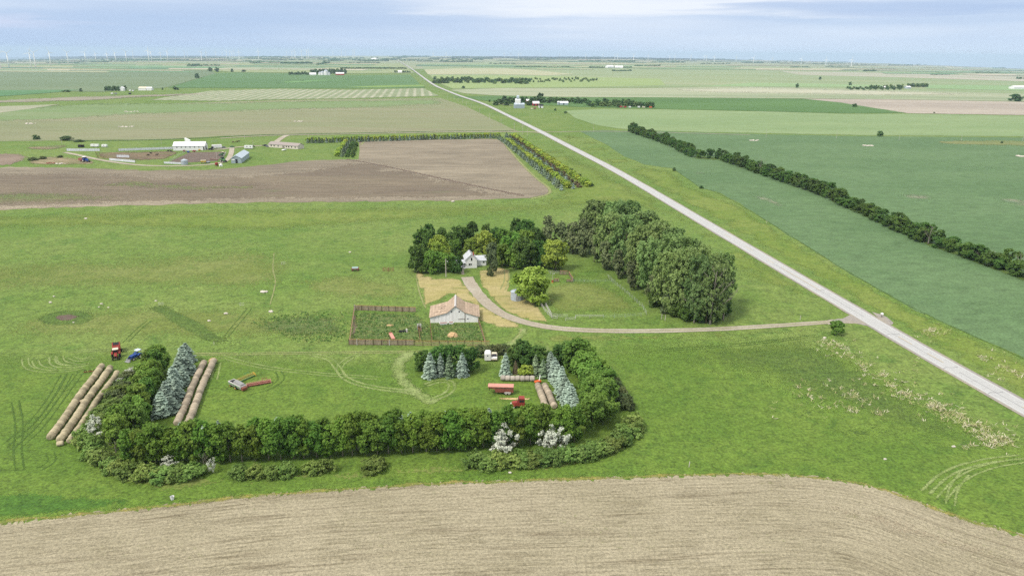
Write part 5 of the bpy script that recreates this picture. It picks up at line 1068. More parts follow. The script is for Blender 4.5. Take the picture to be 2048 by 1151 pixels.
po = pc.build('porch', M['siding'], t)
MB().hexa([(-3.9, -.5, 2.35), (-.02, -.5, 2.35), (-.02, 3.4, 2.9), (-3.9, 3.4, 2.9), (-3.9, -.5, 2.47), (-.02, -.5, 2.47), (-.02, 3.4, 3.02), (-3.9, 3.4, 3.02)]).build('porch_roof', M['roof_grey'], po)
for x in (-3.5, -1.8): MB().box(x, x + .12, -.4, -.28, .35, 2.36).build('column', M['white'], po)
# grain bin
p = G(1034, 598.5); t = empty('grain_bin', p, 0, 'round galvanised grain bin half hidden by the big round tree', 'grain bin')
gr = MB(); prf = []
for i in range(9): prf += [(2.35, i * .36), (2.4, i * .36 + .18)]
prf.append((2.35, 3.24)); gr.lathe((0, 0, 0), prf, 32); gr.build('wall', M['galv'], t, False)
r_ = MB().lathe((0, 0, 0), [(2.5, 3.22), (1.2, 3.8), (.35, 4.15), (.35, 4.3), (0.0, 4.36)], 32).build('roof', M['galv'], t)
MB().box(-.4, .4, -2.5, -2.36, .5, 2.1).build('door', M['grey_paint'], t)
# yard pole
def pole(px, yb, yt, label, group=None, arm=0.0, lamp=False, name='utility_pole', r0=.13, armz=.9, two=False, rot=None):
    h = tall(px, yb, yt); p = G(px, yb)
    o = empty(name, p, R(97) if rot is None else rot, label, 'pole', group)
    MB().tube([(0, 0, -.3), (0, 0, h)], [r0 * 1.2, r0 * .75], 8).build('pole', M['pole'], o)
    if arm:
        a = MB().bar((0, -arm, h * armz), (0, arm, h * armz), .1, .12)
        if two: a.bar((0, -arm, h * .8), (0, arm, h * .8), .1, .12)
        ao = a.build('crossarm', M['pole'], o)
        iv = MB()
        for s in (-1, 0, 1): iv.tube([(0, s * arm * .93, h * armz + .06), (0, s * arm * .93, h * armz + .3)], .05, 6)
        iv.build('insulator', M['grey_paint'], ao)
    if lamp:
        l = MB().tube([(0, 0, h * .84), (.1, -.6, h * .88)], .035, 6).build('lamp_arm', M['galv'], o)
        MB().lathe((.12, -.75, h * .86), [(.0, .12), (.13, .1), (.16, -.06), (.1, -.2), (0, -.22)], 12).build('lamp', M['white'], l)
    return o
pole(892, 553.5, 517.5, 'grey wooden yard pole with lamp left of the farmhouse', lamp=True, r0=.15)
# fences
def fence(label, pts, h, kind='board', bay=2.5, cat='fence', thick=.05, rails=(.3, .65, .95), name=None, postmat='post'):
    w_ = [G(*q) for q in pts]; A = w_[0]
    o = empty(name or {'board': 'board_fence', 'rail': 'rail_fence', 'pipe': 'pipe_fence', 'wire': 'wire_fence'}[kind], A, 0, label, cat)
    bm = MB(); tops = MB(); rl = MB()
    rf_ = random.Random(int(pts[0][0] * 7 + pts[0][1]))
    np_ = 0
    for a, b in zip(w_, w_[1:]):
        a = a - A; b = b - A; a.z = b.z = 0
        L_ = (b - a).length; n = max(1, round(L_ / bay)); dd = (b - a).normalized(); s = Vector((dd.y, -dd.x, 0))
        for i in range(n + (1 if b + A == w_[-1] else 0)):
            q = a + dd * (L_ * i / n); np_ += 1
            pm = MB().box(-.07, .07, -.07, .07, -.2, h * (1.02 + rf_.uniform(-.03, .1))) if kind in ('board', 'rail') else MB().tube([(0, 0, -.2), (0, 0, h * 1.05)], .045 if kind == 'pipe' else .04, 6)
            m_ = M['white_rail'] if (kind in ('board',) and rf_.random() < .08) else M[postmat]
            po = pm.build('post', m_, o); po.location = q + s * (.09 if kind in ('board', 'rail') else 0); po.rotation_euler.z = math.atan2(dd.y, dd.x)
        if kind == 'board':
            x = 0.0
            while x < L_ - .1:
                if rf_.random() > .04:
                    c0 = a + dd * x; c1 = a + dd * min(L_, x + .17); t_ = s * thick / 2; z1 = h * rf_.uniform(.9, 1.0)
                    bm.hexa([c0 - t_, c1 - t_, c1 + t_, c0 + t_] and [tuple(c0 - t_ + Vector((0, 0, .12))), tuple(c1 - t_ + Vector((0, 0, .12))), tuple(c1 + t_ + Vector((0, 0, .12))), tuple(c0 + t_ + Vector((0, 0, .12))), tuple(c0 - t_ + Vector((0, 0, z1))), tuple(c1 - t_ + Vector((0, 0, z1))), tuple(c1 + t_ + Vector((0, 0, z1))), tuple(c0 + t_ + Vector((0, 0, z1)))])
                x += .21
            for z in (.25 * h, .78 * h): rl.bar(a + s * .05 + Vector((0, 0, z)), b + s * .05 + Vector((0, 0, z)), .05, .13)
            tops.bar(a - s * .02 + Vector((0, 0, h * 1.0)), b - s * .02 + Vector((0, 0, h * 1.0)), .16, .1)
        elif kind == 'rail':
            for k, z in enumerate(rails):
                (tops if k == len(rails) - 1 else rl).bar(a + Vector((0, 0, z * h)), b + Vector((0, 0, z * h)), .05, .2)
        elif kind == 'pipe':
            for z in rails: rl.tube([a + Vector((0, 0, z * h)), b + Vector((0, 0, z * h))], .045, 6)
        else:
            for z in (.35, .6, .9): rl.tube([a + Vector((0, 0, z * h)), b + Vector((0, 0, z * h))], .012, 4)
    if bm.v: bm.build('boards', M['rust_board'], o)
    if rl.v: rl.build('rail' if kind != 'wire' else 'wire', M['white_rail'] if kind == 'pipe' else M['old_rail'] if kind == 'rail' else M['galv'] if kind == 'wire' else M['rust_board'], o)
    if tops.v: tops.build('top_rail', M['rust_rail'], o)
    return o
fence('weathered board windbreak fence along the front left of the corral', [(698, 689.5), (828, 690.5)], 1.9, 'board')
fence('rusty-topped rail fence along the front right of the corral', [(829, 690.5), (979, 691.5)], 1.75, 'rail', rails=(.12, .42, .7, .95))
fence('weathered board fence along the back of the large corral', [(709.5, 620), (832, 624)], 1.9, 'board')
fence('grey board fence along the left side of the large corral', [(709, 621), (704, 655), (699, 688)], 1.7, 'rail', rails=(.15, .4, .65, .9))
fence('narrow rail fence dividing the two corrals', [(860.6, 648), (861.5, 664), (864.5, 688)], 1.7, 'rail', rails=(.2, .5, .9))
fence('rusty rail fence along the right side of the small corral', [(957, 645), (963, 664), (970.5, 689)], 1.8, 'rail', rails=(.15, .4, .65, .92))
fence('short broken rail chute inside the large corral', [(836.5, 657), (839, 672), (841, 686)], 1.3, 'rail', rails=(.5, .9), bay=2.0)
fence('short cross gate of the chute in the large corral', [(836.5, 663), (843.5, 663)], 1.2, 'rail', rails=(.3, .6, .92))
fence('tall pipe fence on the left side of the paddock', [(1083, 598), (1092, 614), (1103, 634)], 1.6, 'pipe', rails=(.3, .6, .95), postmat='white_rail')
fence('low outer pipe fence left of the paddock', [(1075, 601), (1090, 624), (1104, 638), (1114, 640)], 1.4, 'pipe', rails=(.5, .95), postmat='white_rail')
fence('pipe fence at the front left of the paddock', [(1103, 634), (1115, 636.5), (1136, 636.5)], 1.5, 'pipe', rails=(.5, .95), postmat='white_rail')
fence('angled pipe gate at the front of the paddock', [(1131, 641.5), (1150, 639.5), (1151.5, 636)], 1.1, 'pipe', rails=(.45, .95), postmat='white_rail')
fence('long white rail fence along the front of the paddock', [(1151.5, 636), (1207, 636)], 1.3, 'pipe', rails=(.55, .95), postmat='white_rail', bay=4)
fence('wire fence along the front right of the paddock', [(1207, 636), (1250, 635), (1282, 632), (1293, 629)], 1.4, 'wire', bay=5, postmat='galv')
fence('wire fence with pale posts along the right side of the paddock', [(1293, 629), (1284, 615), (1264, 597), (1245, 581), (1226, 566), (1214, 553)], 1.6, 'wire', bay=2.6, postmat='white_rail')
fence('wire cross fence in the middle of the paddock', [(1147, 564), (1190, 564.5), (1230, 563.5)], 1.3, 'wire', bay=5, postmat='galv')
fence('white rail fence at the top left of the paddock', [(1084, 548), (1119, 548.5)], 1.4, 'pipe', rails=(.55, .95), postmat='white_rail', bay=4)
fence('grey wooden gate boards under the round yellow-green tree', [(1119.5, 549), (1135, 549.5)], 1.8, 'board', bay=3.5)
fence('short slanting board fence right of the wooden gate', [(1137.5, 549), (1142, 557), (1146, 562)], 1.5, 'board', bay=2.5)
fence('short grey board fence in the middle of the paddock', [(1133, 563.5), (1146, 564)], 1.1, 'board', bay=2.5)
fence('small grey board pen beside the paddock light post', [(1108, 563), (1118, 563.5)], 1.4, 'board', bay=2)
pole(1104.5, 562, 545, 'slim light post in the paddock by the wooden gate', name='light_post', r0=.07, lamp=True)
t = empty('feed_barrel', G(1105, 565), 0, 'small red and yellow barrel at the foot of the paddock light post', 'barrel')
MB().lathe((0, 0, 0), [(.36, 0), (.4, .1), (.4, .85), (.36, .95)], 14).build('barrel', M['red'], t); MB().lathe((0, 0, 0), [(.38, -.01), (.43, .04), (.43, .3), (.4, .34)], 14).build('band', M['yellow_paint'], t)
# old gates and posts standing about the pasture
for a, b, lab in [((480, 612), (489, 612), 'small white pipe gate in the left pasture'), ((318, 611), (328, 611), 'small white pipe gate above the grassy draw'), ((563, 529), (572, 529), 'small white pipe gate in the upper pasture')]:
    fence(lab, [a, b], 1.2, 'pipe', rails=(.4, .95), bay=3, name='field_gate', cat='gate', postmat='white_rail')
# bales
def bale_mesh(seed, r, L_, mat):
    q = random.Random(seed); mb = MB(); n = 18; vs = []; fs = []
    prof = [(-L_ / 2, .0), (-L_ / 2, .5), (-L_ * .48, .80), (-L_ * .40, .96), (-L_ * .2, 1.03), (L_ * .2, 1.03), (L_ * .40, .96), (L_ * .48, .80), (L_ / 2, .5), (L_ / 2, 0)]
    for x, f in prof:
        for k in range(n):
            a = 6.2832 * k / n; z = math.sin(a)
            rr = r * f * (1 + q.uniform(-.05, .05)) * (1.06 if abs(z) < .4 else 1)
            vs.append((x + q.uniform(-.03, .03), rr * math.cos(a), max(r * .93 + rr * z, 0.0)))
    for i in range(len(prof) - 1):
        for k in range(n): fs.append((i * n + k, (i + 1) * n + k, (i + 1) * n + (k + 1) % n, i * n + (k + 1) % n))
    mb.add(vs, fs); return mb.mesh('hay_bale', mat, True)
def bale_mat(name, c1, c2):
    t = NT(name); O = t.obj(); oi = t.node('ShaderNodeObjectInfo').outputs['Random']
    col = t.mix(t.ramp(t.noise(t.map(O, (2.2, .8, .8)), 2.0, 5, .75), .3, .7), C(*c1), C(*c2))
    col = t.mix(t.math('MULTIPLY', t.ramp(t.noise(t.map(O, (9, .5, .5)), 1.6, 3, .7), .5, .7), .55), col, C(*[k * .62 for k in c2]))
    col = t.mix(1.0, col, t.math('ADD', t.math('MULTIPLY', oi, .5), .70), 'MULTIPLY')
    t.bump(t.noise(O, 9.0, 4, .7), .8, .06); return t.done(col, .95)
M['bale'] = bale_mat('greyish_hay', (190, 177, 156), (160, 147, 128)); M['bale_gold'] = bale_mat('golden_hay', (192, 180, 150), (166, 154, 126)); M['bale_pale'] = bale_mat('pale_wrapped_hay', (192, 184, 172), (172, 163, 152))
BM = {'a': [bale_mesh(s, .84, 1.5, M['bale']) for s in (1, 2, 3)], 'g': [bale_mesh(s, .84, 1.5, M['bale_gold']) for s in (4, 5, 6)], 's': [bale_mesh(s, .7, 1.45, M['bale_gold']) for s in (7, 8, 9)], 'p': [bale_mesh(s, .8, 1.38, M['bale_pale']) for s in (10, 11)]}
NB = [0]
def bale_row(k, a, b, gap, lab, grp):
    A, Bp = G(*a), G(*b); L_ = (Bp - A).length; d = (Bp - A).normalized(); n = int(L_ / gap); s = Vector((d.y, -d.x, 0))
    for i in range(n):
        NB[0] += 1
        o = link_mesh('hay_bale', BM[k][(i + rnd.randrange(2)) % len(BM[k])])
        o.location = A + d * (i + .5) * gap + s * (rnd.uniform(-.07, .07) + .14 * math.sin(i * .31)); o.location.z = hgt(o.location.x, o.location.y)
        o.rotation_euler = (0, 0, math.atan2(d.y, d.x) + rnd.uniform(-.05, .05) + (math.pi if rnd.random() < .5 else 0)); o.scale = (1, rnd.uniform(.97, 1.04), rnd.uniform(.95, 1.05))
        tag(o, f'{ordinal(i + 1)} hay bale from the {lab}', 'hay bale', grp)
bale_row('g', (101, 880), (206, 733), 1.5, 'near end of the outermost of the three long rows', 'hay bales of the outermost left row')
bale_row('g', (121, 885), (223, 736), 1.5, 'near end of the middle of the three long rows', 'hay bales of the middle left row')
bale_row('s', (139, 887), (236, 746), 1.45, 'near end of the thinner long row beside the hedge', 'hay bales of the thin left row')
bale_row('a', (354, 852), (409, 725), 1.5, 'near end of the left twin row beside the spruces', 'hay bales of the left twin row')
bale_row('a', (373, 858), (427, 724), 1.5, 'near end of the right twin row', 'hay bales of the right twin row')
bale_row('a', (1091, 818), (1072.5, 770), 1.5, 'near end of the left short row by the spruces', 'hay bales of the left short row')
bale_row('a', (1109, 818), (1086, 770), 1.5, 'near end of the right short row by the spruces', 'hay bales of the right short row')
bale_row('p', (1001, 760), (1073, 761), 1.38, 'left of the pale cross row behind the stock trailer', 'hay bales of the pale cross row')
for i, (x, y, a, k, lab) in enumerate([(121, 890, .4, 's', 'tumbled straw bale at the near end of the long rows'), (166, 806, 1.2, 's', 'broken bale spilling out of the thin long row')]):
    o = link_mesh('hay_bale', BM[k][i]); o.location = G(x, y); o.rotation_euler.z = a; o.scale = (1, 1, .8); tag(o, lab, 'hay bale')
def straw_heap(px, py, rx, ry, h, label, n=60, ring=False):
    r = random.Random(int(px)); mb = MB(); p = G(px, py)
    mb.blob((0, 0, 0), rx, ry, h, 14, 6, .14, r)
    for i in range(n):
        a = r.uniform(0, 6.28); q = r.random() ** .5 * 1.1; c = Vector((rx * q * math.cos(a), ry * q * math.sin(a), max(.05, h * (1 - q * q) ** .5 if q < 1 else .04)))
        d = Vector((r.uniform(-1, 1), r.uniform(-1, 1), r.uniform(0, .6))).normalized() * r.uniform(.15, .4); mb.bar(c, c + d, .07, .04)
    o = mb.build('straw_heap', M['straw'], None); o.location = p; return tag(o, label, 'straw heap')
straw_heap(426, 722, 1.2, .9, 1.0, 'loose straw heap at the far end of the twin bale rows'); straw_heap(905, 672, 1.7, 1.4, 1.3, 'round straw heap in the small corral before the barn', 90)
straw_heap(780, 651, 1.3, .6, .35, 'flat pale straw patch in the large corral'); straw_heap(178, 830, .8, 2.0, .3, 'spilled straw beside the thin bale row'); straw_heap(1031, 797, 4.2, .45, .16, 'long thin line of spilled straw by the old red truck')
# wheels as parts with a rim
def wheel(par, c, r, w, axis=1, rim='rim', tyre='black'):
    o = MB().wheel((0, 0, 0), r, w, 18, axis).build('wheel', M[tyre], par, True); o.location = c
    rm_ = MB()
    if axis == 1: rm_.tube([(0, -w * .38, 0), (0, w * .38, 0)], r * .62, 14)
    else: rm_.tube([(-w * .38, 0, 0), (w * .38, 0, 0)], r * .62, 14)
    rm_.build('rim', M[rim], o); return o
def tractor(pa, pb, label, paint='red', roof='cream', rim='rim', loader=False, front=.55, rear=.85, glass=True, body='tractor', s=1.0):
    """pa: ground under the rear axle, pb: a ground point ahead of it"""
    t, _ = root_at(body, pa, pb, label, 'tractor'); t.scale = (s, s, s)
    MB().hexa([(.5, -.42, .75), (2.9, -.34, .75), (2.9, .34, .75), (.5, .42, .75), (.5, -.42, 1.75), (2.85, -.32, 1.5), (2.85, .32, 1.5), (.5, .42, 1.75)]).build('hood', M[paint], t)
    MB().box(2.9, 2.96, -.3, .3, .85, 1.42).build('grille', M['black'], t)
    MB().box(-.5, 2.9, -.28, .28, .5, .75).build('chassis', M['grey_paint'], t)
    if glass:
        cb = MB().hexa([(-.7, -.75, 1.3), (.5, -.7, 1.3), (.5, .7, 1.3), (-.7, .75, 1.3), (-.65, -.68, 2.62), (.35, -.64, 2.62), (.35, .64, 2.62), (-.65, .68, 2.62)]).build('cab', M['dark_glass'], t)
        fr = MB()
        for x, y in ((-.7, -.76), (-.7, .76), (.5, -.71), (.5, .71)): fr.bar((x, y, 1.25), (x * .93, y * .9, 2.65), .09, .09)
        fr.build('frame', M[paint], cb)
    else:
        fr = MB()
        for x, y in ((-.6, -.7), (-.6, .7)): fr.bar((x, y, .9), (x, y, 2.62), .09, .09)
        fr.build('roll_bar', M['black'], t); MB().box(-.5, 0, -.3, .3, 1.0, 1.55).build('seat', M['black'], t)
    MB().hexa([(-.85, -.85, 2.63), (.6, -.82, 2.63), (.6, .82, 2.63), (-.85, .85, 2.63), (-.75, -.72, 2.82), (.45, -.7, 2.8), (.45, .7, 2.8), (-.75, .72, 2.82)]).build('roof', M[roof], t)
    for sgn in (-1, 1):
        wheel(t, (0, sgn * 1.0, rear), rear, .5, 1, rim); wheel(t, (2.35, sgn * .85, front), front, .36, 1, rim)
        MB().prism([(-.9, 1.2), (-.6, 1.72), (.0, 1.86), (.6, 1.72), (.8, 1.4), (.7, 1.38), (0, 1.78), (-.8, 1.2)], sgn * 1.0 - .26, sgn * 1.0 + .26).build('fender', M[paint], t)
    MB().tube([(1.5, .2, 1.6), (1.5, .2, 2.5)], .05, 8).build('exhaust', M['black'], t)
    if loader:
        la = MB()
        for sgn in (-1, 1): la.bar((.6, sgn * .62, 1.7), (2.3, sgn * .62, 1.5), .1, .16); la.bar((2.3, sgn * .62, 1.5), (3.6, sgn * .62, .5), .1, .16)
        lo_ = la.build('loader_arm', M[paint], t)
        MB().prism([(3.5, .1), (4.3, .05), (4.35, .12), (3.65, .2), (3.6, .75), (3.5, .78)], -.95, .95).build('bucket', M['grey_paint'], lo_)
    return t
tractor((233, 714), (231.5, 727), 'red tractor with cream cab roof parked before the baler', s=1.0)
t, _ = root_at('round_baler', (234, 705), (233, 714), 'boxy red round baler hitched behind the red tractor', 'baler')
MB().prism([(-2.6, .9), (-2.2, .5), (.6, .5), (1.0, 1.0), (1.0, 1.7), (.4, 2.5), (-1.6, 2.9), (-2.6, 2.2)], -1.05, 1.05).build('body', M['red'], t)
MB().hexa([(-1.5, -.8, 2.9), (.15, -.8, 2.63), (.15, .8, 2.63), (-1.5, .8, 2.9), (-1.5, -.8, 2.93), (.15, -.8, 2.66), (.15, .8, 2.66), (-1.5, .8, 2.93)]).build('net_hatch', M['black'], t)
MB().prism([(-3.3, .6), (-2.62, .6), (-2.62, 2.3), (-3.0, 2.2)], -1.0, 1.0).build('tailgate', M['rust'], t)
MB().box(-2.0, .6, -1.12, -1.06, .9, 2.0).build('side_panel', M['yellow_paint'], t)
MB().bar((1.0, 0, .8), (2.4, 0, .6), .22, .18).build('drawbar', M['red'], t)
for sgn in (-1, 1): wheel(t, (-.8, sgn * 1.25, .5), .5, .34)
tractor((277, 715), (259, 722), 'blue tractor with pale sun canopy and front loader by the left shrubs', 'blue_paint', 'sky_paint', 'rim', True, .5, .75, False, s=.95)
# small implement beside the bale rows
t = empty('hay_rake', G(180, 744), .3, 'small dark red implement lying left of the long bale rows', 'implement')
MB().bar((-1.6, 0, .3), (1.6, 0, .3), .12, .12).build('frame', M['red'], t)
for x in (-1.2, 0, 1.2): MB().wheel((x, .3, .4), .4, .08, 12, 1).build('wheel', M['black'], t)
# stock trailer
t, L_ = root_at('stock_trailer', (990.5, 785.5), (1027, 786.5), 'rusty red gooseneck stock trailer standing in the yard', 'trailer')
Lb = L_
MB().box(0, Lb, -1.0, 1.0, .75, 1.75).build('lower_wall', M['rust'], t)
up = MB().box(0, Lb, -.98, .98, 1.75, 2.25)
up.build('upper_wall', M['post'], t)
sl = MB()
x = .15
while x < Lb: sl.box(x, x + .09, -1.03, -.985, .8, 2.25); x += .42
for z in (.78, 1.25, 1.72, 2.2): sl.box(0, Lb, -1.04, -1.0, z, z + .1)
sl.build('slats', M['rust'], t)
rp = [(-1.08 + .0, 2.25), (-1.0, 2.42), (-.6, 2.56), (0, 2.6), (.6, 2.56), (1.0, 2.42), (1.08, 2.25)]
MB().prismx(rp, -1.9, Lb + .05).build('roof', M['rust_pale'], t)
MB().hexa([(-1.85, -.7, 1.75), (-.003, -1.0, 1.55), (-.003, 1.0, 1.55), (-1.85, .7, 1.75), (-1.85, -.8, 2.24), (-.003, -1.0, 2.24), (-.003, 1.0, 2.24), (-1.85, .8, 2.24)]).build('gooseneck', M['rust'], t)
MB().bar((-1.6, 0, 1.75), (-1.6, 0, .7), .14, .14).build('coupler', M['black'], t)
for sgn in (-1, 1):
    for x in (Lb * .6, Lb * .6 + .85): wheel(t, (x, sgn * .98, .38), .38, .24)
    MB().prism([(Lb * .6 - .5, .55), (Lb * .6 - .4, .88), (Lb * .6 + 1.25, .88), (Lb * .6 + 1.35, .55)], sgn * 1.0 - .16, sgn * 1.0 + .16).build('fender', M['white_rail'], t)
# old red truck
t, L_ = root_at('grain_truck', (1049.5, 814), (1028, 813.5), 'old red farm truck with white trim half hidden behind the front trees', 'truck')
MB().box(0, 1.9, -1.0, 1.0, .8, 1.75).build('body', M['red'], t)
cb = MB().hexa([(.02, -.96, 1.75), (1.85, -.96, 1.75), (1.85, .96, 1.75), (.02, .96, 1.75), (.15, -.86, 2.75), (1.55, -.86, 2.75), (1.55, .86, 2.75), (.15, .86, 2.75)]).build('cab', M['red'], t)
for sgn in (-1, 1):
    for x0, x1 in ((.2, .75), (.85, 1.4)): MB().box(x0, x1, sgn * .965 - .02, sgn * .965 + .02, 1.85, 2.55).build('side_window', M['dark_glass'], cb).rotation_euler.x = 0
MB().hexa([(1.9, -.8, 1.85), (1.95, -.8, 1.85), (1.95, .8, 1.85), (1.9, .8, 1.85), (1.62, -.75, 2.6), (1.67, -.75, 2.6), (1.67, .75, 2.6), (1.62, .75, 2.6)]).build('windscreen', M['dark_glass'], cb)
MB().box(.1, 1.6, -.9, .9, 2.75, 2.86).build('roof', M['red'], cb)
MB().hexa([(1.9, -.75, .8), (3.5, -.62, .8), (3.5, .62, .8), (1.9, .75, .8), (1.9, -.7, 1.72), (3.4, -.5, 1.45), (3.4, .5, 1.45), (1.9, .7, 1.72)]).build('hood', M['red'], t)
MB().box(3.52, 3.7, -.95, .95, .55, .85).build('bumper', M['white'], t)
for sgn in (-1, 1):
    wheel(t, (2.9, sgn * .88, .45), .45, .26); wheel(t, (.3, sgn * .9, .45), .45, .28)
    MB().prism([(2.3, .7), (2.5, 1.05), (3.3, 1.05), (3.5, .7)], sgn * .88 - .18, sgn * .88 + .18).build('fender', M['red'], t)
# white camper shell and cab-over truck under the upper belt
t, L_ = root_at('camper', (969, 722.5), (981, 722.5), 'white rounded camper box in front of the upper belt', 'camper')
MB().prism([(0, .5), (.15, .35), (1.75, .35), (1.9, .5), (1.9, 2.2), (1.6, 2.5), (.3, 2.5), (0, 2.2)], 0, 3.0).build('body', M['white'], t)
MB().box(.75, 1.15, -.03, -.003, 1.7, 2.0).build('window', M['dark_glass'], t)
for x in (.1, 1.8): wheel(t, (x, 1.5, .33), .33, .2, 0)
t, L_ = root_at('pickup_truck', (982.5, 722.5), (993, 722.5), 'old white truck cab beside the camper box', 'truck')
MB().box(0, 1.75, 0, 3.6, .6, 1.2).build('body', M['white'], t)
cb = MB().hexa([(.02, .9, 1.2), (1.73, .9, 1.2), (1.73, 2.4, 1.2), (.02, 2.4, 1.2), (.15, 1.2, 2.1), (1.6, 1.2, 2.1), (1.6, 2.3, 2.1), (.15, 2.3, 2.1)]).build('cab', M['cream'], t)
MB().hexa([(.12, .86, 1.28), (1.63, .86, 1.28), (1.63, .9, 1.28), (.12, .9, 1.28), (.22, 1.12, 1.98), (1.53, 1.12, 1.98), (1.53, 1.16, 1.98), (.22, 1.16, 1.98)]).build('windscreen', M['dark_glass'], cb)
MB().box(-.03, 1.78, -.12, -.003, .6, .82).build('bumper', M['cream'], t)
for x in (.05, 1.7):
    for y in (.6, 2.9): wheel(t, (x, y, .38), .38, .22, 0)
# orange implement at the bale corner
t = empty('post_driver', G(1075.5, 766), .5, 'small bright orange implement between the bale rows', 'implement')
MB().box(-.9, .9, -.5, .5, .35, .8).build('frame', M['orange'], t); MB().bar((.5, 0, .8), (.9, .2, 2.2), .2, .25).build('mast', M['white'], t)
for sgn in (-1, 1): wheel(t, (0, sgn * .6, .32), .32, .18)
# hay headers and old harvester in the yard
def header(pa, pb, label, c1, c2, fx):
    t, L_ = root_at('swather_header', pa, pb, label, 'implement')
    MB().prismx([(-.55, .25), (.5, .25), (.55, .75), (.35, .8), (.3, .4), (-.5, .35)], 0, L_).build('platform', M[c1], t)
    rl = MB(); 
    for k in range(5):
        a = k * 1.2566; rl.bar((.1, -.25 + .42 * math.cos(a), .85 + .42 * math.sin(a)), (L_ - .1, -.25 + .42 * math.cos(a), .85 + .42 * math.sin(a)), .06, .05)
    rl.tube([(.05, -.25, .85), (L_ - .05, -.25, .85)], .05, 6); rl.build('reel', M[c2], t)
    for x in (0, L_): MB().prismx([(-.9, .15), (.55, .2), (.6, .95), (-.4, 1.0)], x - .04, x + .04).build('end_panel', M[c2], t)
    fr = MB().bar((L_ * fx, .5, .5), (L_ * fx, 1.4, 1.2), .1, .1).bar((L_ * fx + 1.2, .5, .5), (L_ * fx + 1.2, 1.3, 1.0), .1, .1).bar((L_ * fx - .2, 1.35, 1.1), (L_ * fx + 1.4, 1.35, 1.1), .1, .1)
    fr.build('hitch_frame', M[c1], t)
    wheel(t, (L_ * .25, .7, .3), .3, .16)
header((467, 768.5), (508.5, 750.5), 'yellowish header platform lying behind the old harvester', 'green_paint', 'yellow_paint', .7)
header((494, 773), (541.5, 764.5), 'long rusty red header lying right of the old harvester', 'rust', 'rust_pale', .68)
t, L_ = root_at('old_harvester', (463, 769), (487.5, 780.5), 'old grey harvester with a green stripe standing in the yard', 'harvester')
MB().hexa([(0, -.9, .7), (L_, -.9, .7), (L_, .9, .7), (0, .9, .7), (0, -.95, 1.5), (L_, -.95, 1.4), (L_, .95, 1.4), (0, .95, 1.5)]).build('body', M['white_rail'], t)
MB().hexa([(L_ * .38, -.8, 1.5), (L_ * .97, -.8, 1.42), (L_ * .97, .8, 1.42), (L_ * .38, .8, 1.5), (L_ * .4, -.6, 2.0), (L_ * .95, -.6, 1.8), (L_ * .95, .6, 1.8), (L_ * .4, .6, 2.0)]).build('hood', M['grey_paint'], t)
MB().box(.3, L_ * .34, -.7, .7, 1.46, 1.52).build('hopper', M['black'], t)
MB().box(.1, L_ * .95, -1.0, -.955, .95, 1.2).build('stripe', M['green_paint'], t)
MB().box(L_, L_ + .7, -.7, .7, .35, 1.1).build('feeder', M['rust'], t)
for sgn in (-1, 1): wheel(t, (L_ * .62, sgn * 1.08, .5), .5, .35, 1, 'yellow_paint'); wheel(t, (L_ * .15, sgn * .9, .35), .35, .24, 1, 'yellow_paint')
# old wagon, cattle panel frame, heap of stones in the pasture
t, L_ = root_at('flat_wagon', (703, 541), (718.5, 540.5), 'rusty old wagon with a pale teal top standing in the pasture', 'wagon')
MB().box(0, L_, -1.0, 1.0, .75, 1.15).build('bed', M['rust'], t); MB().prismx([(-.95, 1.15), (-.7, 1.5), (.7, 1.5), (.95, 1.15)], .3, L_ - .4).build('load', plain('faded_teal', C(150, 176, 176), .7, .1), t)
for x in (.5, L_ - .5):
    for sgn in (-1, 1): wheel(t, (x, sgn * .9, .4), .4, .2, 1, 'rust')
t, L_ = root_at('hay_feeder', (766.5, 541), (786.5, 541), 'empty rusty feeder frame standing in the pasture', 'feeder')
fr = MB()
for z in (.25, 1.1): 
    for y in (-.9, .9): fr.bar((0, y, z), (L_, y, z), .09, .09)
    for x in (0, L_ / 2, L_): fr.bar((x, -.9, z), (x, .9, z), .09, .09)
fr.build('frame', M['rust'], t)
for x in (0, L_ / 2, L_):
    for y in (-.9, .9): MB().bar((x, y, 0), (x, y, 1.2), .1, .1).build('leg', M['rust'], t)
def stone_pile(px, py, n, r, label, mat='rock', s=(.3, .7)):
    q = random.Random(int(px * 3)); mb = MB()
    for i in range(n):
        a = q.uniform(0, 6.28); d = r * q.random() ** .6; k = q.uniform(*s); mb.blob((d * math.cos(a), d * .7 * math.sin(a), k * .4), k, k * q.uniform(.7, 1.1), k * .6, 7, 5, .2, q)
    o = mb.build('rock_pile', M[mat], None); o.location = G(px, py); return tag(o, label, 'rock pile')
stone_pile(527, 584, 16, 1.2, 'grey and white heap of fieldstones in the upper pasture'); stone_pile(1736, 292, 40, 5.5, 'pale stone heap in the teal crop', s=(.5, 1.1)); stone_pile(1508, 281.5, 26, 5, 'stone heap in the far part of the teal crop', s=(.5, 1.1)); stone_pile(2042, 313, 30, 5.5, 'stone heap at the right edge of the teal crop', s=(.5, 1.1))
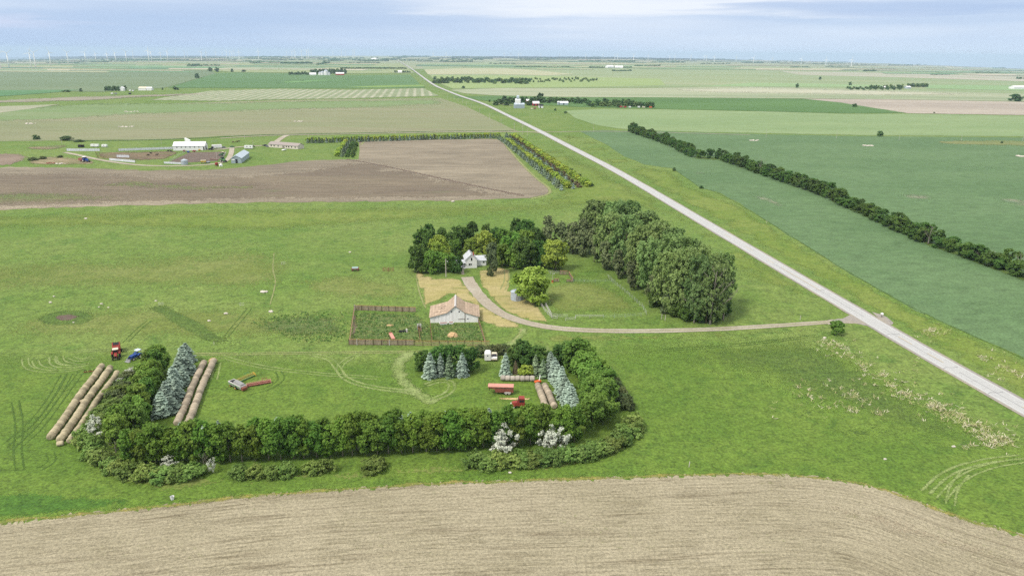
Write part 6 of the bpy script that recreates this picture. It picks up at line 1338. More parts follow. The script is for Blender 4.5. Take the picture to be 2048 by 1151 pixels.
for i, (x, y, k, lab) in enumerate([(542, 624, .9, 'long white boulder below the stone heap'), (452, 628, .85, 'white boulder right of the grassy draw'), (418, 642, .6, 'small white boulder beside the grassy draw'), (101, 605, .6, 'white boulder above the dry pond'), (108, 593, .5, 'small white boulder farther above the dry pond'), (203, 608, .55, 'white stone right of the dry pond'), (198, 614, .4, 'tiny stone right of the dry pond'), (217, 615, .4, 'tiny stone farthest right of the dry pond'), (147, 645, .4, 'tiny stone on the pond rim'), (312, 602, .5, 'white stone near the small pipe gate above the draw'), (172, 438, .9, 'white boulder at the top of the left pasture'), (700, 505, .7, 'white stone in the pasture left of the grove'), (906, 404, 1.1, 'white boulder at the ploughed field edge'), (1649, 676, .6, 'pale stone beside the lone bush'), (1907, 893, .5, 'white stone in the lower right meadow'), (1770, 918, .4, 'small stone in the lower right meadow'), (1020, 945, .4, 'pale stone by the right hedge')]):
    o = MB().blob((0, 0, k * .3), k, k * .6, k * .5, 8, 6, .18).build('boulder', M['rock'], None); o.location = G(x, y); tag(o, lab, 'boulder')
# white bucket and rag by the hedge, posts, delineator
t = empty('bucket', G(345, 998), 0, 'white bucket lying in the grass below the left hedge', 'bucket'); MB().lathe((0, 0, 0), [(.3, 0), (.42, .75), (.38, .75), (.28, .1)], 14).build('body', M['white'], t); MB().lathe((0, 0, 0), [(.05, .5), (.34, .5)], 14).build('fill', M['sky_paint'], t)
for x, yb, yt, lab in [(1378, 933, 922, 'leaning wooden post above the stubble field'), (1600, 640, 630, 'white marker post beside the drive'), (428, 689, 683, 'short white post behind the spruces'), (1330, 641, 630, 'left of two white posts under the cottonwoods'), (1323, 638, 627, 'right-hand twin white post before the cottonwoods' ), (1533, 446, 440, 'brown post on the teal crop edge')]:
    o = MB().tube([(0, 0, -.1), (.08, 0, tall(x, yb, yt))], .09, 6).build('marker_post', M['pole'], None); o.location = G(x, yb); tag(o, lab, 'post')
t = empty('mailbox', G(1763, 634), R(97), 'white mailbox on a dark post at the highway turnout', 'mailbox')
MB().box(-.06, .06, -.06, .06, 0, 1.1).build('post', M['black'], t); MB().prism([(-.5, 1.1), (.5, 1.1), (.5, 1.4), (.3, 1.6), (-.3, 1.6), (-.5, 1.4)], -.3, .3).build('box', M['white'], t)
for i, (x, y, lab, n) in enumerate([(887, 648.5, 'white bathtub trough before the barn wall', 2.4), (902, 647.5, 'small white trough right of the bathtub trough', 1.4)]):
    t = empty('trough', G(x, y), R(7), lab, 'trough')
    MB().hexa([(-n / 2, -.4, .1), (n / 2, -.4, .1), (n / 2, .4, .1), (-n / 2, .4, .1), (-n / 2 - .15, -.5, .65), (n / 2 + .15, -.5, .65), (n / 2 + .15, .5, .65), (-n / 2 - .15, .5, .65)]).build('tub', M['white'], t)
    MB().box(-n / 2, n / 2, -.38, .38, .655, .67).build('inside', M['rust'], t)
t, L_ = root_at('feed_bunk', (781, 668), (787, 679), 'pinkish rusty feed bunk lying in the large corral', 'feed bunk'); MB().box(0, L_, -.55, .55, .15, .5).build('trough', M['rust_pale'], t); MB().box(-.12, -.003, -.5, .5, .1, .75).build('end_board', M['rust'], t)
t, L_ = root_at('feed_bunk', (798, 664), (812, 664), 'dark feed bunk with a white end in the large corral', 'feed bunk'); MB().box(0, L_, -.4, .4, .2, .6).build('trough', M['black'], t); MB().box(L_, L_ + .5, -.3, .3, 0, 1.1).build('end_board', M['white_rail'], t)
t = empty('loading_crate', G(838.5, 658), R(97), 'white-framed box at the head of the corral chute', 'crate')
fr = MB()
for x in (-.7, .7):
    for y in (-.6, .6): fr.bar((x, y, 0), (x, y, 1.7), .14, .14)
for y in (-.6, .6): fr.bar((-.7, y, 1.65), (.7, y, 1.65), .12, .14)
for x in (-.7, .7): fr.bar((x, -.6, 1.65), (x, .6, 1.65), .12, .14)
fr.build('frame', M['white_rail'], t); MB().box(-.6, .6, -.5, .5, .1, 1.3).build('box', M['post'], t)
# weeds and reeds standing up as real tufts
def tufts(name, poly_px, n, h, mats, label, seed, wid=.12, lean=.35):
    q = random.Random(seed); mb = MB(); xs = [p[0] for p in poly_px]; ys = [p[1] for p in poly_px]; k = 0
    cc = [(q.uniform(min(xs), max(xs)), q.uniform(min(ys), max(ys)), q.uniform(.4, 1.6)) for _ in range(40)]
    cc = [c for c in cc if inside(c[:2], poly_px)] or [(sum(xs) / len(xs), sum(ys) / len(ys), 1)]
    while k < n:
        if name == 'reeds' and q.random() < .8:
            c = q.choice(cc); x, y = c[0] + q.gauss(0, 7 * c[2]), c[1] + q.gauss(0, 3 * c[2])
            if q.random() < .25: x, y = x + q.gauss(0, 14), y + q.gauss(0, 6)
        else: x, y = q.uniform(min(xs), max(xs)), q.uniform(min(ys), max(ys))
        if name != 'reeds' and not inside((x, y), poly_px): continue
        k += 1; p = G(x, y); mb.mi = q.randrange(len(mats)) 
        for _ in range(6):
            a = q.uniform(0, 6.28); b = p + Vector((q.gauss(0, .3), q.gauss(0, .3), 0)); hh = h * q.uniform(.5, 1.2); s = Vector((math.cos(a), math.sin(a), 0)) * wid * q.uniform(.6, 1.5)
            l_ = Vector((q.uniform(-lean, lean), q.uniform(-lean, lean), 0)) * hh
            mb.add([b - s, b + s, b + s * .5 + l_ + Vector((0, 0, hh)), b - s * .5 + l_ + Vector((0, 0, hh))], [(0, 1, 2, 3)])
    return tag(mb.build(name, mats, None), label, 'plants', None, 'stuff')
M['weed_a'] = plain('weed_green', C(124, 160, 84), .9, .2, 3, coord='pos'); M['weed_b'] = plain('weed_olive', C(160, 172, 104), .9, .2, 3, coord='pos'); M['weed_c'] = plain('weed_dark', C(100, 138, 70), .9, .2, 3, coord='pos')
M['reed_a'] = plain('reed_straw', C(214, 207, 180), .9, .15, 3, coord='pos'); M['reed_b'] = plain('reed_tan', C(176, 170, 124), .9, .15, 3, coord='pos')
tufts('weeds', [(714, 626), (832, 628), (858, 648), (862, 684), (704, 684)], 520, .35, [M['weed_a'], M['weed_b'], M['weed_c']], 'tall rank weeds in the large corral', 5, .2)
tufts('weeds', [(866, 650), (954, 648), (966, 682), (868, 684)], 260, .33, [M['weed_a'], M['weed_b'], M['weed_c']], 'tall rank weeds in the small corral', 6, .2)
tufts('weeds', [(500, 642), (600, 624), (698, 622), (692, 682), (600, 686)], 380, .3, [M['weed_a'], M['weed_b'], M['weed_c']], 'rank weeds left of the corral', 7, .2)
for i, (pl, n) in enumerate([([(1640, 684), (1660, 676), (1720, 712), (1700, 716)], 120), ([(1700, 714), (1730, 722), (1850, 800), (1830, 806)], 260), ([(1830, 790), (1860, 796), (1920, 836), (1900, 846)], 260), ([(1930, 852), (1960, 846), (2030, 884), (2000, 898)], 320), ([(1540, 770), (1600, 760), (1780, 800), (1760, 836), (1640, 810)], 220), ([(1840, 654), (1880, 658), (1900, 670), (1870, 672)], 90), ([(1960, 714), (2048, 744), (2048, 764), (1980, 730)], 130)]):
    tufts('reeds', [(x + rnd.uniform(-8, 8), y + rnd.uniform(-4, 4)) for x, y in pl], int(n * .6), .42, [M['reed_a'], M['reed_b'], M['weed_b']], ['bleached reeds below the lone bush', 'bleached reeds along the middle ditch', 'bleached reeds in the lower ditch', 'dense bleached reeds at the ditch end', 'scattered bleached stalks in the right meadow', 'bleached reeds across the highway', 'bleached reeds in the ditch across the highway'][i], 20 + i, .07, 2.4)
# ------------------------------------------------------------------ far farms, poles, turbines
def shed(name, pa, pb, depth, he, hr, wall, roof, label, cat='building', along_x=True, doors=(), wins=(), side_door=None, grp=None):
    """gabled building: front wall from pa to pb, depth going back; ridge along the front wall or across it"""
    t, W = root_at(name, pa, pb, label, cat, grp)
    o = .35
    if along_x:
        MB().prismx([(0, 0), (depth, 0), (depth, he), (depth / 2, hr), (0, he)], 0, W).build('wall', M[wall], t)
        r = MB(); k = (hr - he) / (depth / 2)
        for ya, za, yb, zb in ((-o, he - o * k, depth / 2, hr), (depth / 2, hr, depth + o, he - o * k)):
            r.hexa([(-o, ya, za + .05), (W + o, ya, za + .05), (W + o, yb, zb + .05), (-o, yb, zb + .05), (-o, ya, za + .2), (W + o, ya, za + .2), (W + o, yb, zb + .2), (-o, yb, zb + .2)])
    else:
        MB().prism([(0, 0), (W, 0), (W, he), (W / 2, hr), (0, he)], 0, depth).build('wall', M[wall], t)
        r = MB(); k = (hr - he) / (W / 2)
        for xa, za, xb, zb in ((-o, he - o * k, W / 2, hr), (W / 2, hr, W + o, he - o * k)):
            r.hexa([(xa, -o, za + .05), (xb, -o, zb + .05), (xb, depth + o, zb + .05), (xa, depth + o, za + .05), (xa, -o, za + .2), (xb, -o, zb + .2), (xb, depth + o, zb + .2), (xa, depth + o, za + .2)])
    r.build('roof', M[roof], t)
    for f0, f1, z1 in doors: MB().box(f0 * W, f1 * W, -.1, -.01, 0, z1).build('door', M['black'], t)
    for f, z0, z1, w_ in wins: MB().box(f * W - w_ / 2, f * W + w_ / 2, -.1, -.01, z0, z1).build('window', M['dark_glass'], t)
    if side_door: MB().box(W + .01, W + .1, depth * side_door[0], depth * side_door[1], 0, side_door[2]).build('side_door', M['black'], t)
    return t, W
M['steel_white'] = plain('white_steel', C(246, 246, 248), .5, .04, .3); M['brown_roof'] = plain('brown_grey_shingles', C(160, 150, 146), .9, .1, .6); M['tan_wall'] = plain('tan_siding', C(216, 208, 196), .8, .06, .6)
M['blue_steel'] = plain('blue_grey_steel', C(186, 200, 212), .45, .06, .3, dirt=C(166, 184, 200)); M['blue_wall'] = plain('grey_steel_wall', C(166, 180, 190), .6, .06, .3); M['barn_red'] = plain('barn_red', C(178, 60, 58), .8, .1, .5); M['windbreak'] = plank_mat('white_windbreak_boards', C(224, 228, 236), C(196, 198, 206), 1.6, True, (.5, .75), .5)
M['cow'] = plain('black_hide', C(40, 36, 36), .8, .1, 2); M['brown_hide'] = plain('brown_hide', C(92, 62, 48), .8, .1, 2)
shed('cattle_barn', (346.8, 301.4), (409.7, 300.6), 13, 4.2, 7.2, 'steel_white', 'steel_white', 'long white cattle barn at the far left farmyard', 'barn', True, doors=((.955, .99, 3.2),), wins=[(f, 2.6, 3.4, .8) for f in (.12, .26, .4, .54, .68, .82)], side_door=(.3, .6, 3.4))
o, _ = root_at('feed_auger', (371, 294), (382, 294.5), 'white sloping chute sticking up behind the long cattle barn', 'auger'); MB().hexa([(0, 0, 5.6), (5.4, 0, 4.2), (5.4, 1.6, 4.2), (0, 1.6, 5.6), (0, 0, 8.6), (5.4, 0, 6.6), (5.4, 1.6, 6.6), (0, 1.6, 8.6)]).build('chute', M['steel_white'], o); MB().box(.5, 4.8, .3, 1.3, -.2, 5.2).build('support', M['grey_paint'], o)
t, W = shed('bungalow', (537, 294.3), (595.5, 298.6), 9, 3.0, 5.0, 'tan_wall', 'brown_roof', 'long tan bungalow with brown-grey roof at the far farmyard', 'house', True, doors=((.52, .55, 2.3),), wins=[(f, 1.2, 2.3, 1.2) for f in (.1, .2, .34, .62, .7, .8, .92)])
MB().box(W * .48, W * .48 + .25, -.6, 9.6, 0, 3.4).build('firewall', M['tan_wall'], t)
t, W = shed('machine_shed', (462.8, 326.7), (483.3, 326.4), 38, 4.0, 6.2, 'blue_wall', 'blue_steel', 'blue-grey steel machine shed in front of the far farmyard', 'shed', False, doors=((.42, .62, 3.4),))
MB().box(.06 * W, .35 * W, -.13, -.01, 2.4, 3.5).build('panel', M['white'], t)
p = G(369.5, 329); t = empty('grain_bin', p, 0, 'small round grey grain bin beside the far bare corral', 'grain bin'); MB().lathe((0, 0, 0), [(2.6, 0), (2.6, 3.4)], 20).build('wall', M['galv'], t); MB().lathe((0, 0, 0), [(2.75, 3.38), (.3, 4.6), (0, 4.65)], 20).build('roof', M['galv'], t)
def panel_fence(pa, pb, h, label, n):
    t, L_ = root_at('windbreak_fence', pa, pb, label, 'fence')
    for i in range(n): MB().box(L_ * i / n + .03, L_ * (i + 1) / n - .03, -.05, .05, .1, h * (1 if i % 2 else .97)).build('panel', M['windbreak'], t)
    for i in range(n + 1): MB().box(L_ * i / n - .1, L_ * i / n + .1, .06, .22, 0, h).build('post', M['post'], t)
panel_fence((133.5, 302.3), (200, 302.3), 2.4, 'long white board windbreak left of the cattle pens', 13); panel_fence((237, 302), (346, 298.4), 2.2, 'longest white board windbreak running up to the cattle barn', 18)
panel_fence((233.5, 314.6), (259, 315.2), 2.2, 'short white windbreak standing inside the muddy pen', 5); panel_fence((219, 320.8), (270.5, 325.3), 2.0, 'slanting white windbreak in front of the muddy pen', 9); panel_fence((328, 327), (362, 328.6), 1.6, 'low white board fence left of the small grain bin', 6)
def box_vehicle(name, pa, pb, w, z0, z1, mat, label, cat, wheels=2, front=None, wins=(), r=.45):
    t, L_ = root_at(name, pa, pb, label, cat)
    MB().prism([(0, z0), (L_, z0), (L_, z1 - .2), (L_ - .25, z1), (.25, z1), (0, z1 - .2)], 0, w).build('body', M[mat], t)
    for f in wins: MB().box(L_ * f - .45, L_ * f + .45, -.05, -.01, z0 + (z1 - z0) * .5, z0 + (z1 - z0) * .8).build('window', M['dark_glass'], t)
    for i in range(wheels):
        for y in (.1, w - .1): wheel(t, (L_ * ((i + .5) / wheels if wheels > 1 else .6), y, r), r, .26)
    if front: front(t, L_)
    return t, L_
box_vehicle('camper_trailer', (488.5, 298), (505, 298), 2.5, .6, 3.2, 'white', 'white camper trailer parked between the far barn and bungalow', 'camper', 2, wins=(.35, .75))
box_vehicle('box_trailer', (425, 298.3), (444.6, 297.3), 2.6, 1.0, 3.8, 'white', 'long white box trailer right of the far cattle barn', 'trailer', 3)
box_vehicle('stock_trailer', (181, 294), (196, 294.3), 2.3, .6, 2.6, 'white', 'long white stock trailer behind the far windbreak', 'trailer', 2, wins=(.5,)); box_vehicle('horse_trailer', (203, 294.6), (212.5, 294.8), 2.3, .6, 2.6, 'white', 'short white trailer right of the long stock trailer', 'trailer', 2, wins=(.5,))
def car(pa, pb, mat, label, kind='car', bed=False):
    t, L_ = root_at('parked_car' if not bed else 'pickup_truck', pa, pb, label, 'car' if not bed else 'truck')
    MB().prism([(0, .4), (L_, .4), (L_, .85), (L_ - .1, 1.0), (.05, 1.05), (0, .9)], 0, 1.85).build('body', M[mat], t)
    a, b = (.3, .62) if bed else (.2, .72)
    c = MB().hexa([(L_ * a - .1, .1, 1.04), (L_ * b + .5, .1, 1.02), (L_ * b + .5, 1.75, 1.02), (L_ * a - .1, 1.75, 1.04), (L_ * a + .2, .25, 1.65), (L_ * b, .25, 1.65), (L_ * b, 1.6, 1.65), (L_ * a + .2, 1.6, 1.65)]).build('cabin', M['dark_glass'], t)
    MB().box(L_ * a + .2, L_ * b, .22, 1.63, 1.655, 1.7).build('roof', M[mat], c)
    for x in (.2, .8):
        for y in (.1, 1.75): wheel(t, (L_ * x, y, .36), .36, .24)
car((442.5, 297), (453, 296.5), 'grey_paint', 'dark grey car right of the long white box trailer'); car((459, 295.6), (469.5, 295.2), 'green_paint', 'pale green car at the far farm lane'); car((525, 292), (535, 292.8), 'black', 'dark pickup at the left end of the bungalow', bed=True); car((531, 294), (538, 294.4), 'grey_paint', 'grey car before the left end of the bungalow')
o, _ = box_vehicle('utility_trailer', (567, 301.6), (573, 300.4), 2, .4, 1.0, 'white', 'small white trailer on the lawn below the bungalow', 'trailer', 1)
tractor((446, 324), (452, 325.5), 'dark green tractor by the blue-grey machine shed', 'green_paint', 'black', s=1.5); tractor((170.5, 324), (177, 324.8), 'dark blue tractor on the trampled feeding ground', 'blue_paint', 'white', s=1.6)
tractor((425, 299.8), (421, 300.2), 'small dark tractor in front of the white box trailer', 'black', 'black', s=1.1); tractor((446, 311.5), (440, 312), 'pale tractor beside the bare corral', 'green_paint', 'cream', s=1.2)
t, L_ = root_at('bale_processor', (160, 322), (168, 323.5), 'dark red machine behind the dark blue tractor', 'implement'); MB().prism([(0, .8), (L_, .8), (L_ + .2, 2.6), (-.2, 2.6)], -1.2, 1.2).build('hopper', M['rust'], t); [wheel(t, (L_ * .5, s, .6), .6, .4) for s in (-1.3, 1.3)]
t, L_ = root_at('grain_wagon', (402, 327), (412, 326.6), 'cream and yellow wagon on the far farm lane', 'wagon'); MB().hexa([(0, -1, 1), (L_, -1, 1), (L_, 1, 1), (0, 1, 1), (-.3, -1.2, 2.4), (L_ + .3, -1.2, 2.4), (L_ + .3, 1.2, 2.4), (-.3, 1.2, 2.4)]).build('box', M['yellow_paint'], t); MB().box(-.2, L_ + .2, -1.1, 1.1, 2.42, 2.6).build('load', M['cream'], t); [wheel(t, (x, s, .5), .5, .3) for x in (.8, L_ - .8) for s in (-1, 1)]
t, L_ = root_at('flat_wagon', (413, 326.8), (419.5, 326), 'pale grey flat wagon right of the cream wagon', 'wagon'); MB().box(0, L_, -1.1, 1.1, .9, 1.3).build('bed', M['galv'], t); [wheel(t, (x, s, .45), .45, .25) for x in (.6, L_ - .6) for s in (-1, 1)]
t, L_ = root_at('grinder_mixer', (431, 332), (436, 332), 'red grinder beside the far farm lane', 'implement'); MB().lathe((L_ / 2, 0, 0), [(.5, .5), (1.3, 1.2), (1.3, 2.6), (.5, 3.0)], 14).build('tank', M['red'], t); MB().box(-.2, L_ + .2, -.6, .6, .4, .6).build('frame', M['red'], t); [wheel(t, (L_ / 2, s, .4), .4, .25) for s in (-1, 1)]
t = empty('water_tank', G(442, 332.5), 0, 'white round tank right of the red grinder', 'tank'); MB().lathe((0, 0, 0), [(1.3, 0), (1.3, 1.4), (.9, 1.8), (.3, 1.95), (.3, 2.1), (0, 2.1)], 18).build('body', M['white'], t); MB().box(-.3, .3, -1.4, -1.28, .2, .8).build('valve', M['black'], t)
t, L_ = root_at('disc_harrow', (420, 320), (436, 321), 'dark disc harrow below the bare corral', 'implement'); MB().box(0, L_, -.2, .2, .7, .95).build('frame', M['rust'], t); [MB().wheel((x * L_ / 7 + .4, .5, .4), .4, .1, 10, 1).build('disc', M['post'], t) for x in range(7)]
for x0, x1, y, m, lab in [(385, 392, 304, 'red', 'red implement before the right end of the cattle barn'), (374, 379, 305.6, 'blue_paint', 'blue implement before the cattle barn'), (366, 371, 303.6, 'rust', 'dark rusty implement below the cattle barn'), (397, 401, 301.9, 'yellow_paint', 'yellow loader bucket at the cattle barn corner')]:
    t, L_ = root_at('implement', (x0, y), (x1, y), lab, 'implement'); MB().prism([(0, .5), (L_, .5), (L_ * .9, 1.5), (L_ * .3, 1.7), (.1, 1.2)], -.8, .8).build('body', M[m], t); MB().bar((L_, 0, .7), (L_ + 1.2, 0, .5), .2, .2).build('drawbar', M['post'], t); [wheel(t, (L_ * .4, s, .45), .45, .25) for s in (-.95, .95)]
t, L_ = root_at('livestock_shed', (156, 294.6), (164, 295), 'small black open shed behind the long windbreak', 'shed'); MB().box(0, L_, 0, 3, 0, 2.2).build('wall', M['black'], t); MB().hexa([(-.3, -.4, 2.5), (L_ + .3, -.4, 2.5), (L_ + .3, 3.3, 2.2), (-.3, 3.3, 2.2), (-.3, -.4, 2.62), (L_ + .3, -.4, 2.62), (L_ + .3, 3.3, 2.32), (-.3, 3.3, 2.32)]).build('roof', M['post'], t)
# cattle and horses: one continuous skinned body each
def beast(px, py, ang, mat, label, cat, head=1.5, graze=False):
    me = bpy.data.meshes.new(cat)
    hz = .35 if graze else head
    J = [(0, 0, 1.05), (.75, 0, 1.1), (1.15, 0, 1.0 if graze else 1.35), (1.55, 0, hz), (1.85, 0, hz - .12), (-.65, 0, 1.1), (-.85, 0, .7), (-.88, 0, .3)]
    Rr = [.4, .34, .2, .15, .09, .32, .04, .03]; Ed = [(0, 1), (1, 2), (2, 3), (3, 4), (0, 5), (5, 6), (6, 7)]
    for x, par in ((.7, 1), (-.6, 5)):
        for s in (-.22, .22):
            b = len(J); kx = x + (-.08 if x > 0 else .1)
            J += [(x, s, .8), (kx if x > 0 else x - .12, s, .42), (x, s, .04)]; Rr += [.16, .085, .06]; Ed += [(par, b), (b, b + 1), (b + 1, b + 2)]
    me.from_pydata(J, Ed, []); me.update()
    o = link_mesh(cat, me); sk = o.modifiers.new('skin', 'SKIN'); o.modifiers.new('sub', 'SUBSURF').levels = 1; o.modifiers['sub'].render_levels = 1
    for i, v in enumerate(me.skin_vertices[0].data): v.radius = (Rr[i], Rr[i]); v.use_root = (i == 0)
    me.materials.append(M[mat]); o.location = G(px, py); o.rotation_euler.z = ang; o.scale = (1.15, 1.15, 1.15)
    return tag(o, label, cat)
for i, (x, y, a, m, lab, c, g) in enumerate([(336, 304, .2, 'cow', 'left black cow standing close to the cattle barn', 'cow', False), (343, 304.4, 2.9, 'cow', 'right black cow standing close to the cattle barn', 'cow', False), (313.5, 311.5, .3, 'cow', 'black cow alone in the middle of the pen', 'cow', False), (302, 308, 2.8, 'cow', 'black cow at the back of the pen', 'cow', False), (296, 312, .1, 'cow', 'lying-low black cow near the pen centre', 'cow', True), (467, 285.6, 3.0, 'brown_hide', 'brown horse grazing left on the paddock behind the far lane', 'horse', True), (472.5, 285.3, .4, 'brown_hide', 'middle brown horse on the paddock behind the far lane', 'horse', False), (477, 284.6, .2, 'cow', 'dark horse right on the paddock behind the far lane', 'horse', False), (508, 294.8, 2.8, 'cow', 'dark calf beside the far camper trailer', 'cow', False)]): beast(x, y, a, m, lab, c, graze=g)
fence('pipe corral fence between the mud pen and the bare corral', [(338, 326), (356, 313), (372, 305)], 1.8, 'pipe', bay=5, postmat='galv'); fence('pipe fence along the right side of the bare corral', [(452, 306), (448, 314), (440, 323)], 1.8, 'pipe', bay=5, postmat='galv'); fence('dark fence on the left side of the muddy pen', [(192, 306), (197, 317), (230, 319)], 1.6, 'rail', bay=5)
fence('grey panel pen behind the white box trailer', [(423, 285), (436, 283)], 1.8, 'pipe', bay=3, postmat='galv')
for x, y, k, lab in [(66, 321, 3, 'rough bushy weed heap left of the feeding ground'), (86, 318, 2.4, 'second weed heap left of the feeding ground'), (120, 315, 2, 'weed heap above the feeding ground')]: tree('lilac', x, y, k, k * 3, lab, cat='bush')
stone_pile(122, 328, 14, 4, 'heap of junk and stones at the lower feeding ground', 'rock', (.4, .9)); stone_pile(100, 327, 10, 3.5, 'rusty scrap heap on the feeding ground', 'rust', (.4, .9)); stone_pile(60, 248, 16, 9, 'line of pale stones in the left stubble field', s=(.6, 1.3)); stone_pile(252, 254, 18, 9, 'pale stones in the stubble above the windbreaks', s=(.6, 1.3)); stone_pile(598, 243.5, 14, 7, 'pale stones in the middle of the stubble field', s=(.6, 1.2)); stone_pile(262, 224, 12, 12, 'pale stones in the far stubble field', s=(.8, 1.6))
# elevator farm
t, W = shed('grain_elevator', (1029, 216.8), (1049, 216.8), 12, 6, 8.4, 'blue_wall', 'blue_steel', 'white grain elevator with stepped tower at the middle farm', 'elevator', True)
MB().prismx([(3, 0), (10, 0), (10, 13), (6.5, 15.5), (3, 13)], W * .12, W * .62).build('tower', M['steel_white'], t); MB().prismx([(4.6, 15), (8.4, 15), (8.4, 18.6), (6.5, 20.4), (4.6, 18.6)], W * .24, W * .5).build('cupola', M['blue_steel'], t)
shed('red_barn', (1053, 207.4), (1060.5, 207.4), 9, 5, 7.5, 'barn_red', 'steel_white', 'red barn with white roof behind the elevator', 'barn', True); shed('red_shed', (1066, 211.8), (1078.5, 211.8), 9, 4.2, 7.4, 'barn_red', 'steel_white', 'red shed with pale roof right of the elevator', 'shed', True, doors=((.1, .3, 3), (.6, .8, 3)), wins=()); shed('red_garage', (1078.5, 216), (1086.5, 216), 8, 3.6, 5.8, 'steel_white', 'black', 'small red and white garage with black roof', 'garage', True, doors=((.1, .4, 2.4),))
shed('long_shed', (1120, 210), (1136.5, 210), 10, 3.6, 6.0, 'blue_steel', 'steel_white', 'long white shed in the middle of the elevator farm', 'shed', True, doors=((.4, .5, 3),))
t = empty('silo', G(1116.5, 209.6), 0, 'short pale silo left of the long white shed', 'silo'); MB().lathe((0, 0, 0), [(2.2, 0), (2.2, 5)], 16).build('wall', M['galv'], t); MB().lathe((0, 0, 0), [(2.3, 4.98), (1.5, 6), (0, 6.5)], 16).build('dome', M['steel_white'], t)
for x0, x1, y, m, lab in [(1062.5, 1065.5, 219.6, 'cream', 'cream old machine on the grass below the red shed'), (1068, 1072, 218.5, 'rust', 'rusty machine on the grass below the red shed'), (1240, 1245, 215.6, 'barn_red', 'red machine at the left edge of the right grove'), (1248, 1253, 216, 'barn_red', 'red and white machine in the right grove'), (1258, 1262, 216.2, 'white', 'white trailer in the right grove'), (1276, 1280, 216, 'white', 'white car among the right grove trees'), (1285, 1290, 216.4, 'cream', 'cream trailer among the right grove trees'), (1299, 1304, 216.6, 'orange', 'orange machine at the right end of the grove')]:
    box_vehicle('farm_machine', (x0, y), (x1, y), 2.2, .8, 2.8, m, lab, 'machine', 2, r=.6)
# other far farms
shed('farmhouse', (239, 182), (247, 182), 9, 6, 9.5, 'steel_white', 'steel_white', 'white house beside dark trees at the left far farm', 'house', False); shed('cream_shed', (277, 181), (292, 181), 14, 5, 8, 'steel_white', 'cream', 'long cream shed at the left far farm', 'shed', True); shed('white_shed', (293, 181), (303, 181), 12, 5, 7.5, 'steel_white', 'steel_white', 'white shed at the right end of the left far farm', 'shed', True)
for x0, x1, y, lab in [(258, 261.5, 183, 'white car at the left far farm'), (264, 267, 183.3, 'white trailer at the left far farm'), (222, 225.5, 189, 'left white machine in the grass below the left far farm'), (229, 233, 189, 'grey machine in the grass below the left far farm'), (257, 262, 189, 'dark machine in the grass below the left far farm')]: box_vehicle('farm_machine', (x0, y), (x1, y), 2.6, .8, 3.4, 'black' if 'dark' in lab else 'grey_paint' if 'grey' in lab else 'white', lab, 'machine', 2, r=.7)
shed('farmhouse', (619, 151), (632, 151), 12, 6, 10, 'steel_white', 'steel_white', 'white house left of the tall white bins', 'house', True); shed('red_barn', (671.5, 150.6), (688, 150.6), 16, 6, 10.5, 'barn_red', 'steel_white', 'long red barn with white roof by the white bins', 'barn', True)
for i, (x, k, hh, lab) in enumerate([(640, 6, 9, 'left white grain bin of the bin cluster'), (645, 7.5, 11, 'second white grain bin of the bin cluster'), (652.5, 8.5, 16, 'tallest white grain bin of the bin cluster'), (658, 5, 9, 'right small white grain bin of the bin cluster')]):
    t = empty('grain_bin', G(x, 150.6), 0, lab, 'grain bin', 'white grain bins of the bin cluster'); MB().lathe((0, 0, 0), [(k, 0), (k, hh)], 18).build('wall', M['steel_white'], t); MB().lathe((0, 0, 0), [(k * 1.04, hh - .05), (k * .25, hh + k * .55), (0, hh + k * .6)], 18).build('roof', M['galv'], t)
shed('farmhouse', (796, 146), (804, 146), 12, 6, 10, 'steel_white', 'steel_white', 'white house at the small farm beside the highway', 'house', True)
shed('white_shed', (1764, 178), (1775, 178), 12, 4.5, 7.5, 'steel_white', 'steel_white', 'white shed hidden in the far right grove', 'shed', True); shed('grey_shed', (1814, 177.6), (1822, 177.6), 12, 4.5, 7.5, 'blue_steel', 'steel_white', 'pale shed at the right end of the far right grove', 'shed', True); shed('poultry_barn', (2028, 178.4), (2062, 178.9), 20, 6, 10, 'steel_white', 'steel_white', 'long white barn at the right picture edge', 'barn', True)
shed('white_shed', (1216, 136.5), (1228, 136.5), 30, 10, 17, 'steel_white', 'steel_white', 'tiny white shed in the hazy plain right of centre', 'shed', True); shed('white_shed', (1230, 136.6), (1246, 136.8), 30, 9, 15, 'steel_white', 'steel_white', 'long tiny white shed in the hazy plain right of centre', 'shed', True); shed('white_shed', (742, 118.8), (752, 118.9), 40, 9, 18, 'steel_white', 'steel_white', 'tiny white shed near the far end of the highway', 'shed', True)
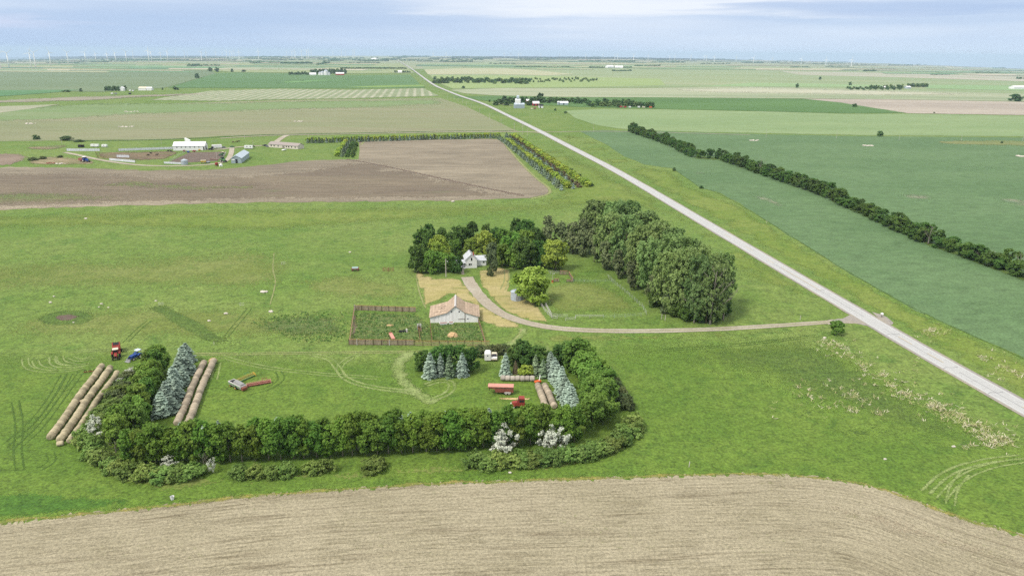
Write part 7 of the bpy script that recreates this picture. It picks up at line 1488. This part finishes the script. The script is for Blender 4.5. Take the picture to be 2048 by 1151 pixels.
# poles
pole(1055, 272, 257.5, 'nearest line pole at the section road corner', 'line poles beside the highway', arm=1.2); pole(1045, 269, 249.5, 'tall double-armed line pole at the section road corner', 'line poles beside the highway', arm=1.6, two=True)
for i, (x, yb, yt) in enumerate([(1028.6, 261, 246), (1002, 248.5, 237.5), (979, 238.5, 227), (959, 226.5, 216.5), (942, 216.5, 207), (932.5, 212.3, 203), (925, 206, 198.5), (916, 203.5, 196.5), (908.5, 199.5, 192.5), (902, 198, 191.5), (894.6, 195.5, 189), (886, 190, 183), (877, 185.5, 179), (868, 180.5, 174.5), (859, 174.5, 169), (850, 168.5, 163.5), (842, 162.5, 158)]):
    pole(x, yb, yt, f'{ordinal(i + 1)} pole beyond the section road in the line beside the highway', 'line poles beside the highway', arm=1.2 if i < 9 else 0, r0=.17)
for x, yb, yt, lab in [(791, 272, 256.5, 'bare pole beside the section road above the plantation'), (618, 284, 270, 'bare pole at the left end of the back plantation row'), (1187, 264, 247, 'bare pole right of the highway crossing'), (1532, 275, 257, 'first field pole right of the long tree row'), (1672.5, 278, 261, 'second field pole right of the long tree row'), (1798, 281, 269.5, 'third field pole beside the lone dark tree'), (1922, 282, 270.5, 'fourth field pole by the grassy slough'), (2045, 282, 271, 'last field pole at the picture edge'), (434, 318, 303, 'pole at the right corner of the far bare corral'), (506.5, 292, 279.5, 'pole right of the far camper trailer'), (489, 277.5, 265, 'pole beside the section road above the camper trailer'), (323, 288.5, 273.5, 'leaning pole behind the longest windbreak'), (124, 288, 275, 'pole behind the left windbreak'), (1003, 203, 193, 'pole in the trees of the elevator farm')]: pole(x, yb, yt, lab, r0=.12)
# wind turbines
M['turbine'] = plain('turbine_white', C(250, 250, 250), .4, .02, .1)
def rotor(mb, hub, ang, rr):
    for k in range(3):
        a = ang + k * 2.0944; d = Vector((math.sin(a), 0, math.cos(a))); s = Vector((math.cos(a), 0, -math.sin(a)))
        c = Vector(hub); q = []
        for f, wd, th in ((.02, 1.6, 1.4), (.2, 3.4, .8), (.6, 2.2, .5), (1.0, .6, .15)):
            p_ = c + d * rr * f; q.append([p_ - s * wd * .35 + Vector((0, th * .5, 0)), p_ + s * wd * .65, p_ - s * wd * .35 - Vector((0, th * .5, 0))])
        vs = [v for t_ in q for v in t_]; fs = [(i * 3 + j, i * 3 + (j + 1) % 3, i * 3 + 3 + (j + 1) % 3, i * 3 + 3 + j) for i in range(3) for j in range(3)] + [(9, 10, 11)]
        yield MB().add(vs, fs)
TB = [(15.2, 126.3, 12.7, 106, .95), (59.7, 126, 57.8, 106, .3), (68, 124.4, 66.3, 104.7, 1.1), (99.7, 122.5, 97.5, 104.7, -.35), (135, 120, 133, 104.7, -.9), (169.5, 119.5, 168.6, 104.7, .6), (191, 119.5, 189.8, 106.6, -.4), (214, 119.3, 213, 107, 0), (230, 119.3, 229, 105, -.5), (251.6, 117.8, 250.4, 103.4, -.9), (295.5, 116.5, 295.2, 101, .2), (302, 116.5, 301, 103.4, -.6), (320.6, 116.5, 320, 104.7, 0), (334.3, 116, 333.4, 102.5, .5), (-2, 127, -4, 106, 1.3),
      (264.8, 112.7, 264.6, 103.8, .4), (351, 111, 351, 103, 0), (368, 111, 368, 103, .9), (374, 111, 374, 104, .2), (401.6, 115.5, 401.5, 103.6, .6), (411.4, 114.8, 411.4, 104, 0), (431, 112.3, 430.8, 104, .1), (443.8, 111, 443.8, 104, .7), (452, 111, 452, 102, .5), (458.6, 111, 458.6, 102.5, .2), (463.4, 114.2, 463.4, 104, .9), (467.5, 110.4, 467.5, 102.5, .3), (477.4, 114.8, 477.2, 103.4, 0), (516, 113.6, 516, 102, 0), (573, 110.4, 573, 103, .3), (583.5, 111, 583.5, 103, .8), (588.5, 110.4, 588.5, 102, .1), (590.5, 109.5, 590.5, 103, .6), (602.9, 112.3, 602.5, 101.8, -.4), (612.7, 112.3, 612.7, 101, .9), (616.5, 111, 616.5, 101.8, .2), (622, 110, 622, 103, .5), (665.6, 110.4, 665.6, 103.4, .9), (682.5, 110.4, 682.5, 101.8, .4), (690.7, 109.8, 690.7, 102.8, 0), (705.3, 109.5, 705.3, 101.5, .2), (708.5, 109.5, 708.5, 101.2, .8),
      (866.5, 114, 866.5, 106.4, 0), (892, 116, 892, 106.6, .3), (911.6, 114, 911.6, 107.2, .5), (1008.7, 115.5, 1008.7, 107.2, 0), (1021.5, 116, 1021.5, 108, .2), (1036.6, 116, 1036.6, 107.2, .6), (1042, 113.5, 1042, 107.5, .3), (1081, 114.8, 1081, 107.6, .1), (1119.3, 116.8, 1119.3, 108.6, .4), (1171.5, 117.6, 1171.5, 109, 0), (1206.3, 117.4, 1206.3, 109.2, .2), (1230, 118.3, 1230, 110, .5), (1235.5, 117.4, 1235.5, 109, .1), (1267.5, 119.3, 1267.5, 109.4, .9), (1296.5, 119.3, 1296.5, 110.6, .3), (1340, 120.5, 1340, 112, .8), (1350, 119.4, 1350, 111.3, 0), (1382, 120.5, 1382, 112, .4), (1409, 120.4, 1409, 112.4, .2), (1413.7, 120.5, 1413.7, 112, .7), (1429, 123.6, 1429, 113.3, .3), (1473, 122.6, 1473, 113.3, .1), (1507.6, 126.3, 1507.6, 115.4, .5), (1545, 125.6, 1545, 116.2, .2), (1603.4, 127.7, 1603.4, 117.4, .4), (1652.6, 130.8, 1652.9, 119, 0), (1703.9, 131.7, 1704.3, 118.8, .1)]
for i, (xb, yb, xh, yh, ang) in enumerate(TB):
    big = i < 15
    d = 80.0 * FPX / max(7.0, yb - yh)
    dx, dy, dz = ray(xh, yh); n_ = math.hypot(dx, dy); x, y = dx / n_ * d, dy / n_ * d
    zg = hgt(x, y); hub = CAMH + dz / n_ * d - zg; hub = max(55, min(150, hub))
    side = 'left of the highway' if xb < 780 else 'right of the highway'
    lab = f'{ordinal(i + 1 if big and i < 14 else 1 if big else i - 14 if xb < 780 else i - 41)} ' + ('white wind turbine from the left in the nearest row on the horizon' if i < 14 else 'white wind turbine cut by the left picture edge' if big else f'pale distant wind turbine {side} beyond the near row')
    if i == 14: lab = lab.replace('first ', '')
    t = empty('wind_turbine', Vector((x, y, zg)), math.atan2(-x, y) * .9 + rnd.uniform(-.35, .35), lab, 'wind turbine', 'wind turbines along the horizon')
    tw = MB().tube([(0, 0, -3), (0, 0, hub * .5), (0, 0, hub)], [3.5, 3.0, 2.3], 10)
    if big:
        tw.build('tower', M['turbine'], t, True)
        nac = MB().box(-1.8, 1.8, -2.5, 7, hub - 1.6, hub + 2.0).build('nacelle', M['turbine'], t); MB().blob((0, -3.2, hub), 1.7, 2.0, 1.7, 10, 6, 0).build('hub', M['turbine'], nac, True)
        for b in rotor(None, (0, -3.4, hub), ang, 41): b.build('blade', M['turbine'], t)
    else:
        tw.box(-1.8, 1.8, -2.5, 7, hub - 1.6, hub + 2.0)
        for b in rotor(None, (0, -3.4, hub), ang, 41): tw.add(b.v, b.f)
        bpy.data.objects.remove(t); o = tw.build('wind_turbine', M['turbine'], None); o.location = (x, y, zg); o.rotation_euler.z = math.atan2(-x, y) * .9 + rnd.uniform(-.35, .35); tag(o, lab, 'wind turbine', 'wind turbines along the horizon')
HAZE = 4.5e-5
# ------------------------------------------------------------------ air
hz = MB().box(-38000, 38000, -3000, 41000, -480.0, 150.0)
m = bpy.data.materials.new('haze'); m.use_nodes = True; n = m.node_tree.nodes; n.remove(n['Principled BSDF'])
pv = n.new('ShaderNodeVolumePrincipled'); pv.inputs['Color'].default_value = (0.62, 0.81, 1.0, 1); pv.inputs['Density'].default_value = HAZE
pv.inputs['Density Attribute'].default_value = ''; pv.inputs['Temperature Attribute'].default_value = ''; pv.inputs['Anisotropy'].default_value = 0.0
m.node_tree.links.new(pv.outputs[0], n['Material Output'].inputs['Volume'])
tag(hz.build('haze', m), 'thin bluish summer haze over the plain', 'haze', None, 'stuff')
